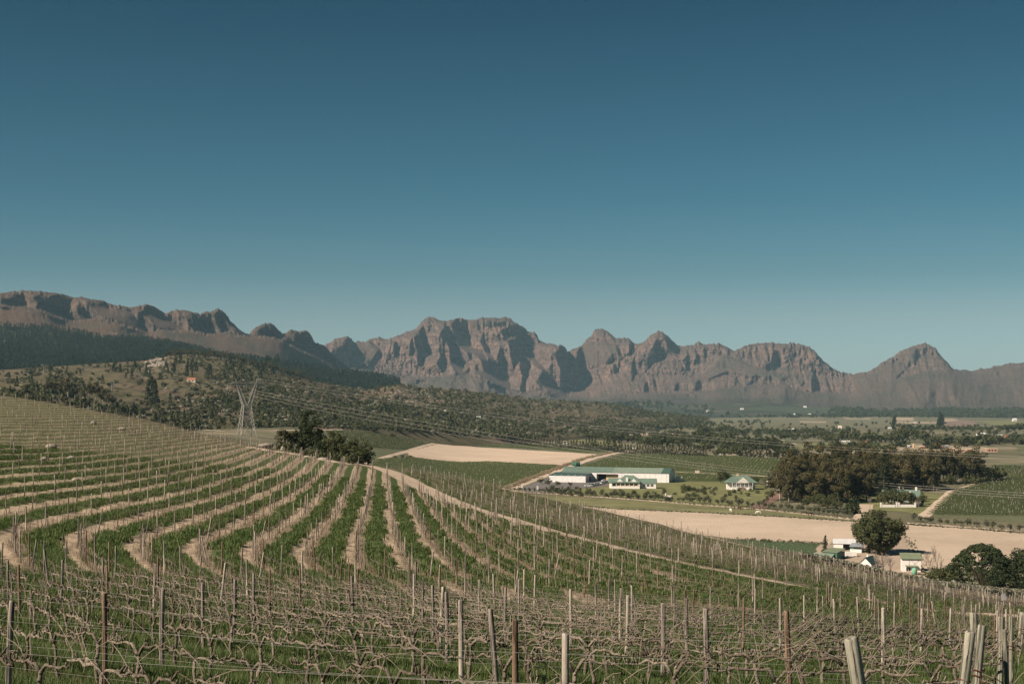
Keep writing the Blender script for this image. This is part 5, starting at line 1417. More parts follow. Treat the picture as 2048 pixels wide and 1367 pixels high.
def leaves(rn, centres, radii, n, size, flatz=0.8, up=0.25):
    """leaf-sized quads spread over clump surfaces"""
    c = rn.randint(0, len(centres), n)
    d = rn.normal(size=(n, 3)); d /= np.linalg.norm(d, axis=1, keepdims=True)
    rr = radii[c][:, None] * rn.uniform(0.78, 1.06, (n, 1))
    p = centres[c] + d * rr * np.array([1, 1, flatz])
    nrm = d + rn.normal(0, 0.33, (n, 3)) + np.array([0, 0, up]); nrm /= np.linalg.norm(nrm, axis=1, keepdims=True)
    t = np.cross(nrm, rn.normal(size=(n, 3))); t /= np.linalg.norm(t, axis=1, keepdims=True)
    b = np.cross(nrm, t)
    s = size * rn.uniform(0.6, 1.3, (n, 1)); s2 = s * rn.uniform(0.5, 0.9, (n, 1))
    v = np.stack([p - t * s - b * s2 * .3, p - b * s2, p + t * s + b * s2 * .2, p + b * s2], 1).reshape(-1, 3)
    f = np.arange(n * 4).reshape(n, 4)
    return v, f

def crown_mesh(name, seed, shape, nclump, cr, nleaf, size, mat, **kw):
    rn = np.random.RandomState(seed)
    cs = shape(rn, nclump)
    rad_ = cr * rn.uniform(0.65, 1.3, len(cs))
    v, f = leaves(rn, cs, rad_, nleaf, size, **kw)
    return mesh_np(name, v, f, mat)

def ell(h0, h1, w, hollow=0.55, power=1.0, lop=0.15):
    def fn(rn, n):
        d = rn.normal(size=(n, 3)); d /= np.linalg.norm(d, axis=1, keepdims=True)
        r = rn.uniform(hollow, 1.0, (n, 1)) ** power
        r *= 1 + lop * np.sin(3 * np.arctan2(d[:, 1:2], d[:, 0:1]) + rn.rand() * 6)
        return d * r * np.array([w / 2, w / 2, (h1 - h0) / 2]) + np.array([0, 0, (h0 + h1) / 2])
    return fn
def cone(h0, h1, w, top=0.12, p=1.0):
    def fn(rn, n):
        t = rn.rand(n) ** 1.3; a = rn.uniform(0, 6.28, n)
        r = (w / 2) * (top + (1 - top) * (1 - t) ** p) * np.sqrt(rn.uniform(0.35, 1, n))
        return np.stack([r * np.cos(a), r * np.sin(a), h0 + (h1 - h0) * t], -1)
    return fn

def trunk_mesh(name, seed, h, r, mat, limbs=4, crown_w=3.0, crown_h=None, lean=0.1, n=7, fork=0.45):
    rr = random.Random(seed); mb = MB()
    crown_h = crown_h or h * 1.6
    top = Vector((rr.uniform(-lean, lean) * h, rr.uniform(-lean, lean) * h, h))
    k = 5; pts = []
    for i in range(k + 1):
        t = i / k; pts.append(Vector((top.x * t + rr.uniform(-.02, .02) * h, top.y * t + rr.uniform(-.02, .02) * h, -0.4 + (h + 0.4) * t)))
    mb.tube(pts, [r * (1.25 - 0.75 * i / k) for i in range(k + 1)], n)
    for j in range(limbs):
        a = 6.28 * j / limbs + rr.uniform(-.4, .4)
        s = pts[min(k, 2 + rr.randint(0, 3))] if fork < 1 else top
        e = Vector((math.cos(a) * crown_w * rr.uniform(.25, .42), math.sin(a) * crown_w * rr.uniform(.25, .42), crown_h * rr.uniform(.6, .85)))
        m = s.lerp(e, .5) + Vector((rr.uniform(-.1, .1), rr.uniform(-.1, .1), rr.uniform(-.05, .1))) * h * .3
        mb.tube([s, m, e], [r * .5, r * .34, r * .12], max(4, n - 2), cap=False)
    return mb.mesh(name, mat, True)

def tree_proto(name, seed, crown, trunk, label, cat='tree', group=None):
    t = thing(name, label, cat, (0, 0, 0), 0, group)
    obj('trunk', trunk, t); obj('crown', crown, t)
    return t

class Kind:
    """one kind of tree; every placed tree is an object of its own with trunk and crown"""
    def __init__(s, name, cat, variants):
        s.name, s.cat, s.var = name, cat, variants
    def put(s, loc, scale, label, group=None, rz=None, sz=None):
        c, t = s.var[RN.randint(len(s.var))]
        sc = (scale, scale, sz if sz is not None else scale * RN.uniform(0.9, 1.12))
        r = thing(s.name, label, s.cat, loc, RN.uniform(0, 6.28) if rz is None else rz, group, sc)
        if t is not None:
            obj('trunk', t, r); obj('crown', c, r)
        else:
            r.name = s.name; obj('crown', c, r)
        return r

def mk(name, cat, n, cf, tf):
    return Kind(name, cat, [(cf(i), tf(i) if tf else None) for i in range(n)])

K_euc = mk('eucalyptus_tree', 'tree', 5, lambda i: crown_mesh('euc_crown', 400 + i, ell(1.6, 20, 12.5, 0.4, lop=0.3), 40, 2.1, 4600, 0.42, m_euc),
    lambda i: trunk_mesh('euc_trunk', 400 + i, 11, 0.34, m_pale, 6, 9, 19))
K_broad = mk('broadleaf_tree', 'tree', 4, lambda i: crown_mesh('broad_crown', 420 + i, ell(1.6, 8, 7.5, 0.35, lop=0.2), 22, 1.5, 900, 0.36, m_olivegreen),
    lambda i: trunk_mesh('broad_trunk', 420 + i, 3.2, 0.22, m_trunk, 4, 6, 7))
K_far = mk('round_tree', 'tree', 4, lambda i: crown_mesh('far_crown', 440 + i, ell(1.0, 8, 8, 0.3, lop=0.25), 14, 1.9, 260, 0.75, m_olivegreen),
    lambda i: trunk_mesh('far_trunk', 440 + i, 3, 0.25, m_trunk, 3, 6, 6, n=5))
K_fare = mk('eucalyptus_tree', 'tree', 4, lambda i: crown_mesh('fare_crown', 450 + i, ell(3.5, 13, 8, 0.3, lop=0.25), 16, 1.7, 420, 0.6, m_euc),
    lambda i: trunk_mesh('fare_trunk', 450 + i, 8, 0.22, m_pale, 4, 7, 12, n=5))
K_cyp = mk('windbreak_tree', 'tree', 5, lambda i: crown_mesh('cyp_crown', 460 + i, cone(0.8, 13, 5.2, 0.10, 0.8), 46, 0.75, 900, 0.34, m_cyp),
    lambda i: trunk_mesh('cyp_trunk', 460 + i, 8, 0.18, m_trunk, 0, n=5))
K_con = mk('conifer_tree', 'tree', 4, lambda i: crown_mesh('con_crown', 470 + i, cone(0.5, 11, 5, 0.06, 1.0), 60, 0.8, 700, 0.42, m_pine),
    lambda i: trunk_mesh('con_trunk', 470 + i, 7, 0.18, m_trunk, 0, n=5))
K_olive = mk('olive_tree', 'tree', 3, lambda i: crown_mesh('olive_crown', 480 + i, ell(0.7, 2.9, 2.6, 0.2), 10, 0.6, 240, 0.2, m_oliv),
    lambda i: trunk_mesh('olive_trunk', 480 + i, 1.1, 0.1, m_trunk, 3, 2, 2.2, n=5))
K_bush = mk('garden_bush', 'bush', 4, lambda i: crown_mesh('bush_crown', 490 + i, ell(0.0, 1.6, 2.2, 0.2), 9, 0.5, 170, 0.2, (m_shrub2, m_oliv, m_olivegreen, m_shrub)[i]), None)
K_shrub = mk('hill_shrub', 'bush', 4, lambda i: crown_mesh('shrub_crown', 500 + i, ell(0.0, 3.4, 4.5, 0.2), 10, 1.1, 260, 0.42, (m_shrub, m_shrub2, m_olivegreen, m_shrub)[i]), None)

# --- stuff templates
shrubs_t = [crown_mesh('scrub_%d' % i, 520 + i, ell(-0.4, 2.2, 3.6, 0.2, lop=0.3), 7, 0.9, 70, 0.55, (m_shrub, m_shrub2, m_shrub, m_olivegreen, m_grey)[i]) for i in range(5)]
cone_t = [crown_mesh('plantation_%d' % i, 540 + i, cone(0.5, 13, 4.6, 0.05, 1.0), 12, 0.8, 60, 0.95, m_plant) for i in range(4)]
grey_t = [crown_mesh('greybush_%d' % i, 560 + i, ell(-0.2, 1.7, 2.2, 0.2), 9, 0.5, 200, 0.16, (m_grey, m_grey, m_shrub2, m_shrub)[i]) for i in range(4)]
fart_t = [crown_mesh('fartree_%d' % i, 580 + i, ell(0, 9, 9, 0.3, lop=0.3), 9, 2.2, 60, 1.5, (m_olivegreen, m_shrub2, m_cyp)[i % 3]) for i in range(6)]

# pine plantation
n = 15000
u = RN.uniform(-260, 800, n); s = RN.rand(n)
x, y, z = pine_pt(u, s)
gapn = np.sin(u * 0.021 + s * 9 + 1.0) + np.sin(u * 0.05 - s * 6)
hgt = RN.uniform(0.7, 1.15, n) * (1.0 + 0.12 * np.sin(u * .013 + s * 5))
keep = RN.rand(n) < 0.97
scatter('pine_plantation', np.stack([x, y, z], -1)[keep], RN.uniform(0, 6, n)[keep], (hgt * 1.1)[keep], RN.randint(0, 4, n)[keep], cone_t)

# scrub of the hillside
n = 24000
u = RN.uniform(-260, 1415, n); s = RN.rand(n)
x, y, z = bush_hill_pt(u, s)
dens = bilin(fft_noise((200, 900), 2.4, 101), s * 190, (u + 300) / 1720 * 895)
keep = dens + RN.normal(0, .45, n) > -0.6 + 0.55 * (u > 720)
sc_ = (0.45 + 1.5 * RN.rand(n) ** 2.2) * (1 + 0.35 * (dens > .5))
low = (u < 650) & (s < .5)
sc_ = np.where(low, sc_ * 1.1, sc_)
scatter('hillside_scrub', np.stack([x, y, z], -1)[keep], RN.uniform(0, 6, n)[keep], sc_[keep], RN.choice([0, 0, 1, 1, 2, 3, 4], n)[keep], shrubs_t)

# single trees on the hill: (u, share of the way up, kind, size)
def hill_tree(u, s, kind, sc, label, group=None):
    x, y, z = bush_hill_pt(u, s)
    kind.put((float(x), float(y), float(z) - 0.3), sc, label, group)
def crest_s(u, v):
    return (v - interp(u, FOOT)) / (interp(u, CREST) - interp(u, FOOT))
# brown gum trees along the crest
for i in range(46):
    u = 338 + (625 - 338) * (i + RN.uniform(-.4, .4)) / 45
    hill_tree(u, 0.985 - RN.uniform(0, .03), K_fare, RN.uniform(0.75, 1.1), 'brown gum tree in the line along the hill crest', 'gum trees along the crest of the hill')
for i in range(34):
    u = RN.uniform(560, 900); v = interp(u, CREST) + RN.uniform(6, 40) * (1 if u < 760 else .5)
    hill_tree(u, crest_s(u, v), K_fare, RN.uniform(0.6, 0.95), 'olive brown gum tree in the belt sloping down the hill', 'gum trees in the belt sloping down right')
# dark conifers
for i in range(46):
    u = RN.uniform(330, 560); v = RN.uniform(722, 758)
    hill_tree(u, crest_s(u, v), K_con, RN.uniform(0.7, 1.35), 'dark conifer in the patch below the gum tree crest', 'dark conifers below the crest')
for (u, v, sc) in [(303, 800, 2.3), (296, 806, 1.6), (310, 806, 1.7), (66, 745, .9), (100, 742, .9), (165, 732, 1.1), (228, 742, 1.2), (240, 744, 1.1), (264, 758, 1.0), (292, 752, 1.2), (300, 756, 1.1), (255, 728, .9), (270, 735, 1.2)]:
    hill_tree(u, crest_s(u, v), K_con, sc, 'lone dark conifer standing on the left part of the scrub hill', 'lone conifers on the left of the hill')
for i in range(30):
    u = RN.uniform(10, 330); v = interp(u, CREST) + RN.uniform(14, 62)
    hill_tree(u, crest_s(u, v), (K_con, K_far)[RN.randint(2)], RN.uniform(0.5, 1.0), 'small dark tree scattered over the left hill slope', 'small trees on the left slope')
# dark copse left, above the vineyard edge
for (u, v, sc) in [(95, 790, 1.2), (108, 792, 1.5), (122, 795, 1.7), (136, 798, 1.6), (150, 800, 1.2), (178, 800, 1.4), (192, 802, 1.6), (205, 806, 1.3), (215, 812, 1.0), (165, 803, 1.0), (225, 815, .9)]:
    K_fare.put(tuple(map(float, bush_hill_pt(u, crest_s(u, v) * 1.0))), sc * .8, 'large brown tree in the copse behind the upper left vine rows', 'brown trees behind the upper left rows')
for i in range(44):
    u = RN.uniform(215, 480); v = RN.uniform(798, 850)
    v = min(v, interp(u, FOOT) - 2)
    hill_tree(u, crest_s(u, v), (K_far, K_con, K_shrub, K_far)[RN.randint(4)], RN.uniform(0.5, 1.0), 'dark leafy tree at the foot of the scrub hill left of the pylon', 'trees at the hill foot left of the pylon')
for i in range(60):
    u = RN.uniform(500, 1010); s_ = RN.uniform(0.04, 0.75)
    hill_tree(u, s_, (K_far, K_shrub, K_con, K_shrub, K_far)[RN.randint(5)], RN.uniform(0.5, 0.95), 'dark bushy tree scattered over the middle hill slope', 'trees scattered over the middle slope')
for i in range(50):
    u = RN.uniform(720, 1040); v = interp(u, FOOT) - RN.uniform(0, 8)
    hill_tree(u, crest_s(u, v), (K_far, K_con)[i % 2], RN.uniform(0.5, 0.85), 'dark tree in the thick belt along the hill foot', 'belt of trees along the hill foot')
for i in range(40):
    u = RN.uniform(960, 1400); s_ = RN.uniform(0.2, 0.95)
    hill_tree(u, s_, (K_far, K_shrub)[RN.randint(2)], RN.uniform(0.6, 1.2), 'dull green tree on the low ridge before the right mountains', 'trees on the low right ridge')

# ------------------------------------------------------------------ valley trees
def vput(kind, u, v, sc, label, group=None, **kw):
    x, y, z = vat(u, v)
    return kind.put((x, y, z), sc, label, group, **kw)
# windbreak along the top of the fields
WB = [(1010, 889), (1060, 893), (1130, 898), (1200, 902), (1250, 906), (1300, 908), (1350, 911), (1420, 913)]
wt = np.array(WB, float); us_ = np.linspace(1022, 1412, 66)
for i, u in enumerate(us_):
    v = np.interp(u, wt[:, 0], wt[:, 1]) + RN.uniform(-1, 1)
    vput(K_cyp, u, v, RN.uniform(0.62, 1.08) * (0.85 if u > 1240 else 1.0), 'dark feathery tree in the long windbreak above the fields', 'windbreak trees above the fields')
for u, v, sc in [(1488, 914, 1.1), (1497, 915, 1.25), (1505, 915, 1.0), (1515, 915, 1.2), (1524, 915, .9), (1538, 915, 1.2), (1546, 915, 1.3), (1553, 915, 1.0)]:
    vput(K_cyp, u, v, sc, 'dark pointed tree in the clump at the far side of the barn field', 'pointed trees beyond the barn field')
for u, v, sc in [(1432, 912, .8), (1448, 912, .9), (1462, 911, 1.1), (1474, 912, 1.2), (1565, 915, 1.3), (1580, 915, 1.2), (1592, 912, 1.1), (1440, 905, .9), (1470, 903, 1.1), (1420, 903, 1.0), (1560, 906, 1.2), (1395, 901, .9), (1408, 902, 1.1), (1455, 898, 1.0)]:
    vput(K_far, u, v, sc, 'round grey green tree behind the barn field', 'round trees behind the barn field')
# eucalyptus grove: front row, body, then the long row to the right
grove = []
for i in range(15):
    grove.append((1562 + i * 12 + RN.uniform(-4, 4), 1004 + RN.uniform(-3, 3) - abs(i - 7) * 0.3, RN.uniform(0.78, 0.98)))
for i in range(13):
    grove.append((1572 + i * 16 + RN.uniform(-5, 5), 990 + RN.uniform(-5, 4), RN.uniform(0.9, 1.12)))
for i in range(15):
    grove.append((1610 + i * 18 + RN.uniform(-5, 5), 978 + RN.uniform(-4, 4), RN.uniform(0.95, 1.15)))
for i in range(17):
    grove.append((1690 + i * 16.5 + RN.uniform(-4, 4), 976 - i * 0.9 + RN.uniform(-3, 3), RN.uniform(0.92, 1.12)))
for i, (u, v, sc) in enumerate(grove):
    lab = 'tall brown green eucalyptus with pale trunk in the grove front row' if i < 15 else ('tall brown eucalyptus crown crowded in the middle of the grove' if i < 43 else 'tall eucalyptus in the long row right of the tiered conifer')
    vput(K_euc, u, v, sc * (1.02 if u < 1700 else 0.96), lab, ('eucalyptus trees in the front row of the grove', 'eucalyptus trees inside the grove', 'eucalyptus trees in the long right row')[0 if i < 15 else (1 if i < 43 else 2)])
for u, v, sc in [(1982, 962, 1.2), (1992, 960, 1.0), (2000, 958, .9), (1975, 964, 1.0)]:
    vput(K_far, u, v, sc, 'low dark tree at the right end of the eucalyptus row', 'low trees ending the eucalyptus row')
for i in range(46):
    u = RN.uniform(1600, 1975); vput(K_far, u, (1003 if u < 1700 else 983 - (u - 1700) * .06) + RN.uniform(-4, 2), RN.uniform(.4, .8), 'dark understory tree among the eucalyptus trunks of the grove', 'understory trees of the grove')
# tiered conifer
def tiers(rn, n):
    out = []
    for k_ in range(13):
        z = 2.5 + k_ * 1.75; r = 6.2 * (1 - k_ / 13.5)
        for j in range(7):
            a = 6.28 * j / 7 + k_ * 1.1
            for q in (0.35, 0.65, 1.0): out.append((r * q * math.cos(a), r * q * math.sin(a), z + 0.6 * q))
    return np.array(out)
x, y, z = vat(1770, 1003)
t_ = thing('tiered_conifer', 'tall pointed conifer with level tiers of branches in front of the grove', 'tree', (x, y, z), 0.4)
obj('trunk', trunk_mesh('trunk', 3, 24, 0.35, m_trunk, 0, lean=0.0), t_)
obj('crown', crown_mesh('crown', 601, tiers, 0, 0.75, 4200, 0.32, m_pine, flatz=0.35), t_)
# big tree beside the ploughed field
x, y, z = vat(1757, 1108)
t_ = thing('broadleaf_tree', 'big dense dark green tree between the two ploughed fields casting a long shadow', 'tree', (x, y, z), 0)
obj('trunk', trunk_mesh('trunk', 5, 4.5, 0.5, m_trunk, 6, 12, 12), t_)
obj('crown', crown_mesh('crown', 602, ell(0.2, 14.0, 15.5, 0.45, lop=0.10), 130, 1.7, 16000, 0.32, m_olivegreen), t_)
# stone pine and its dense neighbour, lower right
def umbrella(rn, n):
    a = rn.uniform(0, 6.28, n); r = np.sqrt(rn.rand(n)) * 7.8
    z = 13.2 - (r / 7.8) ** 2 * 6.5 + rn.uniform(-.6, .4, n)
    return np.stack([r * np.cos(a), r * np.sin(a), z], -1)
x, y = (1962 - 1024) / F * 345, 345.0; z = float(np.maximum(hill_z(x, y), valley_z(x, y)))
t_ = thing('stone_pine', 'wide domed pine with bare pale branches showing under its crown', 'tree', (x, y, z), 0)
mb = MB(); rr = random.Random(8)
mb.tube([(0, 0, -1), (.2, .1, 1.5), (.3, 0, 3)], [.55, .45, .4], 9)
for j in range(15):
    a = 6.28 * j / 15 + rr.uniform(-.2, .2); r = rr.uniform(2.8, 6.0)
    mb.tube([(.3, 0, rr.uniform(2, 3)), (.3 + math.cos(a) * r * .45, math.sin(a) * r * .45, 7.0 + rr.uniform(-.5, 1.2)), (math.cos(a) * r, math.sin(a) * r, 12.2 - (r / 6.6) ** 2 * 5.6)], [.22, .14, .05], 6)
obj('trunk', mb.mesh('trunk', m_pale, True), t_)
obj('crown', crown_mesh('crown', 603, umbrella, 170, 0.95, 13000, 0.26, m_pine, flatz=0.6), t_)
for u, d, w, hh, lab in [(2030, 330, 12.5, 13.0, 'dense dark rounded tree right of the domed pine'), (2105, 322, 14, 12, 'dense dark tree cut by the right edge of the view')]:
    x = (u - 1024) / F * d; z = float(np.maximum(hill_z(x, d), valley_z(x, d)))
    t_ = thing('rounded_conifer', lab, 'tree', (x, d, z), 0)
    obj('trunk', trunk_mesh('trunk', u, 3, 0.4, m_trunk, 4, 8, 7), t_)
    obj('crown', crown_mesh('crown', u, ell(-1.5, hh, w, 0.6, lop=0.06), 120, 1.35, 13000, 0.24, m_pine), t_)
# ridge top trees behind the curved rows
def ridge_tree(u, d, w, h0, hh, mat, n, leaf, lab, seed, shp=None, tk=m_trunk, name='round_tree', cl=40, cr=.6):
    x = (u - 1024) / F * d; z = float(hill_z(x, d))
    t_ = thing(name, lab, 'tree', (x, d, z), 0)
    obj('trunk', trunk_mesh('trunk', seed, hh * .45, 0.13, tk, 4, w, hh), t_)
    obj('crown', crown_mesh('crown', seed, shp or ell(h0, hh, w, 0.35, lop=.15), cl, cr, n, leaf, mat), t_)
ridge_tree(619, 258, 5.0, 0.4, 7.6, m_pine, 9500, 0.15, 'dark shaggy pine standing tallest on the ridge behind the vine rows', 611, lambda rn, n: np.vstack([cone(0.3, 9.0, 6.0, 0.25, 0.6)(rn, n // 2), ell(0.2, 6.6, 6.4, 0.45)(rn, n // 2)]), name='pine_tree', cl=110, cr=.72)
ridge_tree(566, 256, 3.2, 1.2, 3.9, m_olivegreen, 1500, 0.12, 'small leaning bush tree beside the pale boulder', 612, cr=.45, tk=m_pale)
ridge_tree(586, 257, 2.6, 1.6, 4.3, m_olivegreen, 1300, 0.12, 'small airy tree just left of the shaggy ridge pine', 613, cr=.42, tk=m_pale)
ridge_tree(645, 250, 4.6, 0.0, 4.2, m_pine, 2600, 0.14, 'low dark bush at the right foot of the shaggy pine', 614, cr=.6)
ridge_tree(669, 248, 5.0, 0.1, 5.6, m_olivegreen, 4200, 0.14, 'rounded olive green tree right of the shaggy pine', 615, cr=.62)
ridge_tree(698, 245, 4.8, 0.0, 4.6, m_olivegreen, 3200, 0.14, 'rounded dark green bush tree where the dirt road tops the ridge', 616, cr=.58)
ridge_tree(720, 243, 5.0, 0.0, 4.0, m_olivegreen, 3200, 0.13, 'low dark tree last in line beside the ridge road', 617, cr=.55)
ridge_tree(736, 242, 2.8, 0.0, 3.0, m_pine, 1100, 0.12, 'small dark bush at the end of the ridge trees by the road', 618, cr=.4)
for i in range(26):
    u = RN.uniform(545, 735); d = interp(u, EDGE_D) - RN.uniform(-3, 9)
    x = (u - 1024) / F * d
    K_bush.put((x, d, float(hill_z(x, d))), RN.uniform(0.5, 1.0), 'low scrubby bush on the ridge behind the vine rows', 'low bushes along the ridge')
# grey bushes along the lower edge of the vineyard
n = 3600
u = RN.uniform(1430, 2180, n); d = interp(u, EDGE_D) + 4 + 24 * RN.rand(n)
x = (u - 1024) / F * d
scatter('edge_bushes', np.stack([x, d, hill_z(x, d)], -1), RN.uniform(0, 6, n), RN.uniform(0.5, 1.25, n) * np.clip((u - 1490) / 150, 0.12, 1), RN.choice([0, 1, 0, 1, 0, 1, 2, 3], n), grey_t)
n = 260
u = RN.uniform(1860, 2060, n); v = RN.uniform(1150, 1185, n)
pp = np.array([vat(a, b) for a, b in zip(u, v)])
scatter('edge_bushes', pp, RN.uniform(0, 6, n), RN.uniform(0.8, 1.9, n), RN.choice([2, 3, 3, 0], n), grey_t)

# rows of olive trees along the farm track
def row_line(line, n, kind, s0, s1, lab, grp, jit=0.6):
    L = np.array(line, float); t = np.linspace(0, 1, n)
    P = np.array([vat(a, b)[:2] for a, b in line]); seg = np.r_[0, np.cumsum(np.hypot(*np.diff(P, axis=0).T))]
    for q in np.linspace(0, seg[-1], n):
        x = np.interp(q, seg, P[:, 0]) + RN.uniform(-jit, jit); y = np.interp(q, seg, P[:, 1]) + RN.uniform(-jit, jit)
        kind.put((x, y, float(valley_z(x, y))), RN.uniform(s0, s1), lab, grp)
row_line([(1020, 981), (1100, 986), (1200, 992), (1300, 999), (1370, 1003)], 34, K_olive, 0.75, 1.1, 'small olive tree in the row along the track below the winery', 'olive trees along the track below the winery')
row_line([(1365, 1004), (1440, 1009), (1520, 1016), (1600, 1023), (1700, 1034)], 32, K_olive, 0.9, 1.35, 'small olive tree in the row along the paddock track', 'olive trees along the paddock track')
row_line([(1826, 1043), (1900, 1051), (1980, 1058), (2060, 1065), (2120, 1071)], 20, K_olive, 0.95, 1.25, 'small olive tree in the row below the right vineyard', 'olive trees below the right vineyard')
# gardens
for i in range(80):
    u = RN.uniform(1090, 1330); v = 976 + (u - 1090) / 240 * 10 + RN.uniform(-1, 13)
    vput(K_bush, u, v, RN.uniform(0.6, 1.4), 'clipped bush in the garden bank before the winery', 'bushes of the winery garden bank')
for i in range(48):
    u = RN.uniform(1330, 1535); v = RN.uniform(975, 1004)
    vput(K_bush, u, v, RN.uniform(0.6, 1.5), 'bush dotted over the villa lawn', 'bushes over the villa lawn')
for u, v, sc in [(1082, 968, .5), (1098, 971, .5), (1115, 972, .4), (1140, 974, .35), (1373, 989, .7), (1445, 963, .9), (1452, 962, .7), (1441, 966, .6), (1495, 972, .6), (1510, 973, .5), (1512, 968, .6), (1388, 984, .4), (1365, 980, .35)]:
    vput(K_broad, u, v, sc, 'small leafy tree in the grounds of winery and villa', 'small trees in the estate grounds')
for u, v, sc in [(1640, 1017, .9), (1652, 1022, .8), (1665, 1018, 1.0), (1676, 1022, .7), (1628, 1012, .7), (1612, 1016, .6)]:
    vput(K_broad, u, v, sc * .9, 'bushy tree at the corner of the grove garden', 'bushy trees by the grove garden')
for u, v, sc in [(1700, 1028, .75), (1708, 1027, .9), (1716, 1027, .8), (1693, 1028, .6)]:
    vput(K_con, u, v, sc * .75, 'small dense conifer beside the farmhouse drive', 'small conifers beside the drive')
for u, v, sc in [(1651, 1106, .62)]:
    vput(K_con, u, v, sc * .75, 'lone small conifer in front of the farm sheds')
for u, v, sc in [(805, 916, .7), (790, 916, .6), (821, 915, .55), (815, 917, .5)]:
    vput(K_shrub, u, v, sc, 'round bush at the corner of the bare field', 'round bushes at the bare field corner')
for u, v, sc in [(783, 874, .55), (772, 873, .35), (790, 874, .4), (858, 876, .4), (868, 877, .35), (845, 875, .4)]:
    vput(K_far, u, v, sc, 'small tree on the rocky island in the left green field', 'small trees in the left green field')
for u, v, sc in [(1878, 1172, .62), (1893, 1176, .7), (1866, 1170, .5), (1908, 1178, .7)]:
    vput(K_broad, u, v, sc, 'dark bushy tree below the bare trees by the pump house', 'bushy trees by the pump house')
# weeds and dry grass along the margins of the bare fields
wx_, wy_ = [], []
for ln, n_ in [([(1060, 1004), (1146, 1010), (1234, 1018), (1469, 1028), (1600, 1036), (1721, 1043)], 500), ([(1475, 1078), (1640, 1087), (1700, 1092)], 200), ([(839, 916), (980, 923), (1130, 932)], 160), ([(907, 887), (1050, 896), (1208, 909)], 160), ([(1790, 1047), (1909, 1055), (2060, 1067)], 260), ([(1053, 984), (1180, 992), (1293, 1000), (1410, 1010), (1600, 1026), (1730, 1041)], 500), ([(1811, 1070), (1832, 1112), (1850, 1160)], 120)]:
    P = np.array([vat(a, b)[:2] for a, b in ln]); seg = np.r_[0, np.cumsum(np.hypot(*np.diff(P, axis=0).T))]; t = RN.rand(n_) * seg[-1]
    wx_.append(np.interp(t, seg, P[:, 0]) + RN.normal(0, 1.0, n_)); wy_.append(np.interp(t, seg, P[:, 1]) + RN.normal(0, 1.6, n_))
wx_, wy_ = np.concatenate(wx_), np.concatenate(wy_)
scatter('field_margin_weeds', np.stack([wx_, wy_, valley_z(wx_, wy_)], -1), RN.uniform(0, 6, len(wx_)), RN.uniform(.15, .5, len(wx_)), RN.randint(0, 4, len(wx_)), grey_t)
# hedges of dry grass by the road
n = 900
t = RN.rand(n); L = np.array([vat(a, b)[:2] for a, b in [(1042, 977), (1085, 958), (1135, 938), (1190, 917), (1245, 904)]])
seg = np.r_[0, np.cumsum(np.hypot(*np.diff(L, axis=0).T))]
x = np.interp(t * seg[-1], seg, L[:, 0]) - 8 + RN.normal(0, 1.2, n); y = np.interp(t * seg[-1], seg, L[:, 1]) + RN.normal(0, 1, n)
m_reed = fol_mat('dry_reeds', (0.24, 0.19, 0.12), (0.38, 0.31, 0.20), s=0.8)
reed_t = [crown_mesh('reeds_%d' % i, 590 + i, ell(-0.3, 1.5, 2.0, 0.2), 8, 0.5, 110, 0.22, m_reed) for i in range(2)]
scatter('roadside_reeds', np.stack([x, y, valley_z(x, y)], -1), RN.uniform(0, 6, n), RN.uniform(0.6, 1.1, n), RN.randint(0, 2, n), reed_t)

# bare trees near the sheds
def bare_tree(name, seed, h, w, lab, loc):
    rr = random.Random(seed); mb = MB()
    def grow(p, d, L, r, lv):
        q = p + d * L
        mid = p + d * L * .5 + Vector((rr.uniform(-.06, .06), rr.uniform(-.06, .06), 0)) * L
        mb.tube([p, mid, q], [r, r * .85, r * .7], 5 if lv < 2 else 3, cap=False)
        if lv >= 5: return
        for _ in range(3 if lv < 4 else 4):
            nd = (d + Vector((rr.uniform(-1, 1) * w, rr.uniform(-1, 1) * w, rr.uniform(-.1, .5)))).normalized()
            grow(q if rr.random() < .7 else mid, nd, L * rr.uniform(.55, .85), r * .6, lv + 1)
    grow(Vector((0, 0, -.3)), Vector((0, 0, 1)), h * .24, 0.16, 0)
    t_ = thing(name, lab, 'tree', loc, 0)
    obj('trunk', mb.mesh('trunk', m_twig), t_)
for j, (u, v, h, w, lab) in enumerate([(1752, 1155, 11, .55, 'bare twiggy tree in front of the big dark tree'), (1768, 1158, 10, .6, 'spreading leafless tree right of the gabled shed'), (1782, 1150, 9, .6, 'leafless tree between the gabled shed and the pump house'),
        (1858, 1158, 10, .4, 'tall leafless tree just right of the small white pump house'), (1876, 1156, 12, .42, 'tallest leafless tree behind the dark bushes by the pump house'), (1838, 1020, 8, .5, 'leafless tree at the right end of the white farmhouse'), (1740, 1018, 8, .5, 'grey leafless tree at the farmhouse drive')]):
    bare_tree('bare_tree', 700 + j, h, w, lab, vat(u, v))
for j, (u, v, sc) in enumerate([(1783, 1010, .8), (1806, 1009, .85), (1822, 1012, .8), (1836, 1013, .7), (1768, 1012, .8), (1796, 1006, .7), (1846, 1008, .6), (1790, 1012, .75), (1800, 1012, .7), (1812, 1013, .8), (1778, 1008, .8), (1760, 1010, .7)]):
    vput(K_broad, u, v, sc, 'thin brown garden tree in front of the white farmhouse', 'garden trees before the farmhouse')

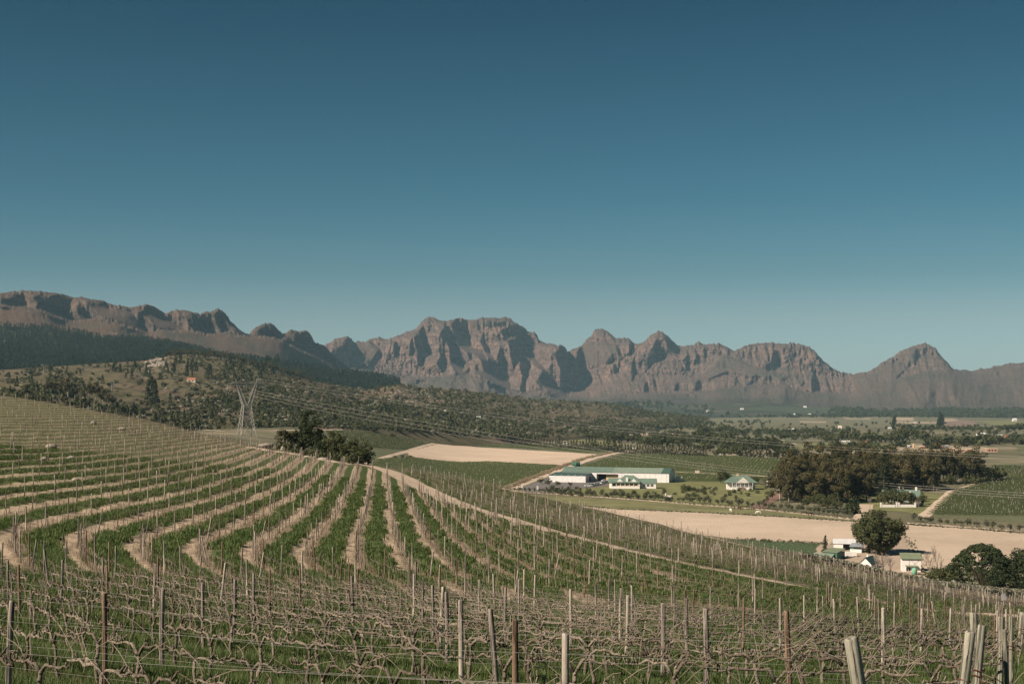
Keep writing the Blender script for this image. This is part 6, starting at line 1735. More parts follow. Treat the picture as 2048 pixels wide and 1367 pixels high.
# ------------------------------------------------------------------ far valley: rows and clumps of trees
def clump(line, n, kind, s0, s1, lab, grp, jv=0.6):
    L = np.array(line, float); q = np.linspace(0, 1, n)
    seg = np.r_[0, np.cumsum(np.hypot(*np.diff(L, axis=0).T))]
    for t in q:
        u = np.interp(t * seg[-1], seg, L[:, 0]) + RN.uniform(-2, 2); v = np.interp(t * seg[-1], seg, L[:, 1]) + RN.uniform(-jv, jv)
        vput(kind, u, v, RN.uniform(s0, s1), lab, grp)
clump([(1860, 886), (1920, 888), (1990, 886), (2060, 888)], 24, K_far, 0.8, 1.4, 'dark tree in the belt behind the pinkish building site', 'trees behind the building site', 3)
clump([(1640, 883), (1700, 881), (1760, 884), (1800, 884)], 18, K_far, 0.9, 1.8, 'dark tree in the clump in the middle of the right valley', 'trees in the middle of the right valley', 2)
clump([(1790, 880), (1830, 878), (1850, 880)], 8, K_far, 1.2, 2.2, 'large dark tree left of the building site belt', 'large trees left of the building site', 2)
clump([(1560, 878), (1640, 876)], 8, K_far, 0.8, 1.3, 'tree in the short row beyond the eucalyptus grove', 'trees in the short row beyond the grove', 1)
clump([(1785, 856), (1787, 848), (1790, 842)], 6, K_con, 1.2, 1.9, 'dark conifer beside the pale rectangular fields', 'conifers beside the pale fields', .5)
clump([(1876, 855), (1882, 850), (1886, 842)], 8, K_con, 1.5, 2.6, 'dark conifer between the pale and the ploughed fields', 'conifers between pale and ploughed fields', .5)
clump([(1400, 870), (1430, 866), (1450, 863)], 6, K_far, 1.2, 2.0, 'dark round tree on the orchard slope', 'round trees on the orchard slope', 1)
clump([(1385, 884), (1440, 878), (1470, 876)], 10, K_far, 1.0, 1.6, 'dark tree in the belt below the orchard slope', 'trees in the belt below the orchards', 1)
clump([(1290, 893), (1340, 890), (1380, 892)], 9, K_far, 1.0, 1.6, 'dark tree beyond the windbreak left of the orchards', 'trees beyond the windbreak', 1.5)
clump([(1180, 880), (1240, 884), (1290, 888)], 10, K_far, 0.9, 1.5, 'dull tree in the hollow right of the scrub hill', 'trees in the hollow by the scrub hill', 2)
clump([(2000, 862), (2060, 860)], 6, K_far, 1.3, 2.0, 'dark tree by the white house at the far right', 'trees by the far right white house', 1)
clump([(1640, 902), (1720, 903), (1790, 903)], 9, K_far, 0.6, 1.2, 'tree showing just above the eucalyptus crowns', 'trees just above the grove', 1)
# masses nobody could count
P_, S_ = [], []
def mass(line, n, jv, s0, s1):
    L = np.array(line, float); seg = np.r_[0, np.cumsum(np.hypot(*np.diff(L, axis=0).T))]
    for t in RN.rand(n):
        u = np.interp(t * seg[-1], seg, L[:, 0]); v = np.interp(t * seg[-1], seg, L[:, 1]) + RN.uniform(-jv, jv)
        P_.append(vat(u, v, 20)); S_.append(RN.uniform(s0, s1))
mass([(1290, 834), (1500, 833.5), (1780, 833), (2200, 834)], 420, 1.6, 0.9, 1.6)
mass([(1330, 847), (1420, 860), (1560, 866), (1700, 862)], 160, 2, 0.5, 1.0)
mass([(1800, 858), (1900, 859), (2150, 858)], 110, 1, 0.6, 1.1)
mass([(1440, 895), (1600, 897), (1820, 893)], 90, 5, 0.4, 0.9)
mass([(1850, 895), (2000, 884), (2200, 888)], 150, 5, 0.6, 1.2)
mass([(1300, 872), (1480, 868), (1660, 872)], 120, 4, 0.4, 0.9)
mass([(1560, 858), (1800, 850), (2100, 866)], 110, 9, 0.4, 0.9)
mass([(1280, 856), (1400, 853), (1540, 845)], 110, 6, 0.5, 0.9)
mass([(1180, 868), (1300, 878), (1480, 886), (1560, 893)], 260, 7, 0.5, 1.1)
mass([(1300, 860), (1700, 872), (2150, 880)], 260, 12, 0.35, 0.8)
mass([(1290, 828), (1700, 826), (2200, 828)], 500, 3, 0.8, 1.4)
scatter('treeline', np.array(P_), RN.uniform(0, 6, len(P_)), S_, RN.randint(0, 6, len(P_)), fart_t)
# vines of the distant fields, row by row
fv_mat = fol_mat('distant_vine_row', (0.072, 0.098, 0.034), (0.125, 0.145, 0.060), s=0.6)
fv = []
for i in range(3):
    rr = random.Random(i); m_ = MB()
    for j in range(5):
        x0_ = -1.2 + j * .55; m_.tube([(x0_, 0, 0), (x0_ + .05, 0, .8)], .05, 3, cap=False, m=0)
        m_.tube([(x0_ - .3, rr.uniform(-.1, .1), .75 + rr.uniform(0, .3)), (x0_ + .3, rr.uniform(-.1, .1), .8 + rr.uniform(-.1, .3))], [.16, .12], 3, cap=False, m=0)
    if i == 0: m_.tube([(0, 0, 0), (0, 0, 1.9)], .07, 4, m=1)
    fv.append(m_.mesh('vine_row_piece_%d' % i, [fv_mat, m_wl]))
def field_rows(poly, ang, sp, st):
    pts = [vat(u, v)[:2] for u, v in poly]
    A = np.array(pts); c = A.mean(0); R_ = 220
    ca, sa = math.cos(ang), math.sin(ang)
    a_, b_ = np.meshgrid(np.arange(-R_, R_, sp), np.arange(-R_, R_, st))
    x = c[0] + a_ * -sa + b_ * ca; y = c[1] + a_ * ca + b_ * sa
    x = x + RN.normal(0, .15, x.shape); y = y + RN.normal(0, .15, x.shape)
    k_ = in_poly(x, y, pts)
    return x[k_], y[k_], np.full(k_.sum(), ang)
fx_, fy_, fa_ = [], [], []
for poly, ang, sp in [([(737, 927), (754, 918), (839, 917), (980, 924), (1122, 931.5), (1010, 972), (960, 1000), (850, 975)], rad(165), 2.8), ([(906, 886), (928, 880), (976, 881.5), (1100, 892.5), (1234, 903), (1208, 907.5), (1050, 896)], rad(160), 3.2),
        ([(652, 862), (700, 861), (764, 862.5), (830, 870), (876, 881), (848, 890), (812, 900), (760, 897), (702, 893)], rad(12), 3.2), ([(1208, 918.5), (1258, 908), (1400, 910), (1585, 919), (1615, 935), (1537, 951), (1340, 941), (1170, 933)], rad(168), 3.0),
        ([(1162, 938), (1346, 946), (1543, 956), (1513, 963), (1440, 964), (1300, 961), (1150, 950)], rad(168), 3.0), ([(1856, 1030), (1909, 982), (2010, 957), (1988, 930), (2060, 926), (2240, 929), (2280, 1060), (2060, 1044)], rad(-6), 3.4)]:
    a_, b_, c_ = field_rows(poly, ang, sp, 2.7)
    fx_.append(a_); fy_.append(b_); fa_.append(c_)
fx_, fy_, fa_ = map(np.concatenate, (fx_, fy_, fa_))
print('field vines', len(fx_))
scatter('field_vine_rows', np.stack([fx_, fy_, valley_z(fx_, fy_)], -1), fa_, RN.uniform(.85, 1.1, len(fx_)), RN.choice([0, 1, 2, 1, 2], len(fx_)), fv)
n = 7000
u = RN.uniform(1050, 2300, n); s_ = RN.rand(n)
fd = bilin(fft_noise((60, 700), 2.2, 151), s_ * 55, (u - 1040) / 1320 * 690)
kk_ = (fd + RN.normal(0, .3, n) > -0.15)
x, y, z = foothill_pt(u, s_)
scatter('foothill_woods', np.stack([x, y, z], -1)[kk_], RN.uniform(0, 6, kk_.sum()), RN.uniform(.9, 2.0, kk_.sum()), RN.randint(0, 6, kk_.sum()), fart_t)
# woods on the lower mountain slopes, thin cover of scrub
n = 1500
u = RN.uniform(1150, 1800, n); q = RN.rand(n)
# ------------------------------------------------------------------ farm buildings
m_wall = flat('white_wall', (0.70, 0.66, 0.62), 0.8, 0.06, 0.8)
m_cream = flat('cream_wall', (0.62, 0.52, 0.40), 0.85, 0.08, 0.8)
def sheet_mat(name, a, s=1.6, rough=0.5):
    k = NM(name, rough, 0.3)
    wv = k.n('ShaderNodeTexWave', wave_type='BANDS', bands_direction='X'); k.link(k.co('obj'), wv.inputs[0]); wv.inputs['Scale'].default_value = s
    col = k.ramp(k.noise(0.7, 4, 0.6, vec=k.co('obj')), [(0.3, tuple(c * 0.85 for c in a)), (0.7, tuple(c * 1.12 for c in a))])
    k.bump(wv.outputs[0], 0.5, 0.05)
    return k.done(col)
m_rgreen = sheet_mat('green_roof_sheet', (0.135, 0.190, 0.152))
m_rdark = sheet_mat('dark_green_roof_sheet', (0.060, 0.105, 0.088))
m_rolive = sheet_mat('olive_roof_sheet', (0.190, 0.220, 0.140))
m_rfade = sheet_mat('faded_green_roof_sheet', (0.190, 0.235, 0.185))
m_rwhite = sheet_mat('white_roof_sheet', (0.66, 0.65, 0.64))
m_rgrey = sheet_mat('grey_roof_sheet', (0.30, 0.31, 0.33))
m_wsheet = sheet_mat('white_wall_sheet', (0.68, 0.655, 0.64), 1.2)
m_gsheet = sheet_mat('green_wall_sheet', (0.045, 0.125, 0.085), 1.2)
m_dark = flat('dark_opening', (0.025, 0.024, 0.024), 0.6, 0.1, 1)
m_glass = NM('window_glass', 0.15, 0.5); m_glass = m_glass.done((0.035, 0.04, 0.045))
m_frame = flat('window_frame_white', (0.72, 0.70, 0.67), 0.6, 0.04, 2)
m_tan = flat('tan_curtain', (0.50, 0.36, 0.20), 0.8, 0.08, 1)
m_tank = flat('green_plastic_tank', (0.040, 0.135, 0.095), 0.5, 0.1, 1)
m_tank2 = flat('pale_green_tank', (0.17, 0.37, 0.25), 0.5, 0.1, 1)
m_brick = flat('terracotta_brick', (0.38, 0.20, 0.145), 0.9, 0.15, 1)
m_terr = flat('terracotta_roof', (0.36, 0.14, 0.085), 0.8, 0.15, 1)
m_chim = flat('chimney_plaster', (0.50, 0.40, 0.27), 0.9, 0.1, 1)
m_paint = NM('car_paint_white', 0.3, 0.5); m_paint = m_paint.done((0.62, 0.62, 0.62))
m_tyre = flat('tyre_rubber', (0.03, 0.03, 0.03), 0.8, 0.1, 3)
m_blue = flat('blue_paint', (0.04, 0.12, 0.24), 0.5, 0.1, 2)
m_stone = flat('boulder_granite', (0.27, 0.23, 0.19), 0.95, 0.25, 1.4)

def part(parent, name, mat, fn, smooth=False, label=None):
    mb = MB(); fn(mb)
    return obj(name, mb.mesh(name, mat, smooth), parent, label=label)
def bx(*a): return lambda m: m.box(*a)
def gable(x0, x1, y0, y1, z0, z1, oh=0.3, t=0.12):
    """two roof sheets with the ridge along x"""
    def fn(m):
        ym = (y0 + y1) / 2
        a, b = y0 - oh, y1 + oh
        dz = (z1 - z0) / (ym - y0) * oh
        X0, X1 = x0 - oh, x1 + oh
        for (ya, za, yb, zb) in ((a, z0 - dz, ym, z1), (b, z0 - dz, ym, z1)):
            v = [(X0, ya, za), (X1, ya, za), (X1, yb, zb), (X0, yb, zb)]
            v += [(x, y, z + t) for x, y, z in v]
            m.add(v, [(0, 3, 2, 1), (4, 5, 6, 7), (0, 1, 5, 4), (1, 2, 6, 5), (2, 3, 7, 6), (3, 0, 4, 7)])
    return fn
def gable_y(x0, x1, y0, y1, z0, z1, oh=0.25, t=0.12):
    def fn(m):
        xm = (x0 + x1) / 2; a, b = x0 - oh, x1 + oh
        dz = (z1 - z0) / (xm - x0) * oh
        for xa in (a, b):
            v = [(xa, y0 - oh, z0 - dz), (xa, y1, z0 - dz), (xm, y1, z1), (xm, y0 - oh, z1)]
            v += [(x, y, z + t) for x, y, z in v]
            m.add(v, [(0, 3, 2, 1), (4, 5, 6, 7), (0, 1, 5, 4), (1, 2, 6, 5), (2, 3, 7, 6), (3, 0, 4, 7)])
    return fn
def tri(x0, x1, y, y2, z0, z1):
    return lambda m: m.prism([(x0, z0), (x1, z0), ((x0 + x1) / 2, z1)], y, y2)
def endwall(x, x2, y0, y1, z0, z1):
    def fn(m):
        v = [(x, y0, z0), (x, y1, z0), (x, (y0 + y1) / 2, z1), (x2, y0, z0), (x2, y1, z0), (x2, (y0 + y1) / 2, z1)]
        m.add(v, [(0, 1, 2), (5, 4, 3), (0, 3, 4, 1), (1, 4, 5, 2), (2, 5, 3, 0)])
    return fn
def hip(x0, x1, y0, y1, z0, z1, rx, oh=0.4):
    def fn(m):
        a, b, c, d = x0 - oh, x1 + oh, y0 - oh, y1 + oh; ym = (y0 + y1) / 2
        v = [(a, c, z0), (b, c, z0), (b, d, z0), (a, d, z0), (x0 + rx, ym, z1), (x1 - rx, ym, z1)]
        m.add(v, [(0, 1, 5, 4), (1, 2, 5), (2, 3, 4, 5), (3, 0, 4), (0, 3, 2, 1)])
    return fn
def mono(x0, x1, y0, y1, z0, z1, oh=0.25, t=0.12):
    """sheet falling towards the front: z0 at the front edge, z1 at the back"""
    def fn(m):
        v = [(x0 - oh, y0 - oh, z0), (x1 + oh, y0 - oh, z0), (x1 + oh, y1 + oh, z1), (x0 - oh, y1 + oh, z1)]
        v += [(x, y, z + t) for x, y, z in v]
        m.add(v, [(0, 3, 2, 1), (4, 5, 6, 7), (0, 1, 5, 4), (1, 2, 6, 5), (2, 3, 7, 6), (3, 0, 4, 7)])
    return fn
def window(parent, x, y, z, w, h, name='window', sill=True, panes=2, nrm=-1):
    f = part(parent, name, m_frame, lambda m: (m.box(x - w / 2 - .07, x + w / 2 + .07, y - .05, y + .02, z - .07, z + .0), m.box(x - w / 2 - .07, x + w / 2 + .07, y - .05, y + .02, z + h, z + h + .07),
        m.box(x - w / 2 - .07, x - w / 2, y - .05, y + .02, z, z + h), m.box(x + w / 2, x + w / 2 + .07, y - .05, y + .02, z, z + h), m.box(x - .03, x + .03, y - .045, y + .02, z, z + h) if panes > 1 else None))
    part(f, 'pane', m_glass, bx(x - w / 2, x + w / 2, y - .02, y + .015, z, z + h))
    return f

# long barn
TH = rad(-19)
x, y, z = vat(1338, 965)
B = thing('winery_barn', 'long white barn with a green pitched roof behind the winery house', 'barn', (x, y, z), TH)
L_, Wd = 64, 15
part(B, 'wall', m_wsheet, lambda m: (m.box(-30, 0, 0, Wd, -0.5, 5.4), m.box(-L_, -43, 0, Wd, -0.5, 5.4), m.box(-43, -30, Wd - 1, Wd, -.5, 5.4), m.box(-43, -30, -.02, .6, 4.4, 5.4)))
part(B, 'gable_wall', m_wsheet, endwall(-0.2, 0.0, 0, Wd, 5.4, 7.9))
part(B, 'gable_wall', m_wsheet, endwall(-L_, -L_ + .2, 0, Wd, 5.4, 7.9))
part(B, 'roof', m_rgreen, gable(-L_, -34, 0, Wd, 5.4, 7.9)); part(B, 'roof', m_rfade, gable(-33.4, -5, 0, Wd, 5.402, 7.902), label='faded stretch of the roof'); part(B, 'roof', m_rdark, gable(-4.4, 0, 0, Wd, 5.404, 7.904), label='dark green end of the roof')
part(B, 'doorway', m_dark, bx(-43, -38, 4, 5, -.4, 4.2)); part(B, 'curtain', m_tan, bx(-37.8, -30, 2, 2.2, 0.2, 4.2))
for i in range(9): part(B, 'downpipe', m_wall, bx(-28 + i * 3.3, -27.9 + i * 3.3, -.12, -.01, 0, 5.3))
part(B, 'vent', m_rgrey, lambda m: m.tube([(0.0, Wd / 2, 6.7), (0.15, Wd / 2, 6.7)], 0.45, 12))
# front shed
x, y, z = vat(1098.5, 963.5)
B = thing('packing_shed', 'low white shed with a flat dark green roof at the left of the winery yard', 'shed', (x, y, z), rad(-16))
part(B, 'wall', m_wsheet, bx(0, 21.5, 0, 16, -.5, 4.0)); part(B, 'roof', m_rdark, mono(0, 21.5, 0, 16, 4.0, 4.9))
for i in range(5): part(B, 'roof_vent', m_wall, bx(3 + i * 4, 3.3 + i * 4, .5, .8, 4.15, 4.5))
part(B, 'door', m_dark, bx(21.45, 21.55, 9.5, 13, 0, 3.2))
# small white annex right of barn
x, y, z = vat(1351, 963)
B = thing('tool_shed', 'small white shed beside the right end of the long barn', 'shed', (x, y, z), rad(-19)); part(B, 'wall', m_wsheet, bx(0, 3.4, 0, 3, 0, 2.4)); part(B, 'roof', m_rwhite, mono(0, 3.4, 0, 3, 2.4, 2.7))
# winery house
x, y, z = vat(1222, 976.5)
B = thing('winery_house', 'white winery house with green hipped roof, two small gables and a row of windows', 'house', (x, y, z), rad(-8))
part(B, 'wall', m_wall, lambda m: (m.box(0, 15.4, 0, 7, -.5, 1.3), m.box(0, 15.4, 0, 7, 2.75, 3.3), m.box(0, .5, 0, 7, 1.3, 2.75), m.box(14.9, 15.4, 0, 7, 1.3, 2.75)))
for i in range(7): part(B, 'pillar', m_wall, bx(0.5 + i * 2.33 - .17, 0.5 + i * 2.33 + .17, .02, .4, 1.3, 2.75))
for i in range(6):
    part(B, 'window', m_glass, bx(0.72 + i * 2.33, 2.62 + i * 2.33, .5, .56, 1.3, 2.7)); 
    if i: part(B, 'blind', m_tan, bx(0.9 + i * 2.33, 2.5 + i * 2.33, .42, .45, 1.3, 1.75))
part(B, 'porch_roof', m_rgreen, mono(-.2, 15.6, -.6, 1.4, 3.3, 3.75, .1)); part(B, 'roof', m_rgreen, hip(3.5, 15.5, 1.2, 9.5, 3.6, 7.0, 3.6))
part(B, 'roof_wing', m_rgreen, gable(-1.5, 6, 3, 8, 3.3, 5.3)); part(B, 'wing_wall', m_wall, bx(-1.2, 0, 3.2, 7.8, -.5, 3.2))
for cx in (4.7, 12.2):
    g = part(B, 'gable', m_wall, tri(cx - 1.7, cx + 1.7, 1.0, 1.3, 3.62, 5.5)); part(g, 'gable_roof', m_rgreen, gable_y(cx - 1.7, cx + 1.7, 1.35, 4.5, 3.65, 5.5, .05))
part(B, 'chimney', m_wall, bx(7.9, 9.1, 1.1, 1.9, 3.6, 6.0))
part(B, 'east_wing_wall', m_wall, bx(15.42, 24, 2.2, 8.5, -.5, 3.0)); part(B, 'east_wing_roof', m_rgreen, gable(14.5, 24, 2.2, 8.5, 3.0, 5.2)); part(B, 'end_gable', m_wall, endwall(23.9, 24.02, 2.2, 8.5, 3.0, 5.15))
for i in range(3): window(B, 17.6 + i * 2.1, 2.2, 1.2, 1.5, 1.2)
# villa
x, y, z = vat(1452, 979)
B = thing('villa', 'white villa with a green hipped roof, pointed front gable and pillared verandah', 'house', (x, y, z), rad(-4))
part(B, 'plinth', m_wall, bx(3, 14, -1, 8, -.6, 1.5)); part(B, 'wall', m_wall, bx(.8, 15.6, 1.6, 9, -.4, 3.9))
part(B, 'roof', m_rgreen, hip(0, 16.4, -.2, 10, 3.9, 7.2, 4.6)); g = part(B, 'gable', m_wall, tri(5.6, 12.2, -1.3, -1.0, 3.8, 6.9)); part(g, 'gable_roof', m_rgreen, gable_y(5.6, 12.2, -1.0, 4, 3.85, 6.95, .1))
for i in range(6): part(B, 'pillar', m_frame, bx(3.2 + i * 2.1, 3.45 + i * 2.1, -.9, -.65, 1.5, 3.8))
part(B, 'railing', m_frame, bx(3.1, 13.9, -.95, -.85, 2.2, 2.35)); part(B, 'chimney', m_chim, bx(6.0, 7.1, 5, 6, 5, 8.2))
for i in range(6): window(B, 3.9 + i * 1.95, 1.6, 1.8, 1.0, 1.5)
part(B, 'steps', m_pink, lambda m: [m.box(7.6, 9.8, -1.3 - i * .32, -1.0, -.5, 1.4 - i * .3) for i in range(5)])
# green roofed outbuilding at the grove
x, y, z = vat(1533, 970)
B = thing('outbuilding', 'small building with a steep green roof and white chimney half hidden by the grove', 'house', (x, y, z), rad(-6))
part(B, 'wall', m_brick, bx(.8, 7, 0, 4, -.3, 2.3)); part(B, 'roof', m_rgreen, mono(1, 7.5, -.4, 4, 2.4, 5.0)); part(B, 'chimney', m_wall, bx(0, .8, -.3, .6, -.3, 3.4)); part(B, 'window', m_glass, bx(3, 5, -.04, 0.02, .8, 1.8)); part(B, 'awning', m_wall, bx(.8, 7.2, -.9, -.1, 2.15, 2.35))
# farmhouse among trees with white garden wall
x, y, z = vat(1775, 1004)
B = thing('farmhouse', 'white gabled farmhouse with green roofs among garden trees below the grove', 'house', (x, y, z), rad(-10))
part(B, 'wall', m_wall, bx(-2, 15, 2, 8, -.3, 2.8)); part(B, 'roof', m_rgreen, gable(-2, 15, 2, 8, 2.8, 5.6)); 
for cx in (1.2, 10.5): g = part(B, 'gable', m_wall, tri(cx - 2, cx + 2, 1.7, 2.1, 2.6, 5.4)); part(g, 'gable_roof', m_rgreen, gable_y(cx - 2, cx + 2, 2.1, 5, 2.6, 5.4, .05))
part(B, 'chimney', m_wall, bx(5, 5.9, 4.6, 5.4, 5, 7.0)); part(B, 'chimney', m_wall, bx(13, 13.9, 4.6, 5.4, 5, 7.0))
for i in range(5): window(B, 0 + i * 3.2, 2.0, .9, 1.1, 1.3)
x, y, z = vat(1761, 1014)
B = thing('garden_wall', 'low white garden wall with gate pillars in front of the farmhouse', 'wall', (x, y, z), rad(-2))
part(B, 'wall_panel', m_wall, lambda m: (m.box(0, 6.6, 0, .35, -.3, 1.2), m.box(8, 15.5, 0, .35, -.3, 1.3)))
for px0 in (0, 7.0, 8.0, 15.2): part(B, 'pillar', m_wall, bx(px0 - .1, px0 + .55, -.1, .5, -.3, 2.2))
x, y, z = vat(1840, 1012)
B = thing('boundary_wall', 'white boundary wall running back along the right side of the farmhouse garden', 'wall', (x, y, z), rad(72)); part(B, 'wall_panel', m_wall, bx(0, 45, 0, .3, -.3, 1.3))
# farm sheds, lower right
x, y, z = vat(1667, 1100)
B = thing('open_shed', 'white flat roofed farm shed with a dark open bay', 'shed', (x, y, z), rad(-14))
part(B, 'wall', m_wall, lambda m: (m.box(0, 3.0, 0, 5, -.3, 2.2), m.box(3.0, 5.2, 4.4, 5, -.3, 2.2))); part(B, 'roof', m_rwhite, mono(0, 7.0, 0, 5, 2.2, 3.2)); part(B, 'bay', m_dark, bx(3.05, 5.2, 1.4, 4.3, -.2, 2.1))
x, y, z = vat(1700, 1104.5)
B = thing('glazed_shed', 'shed with grey roof and long dark window at the right of the open shed', 'shed', (x, y, z), rad(-24))
part(B, 'wall', m_wall, bx(0, 3.6, 0, 4.5, -.3, 1.15)); part(B, 'window', m_glass, bx(.1, 3.5, .1, 4.4, 1.15, 1.9)); part(B, 'roof', m_rgrey, mono(0, 3.6, 0, 4.5, 1.95, 2.6)); part(B, 'front_panel', m_gsheet, bx(.0, 1.2, .0, .08, 1.15, 1.95))
x, y, z = vat(1646, 1117)
B = thing('green_shed', 'green sheet metal shed with an olive roof at the left of the farmyard', 'shed', (x, y, z), rad(-38))
part(B, 'wall', m_gsheet, bx(0, 4.6, 0, 5.6, -.5, 2.2)); part(B, 'roof', m_rolive, mono(0, 4.6, 0, 5.6, 2.2, 2.9)); part(B, 'lean_to_roof', m_rfade, mono(-2.6, 3.6, -2.4, -.3, .6, 1.7)); part(B, 'lean_to_wall', m_gsheet, bx(-2.4, 3.4, -2.2, -.4, -.5, .6))
x, y, z = vat(1691, 1113)
B = thing('white_trailer', 'white box trailer on small wheels in the farmyard', 'trailer', (x, y, z), rad(-6)); part(B, 'box', m_wall, bx(0, 3.4, 0, 1.6, .25, 1.45))
for wx in (.6, 2.8): part(B, 'wheel', m_tyre, lambda m, wx=wx: m.tube([(wx, -.05, .22), (wx, .15, .22)], .22, 12))
x, y, z = vat(1679, 1116)
B = thing('blue_tractor', 'small blue tractor parked beside the green shed', 'tractor', (x, y, z), rad(-10)); part(B, 'body', m_blue, bx(0, 1.5, 0, .8, .4, .9)); part(B, 'cab', m_glass, bx(.1, .75, .05, .75, .9, 1.5)); part(B, 'cab_roof', m_blue, bx(.0, .85, 0, .8, 1.5, 1.6))
for wx, wr in ((.35, .42), (1.3, .28)):
    for wy in (-.1, .75): part(B, 'wheel', m_tyre, lambda m, wx=wx, wr=wr, wy=wy: m.tube([(wx, wy, wr), (wx, wy + .15, wr)], wr, 12))
x, y, z = vat(1718, 1137)
B = thing('gabled_shed', 'small white gabled shed with a dark green roof below the bare trees', 'shed', (x, y, z), rad(-32))
part(B, 'wall', m_wall, bx(0, 3.6, 0, 7, -.6, 1.5)); part(B, 'gable', m_wall, tri(0, 3.6, 0.0, .2, 1.5, 3.3)); part(B, 'roof', m_rdark, gable_y(0, 3.6, 0, 7, 1.5, 3.3)); part(B, 'chimney', m_wall, bx(1.2, 1.7, 3.2, 3.7, 2.7, 3.9))
x, y, z = vat(1804, 1142.5)
B = thing('pump_house', 'small white pump house with an olive green roof, awning and two windows', 'pump house', (x, y, z), rad(-9))
part(B, 'wall', m_wall, bx(0, 5.2, 0, 3.4, -.8, 3.6)); part(B, 'roof', m_rolive, mono(0, 5.2, 0, 3.4, 3.7, 4.9, .35)); part(B, 'fascia', m_rdark, bx(-.3, 5.5, -.34, -.26, 3.55, 3.75)); part(B, 'awning', m_rolive, mono(.9, 4.2, -.9, 0, 1.55, 1.8, .05))
window(B, 1.75, 0, .2, 1.2, 1.1); window(B, 3.4, 0, .2, 1.2, 1.1)
part(B, 'brace', m_rgrey, lambda m: (m.tube([(3.2, -.03, 2.1), (5.0, -.03, 3.5)], .04, 4), m.tube([(2.0, -.03, 1.9), (2.0, -.03, 3.6)], .04, 4), m.tube([(2.1, -.03, 3.5), (3.9, -.03, 2.1)], .04, 4)))
def tank(u, v, r, h, mat, lab, group=None):
    x, y, z = vat(u, v)
    T = thing('water_tank', lab, 'water tank', (x, y, z), 0, group)
    part(T, 'shell', mat, lambda m: m.tube([(0, 0, -.1), (0, 0, h * .84), (0, 0, h * .95), (0, 0, h)], [r, r, r * .8, r * .35], 20), True)
    part(T, 'lid', mat, lambda m: m.tube([(0, 0, h), (0, 0, h + .12)], r * .22, 10))
tank(1147.5, 931.5, 1.3, 2.9, m_tank, 'dark green water tank, left of the three by the farm road'); tank(1152.2, 932, 1.3, 2.9, m_tank, 'green water tank in the middle of the three by the farm road'); tank(1156.5, 931.5, 1.3, 2.9, m_tank, 'dark green water tank, right of the three by the farm road')
tank(1726, 1081, .55, 1.7, m_tank, 'tall green water tank at the left foot of the big field tree'); tank(1829, 1149, .72, 2.0, m_tank2, 'pale green water tank in front of the pump house')
# gate pillars and sign wall
for u, v, lab in ((1044, 976, 'white gate pillar left of the winery drive'), (1075, 978, 'white gate pillar right of the winery drive')):
    x, y, z = vat(u, v); B = thing('gate_pillar', lab, 'pillar', (x, y, z)); part(B, 'shaft', m_wall, bx(-.4, .4, -.4, .4, -.2, 1.7)); part(B, 'cap', m_wall, bx(-.5, .5, -.5, .5, 1.7, 1.9))
x, y, z = vat(1330, 996.5); B = thing('entrance_wall', 'curved white entrance wall with tall end pillar beside the olive row', 'wall', (x, y, z)); part(B, 'pillar', m_wall, bx(0, .6, 0, .6, -.2, 2.6)); part(B, 'wall_panel', m_wall, bx(.6, 3.2, .1, .4, -.2, 1.6))
x, y, z = vat(1395, 946); B = thing('pump_box', 'little flat pale hut in the barn vineyard beside the dirt track', 'hut', (x, y, z)); part(B, 'wall', m_cream, bx(-1.2, 1.2, 0, 2, 0, 1.5)); part(B, 'roof', m_wall, bx(-1.4, 1.4, -.2, 2.2, 1.5, 1.7))

# parked cars
def car(label, u, v, rz, mat):
    x, y, z = vat(u, v)
    c = thing('parked_car', label, 'car', (x, y, z + .12), rz, 'cars parked beside the winery')
    part(c, 'body', mat, lambda m: m.prism([(-2.1, .3), (2.1, .3), (2.15, .75), (1.2, .92), (-1.9, .95), (-2.15, .7)], -.85, .85))
    part(c, 'cabin', m_glass, lambda m: m.prism([(-1.7, .93), (.9, .93), (.3, 1.42), (-1.3, 1.45)], -.74, .74))
    part(c, 'roof', mat, bx(-1.3, .3, -.74, .74, 1.43, 1.49))
    for wx in (-1.3, 1.3):
        for wy in (-.88, .7): part(c, 'wheel', m_tyre, lambda m, wx=wx, wy=wy: m.tube([(wx, wy, .3), (wx, wy + .18, .3)], .31, 12))
m_silver = NM('car_paint_silver', 0.3, 0.5); m_silver = m_silver.done((0.35, 0.36, 0.38))
for (u, v, rz, mt, lab) in [(1177, 973, .1, m_paint, 'white car parked first in the line left of the winery house'), (1184, 972.2, .9, m_silver, 'silver car parked second in the line left of the winery house'), (1190, 971.2, 1.0, m_paint, 'white car parked third in the line left of the winery house'), (1196, 970, .9, m_paint, 'white car parked fourth in the line left of the winery house'),
        (1204, 968, 1.0, m_paint, 'white car parked nearest the winery house in the line'), (1189, 960.5, 0, m_paint, 'white car standing by the end of the packing shed'), (1210.5, 963, .2, m_paint, 'white pickup behind the left wing of the winery house'), (1212, 966.5, .6, m_silver, 'silver car close to the left wing of the winery house')]:
    car(lab, u, v, rz, mt)
x, y, z = vat(1216, 958); B = thing('blue_container', 'blue container between the barn and the winery house', 'container', (x, y, z), rad(-15)); part(B, 'box', m_blue, bx(0, 3.5, 0, 2, 0, 2.4)); part(B, 'door', m_blue, bx(3.5, 3.56, .1, 1.9, .1, 2.3))

m_hw = flat('white_hide', (0.62, 0.58, 0.52), 0.8, 0.05, 3); m_hb = flat('brown_hide', (0.07, 0.04, 0.025), 0.8, 0.1, 3)

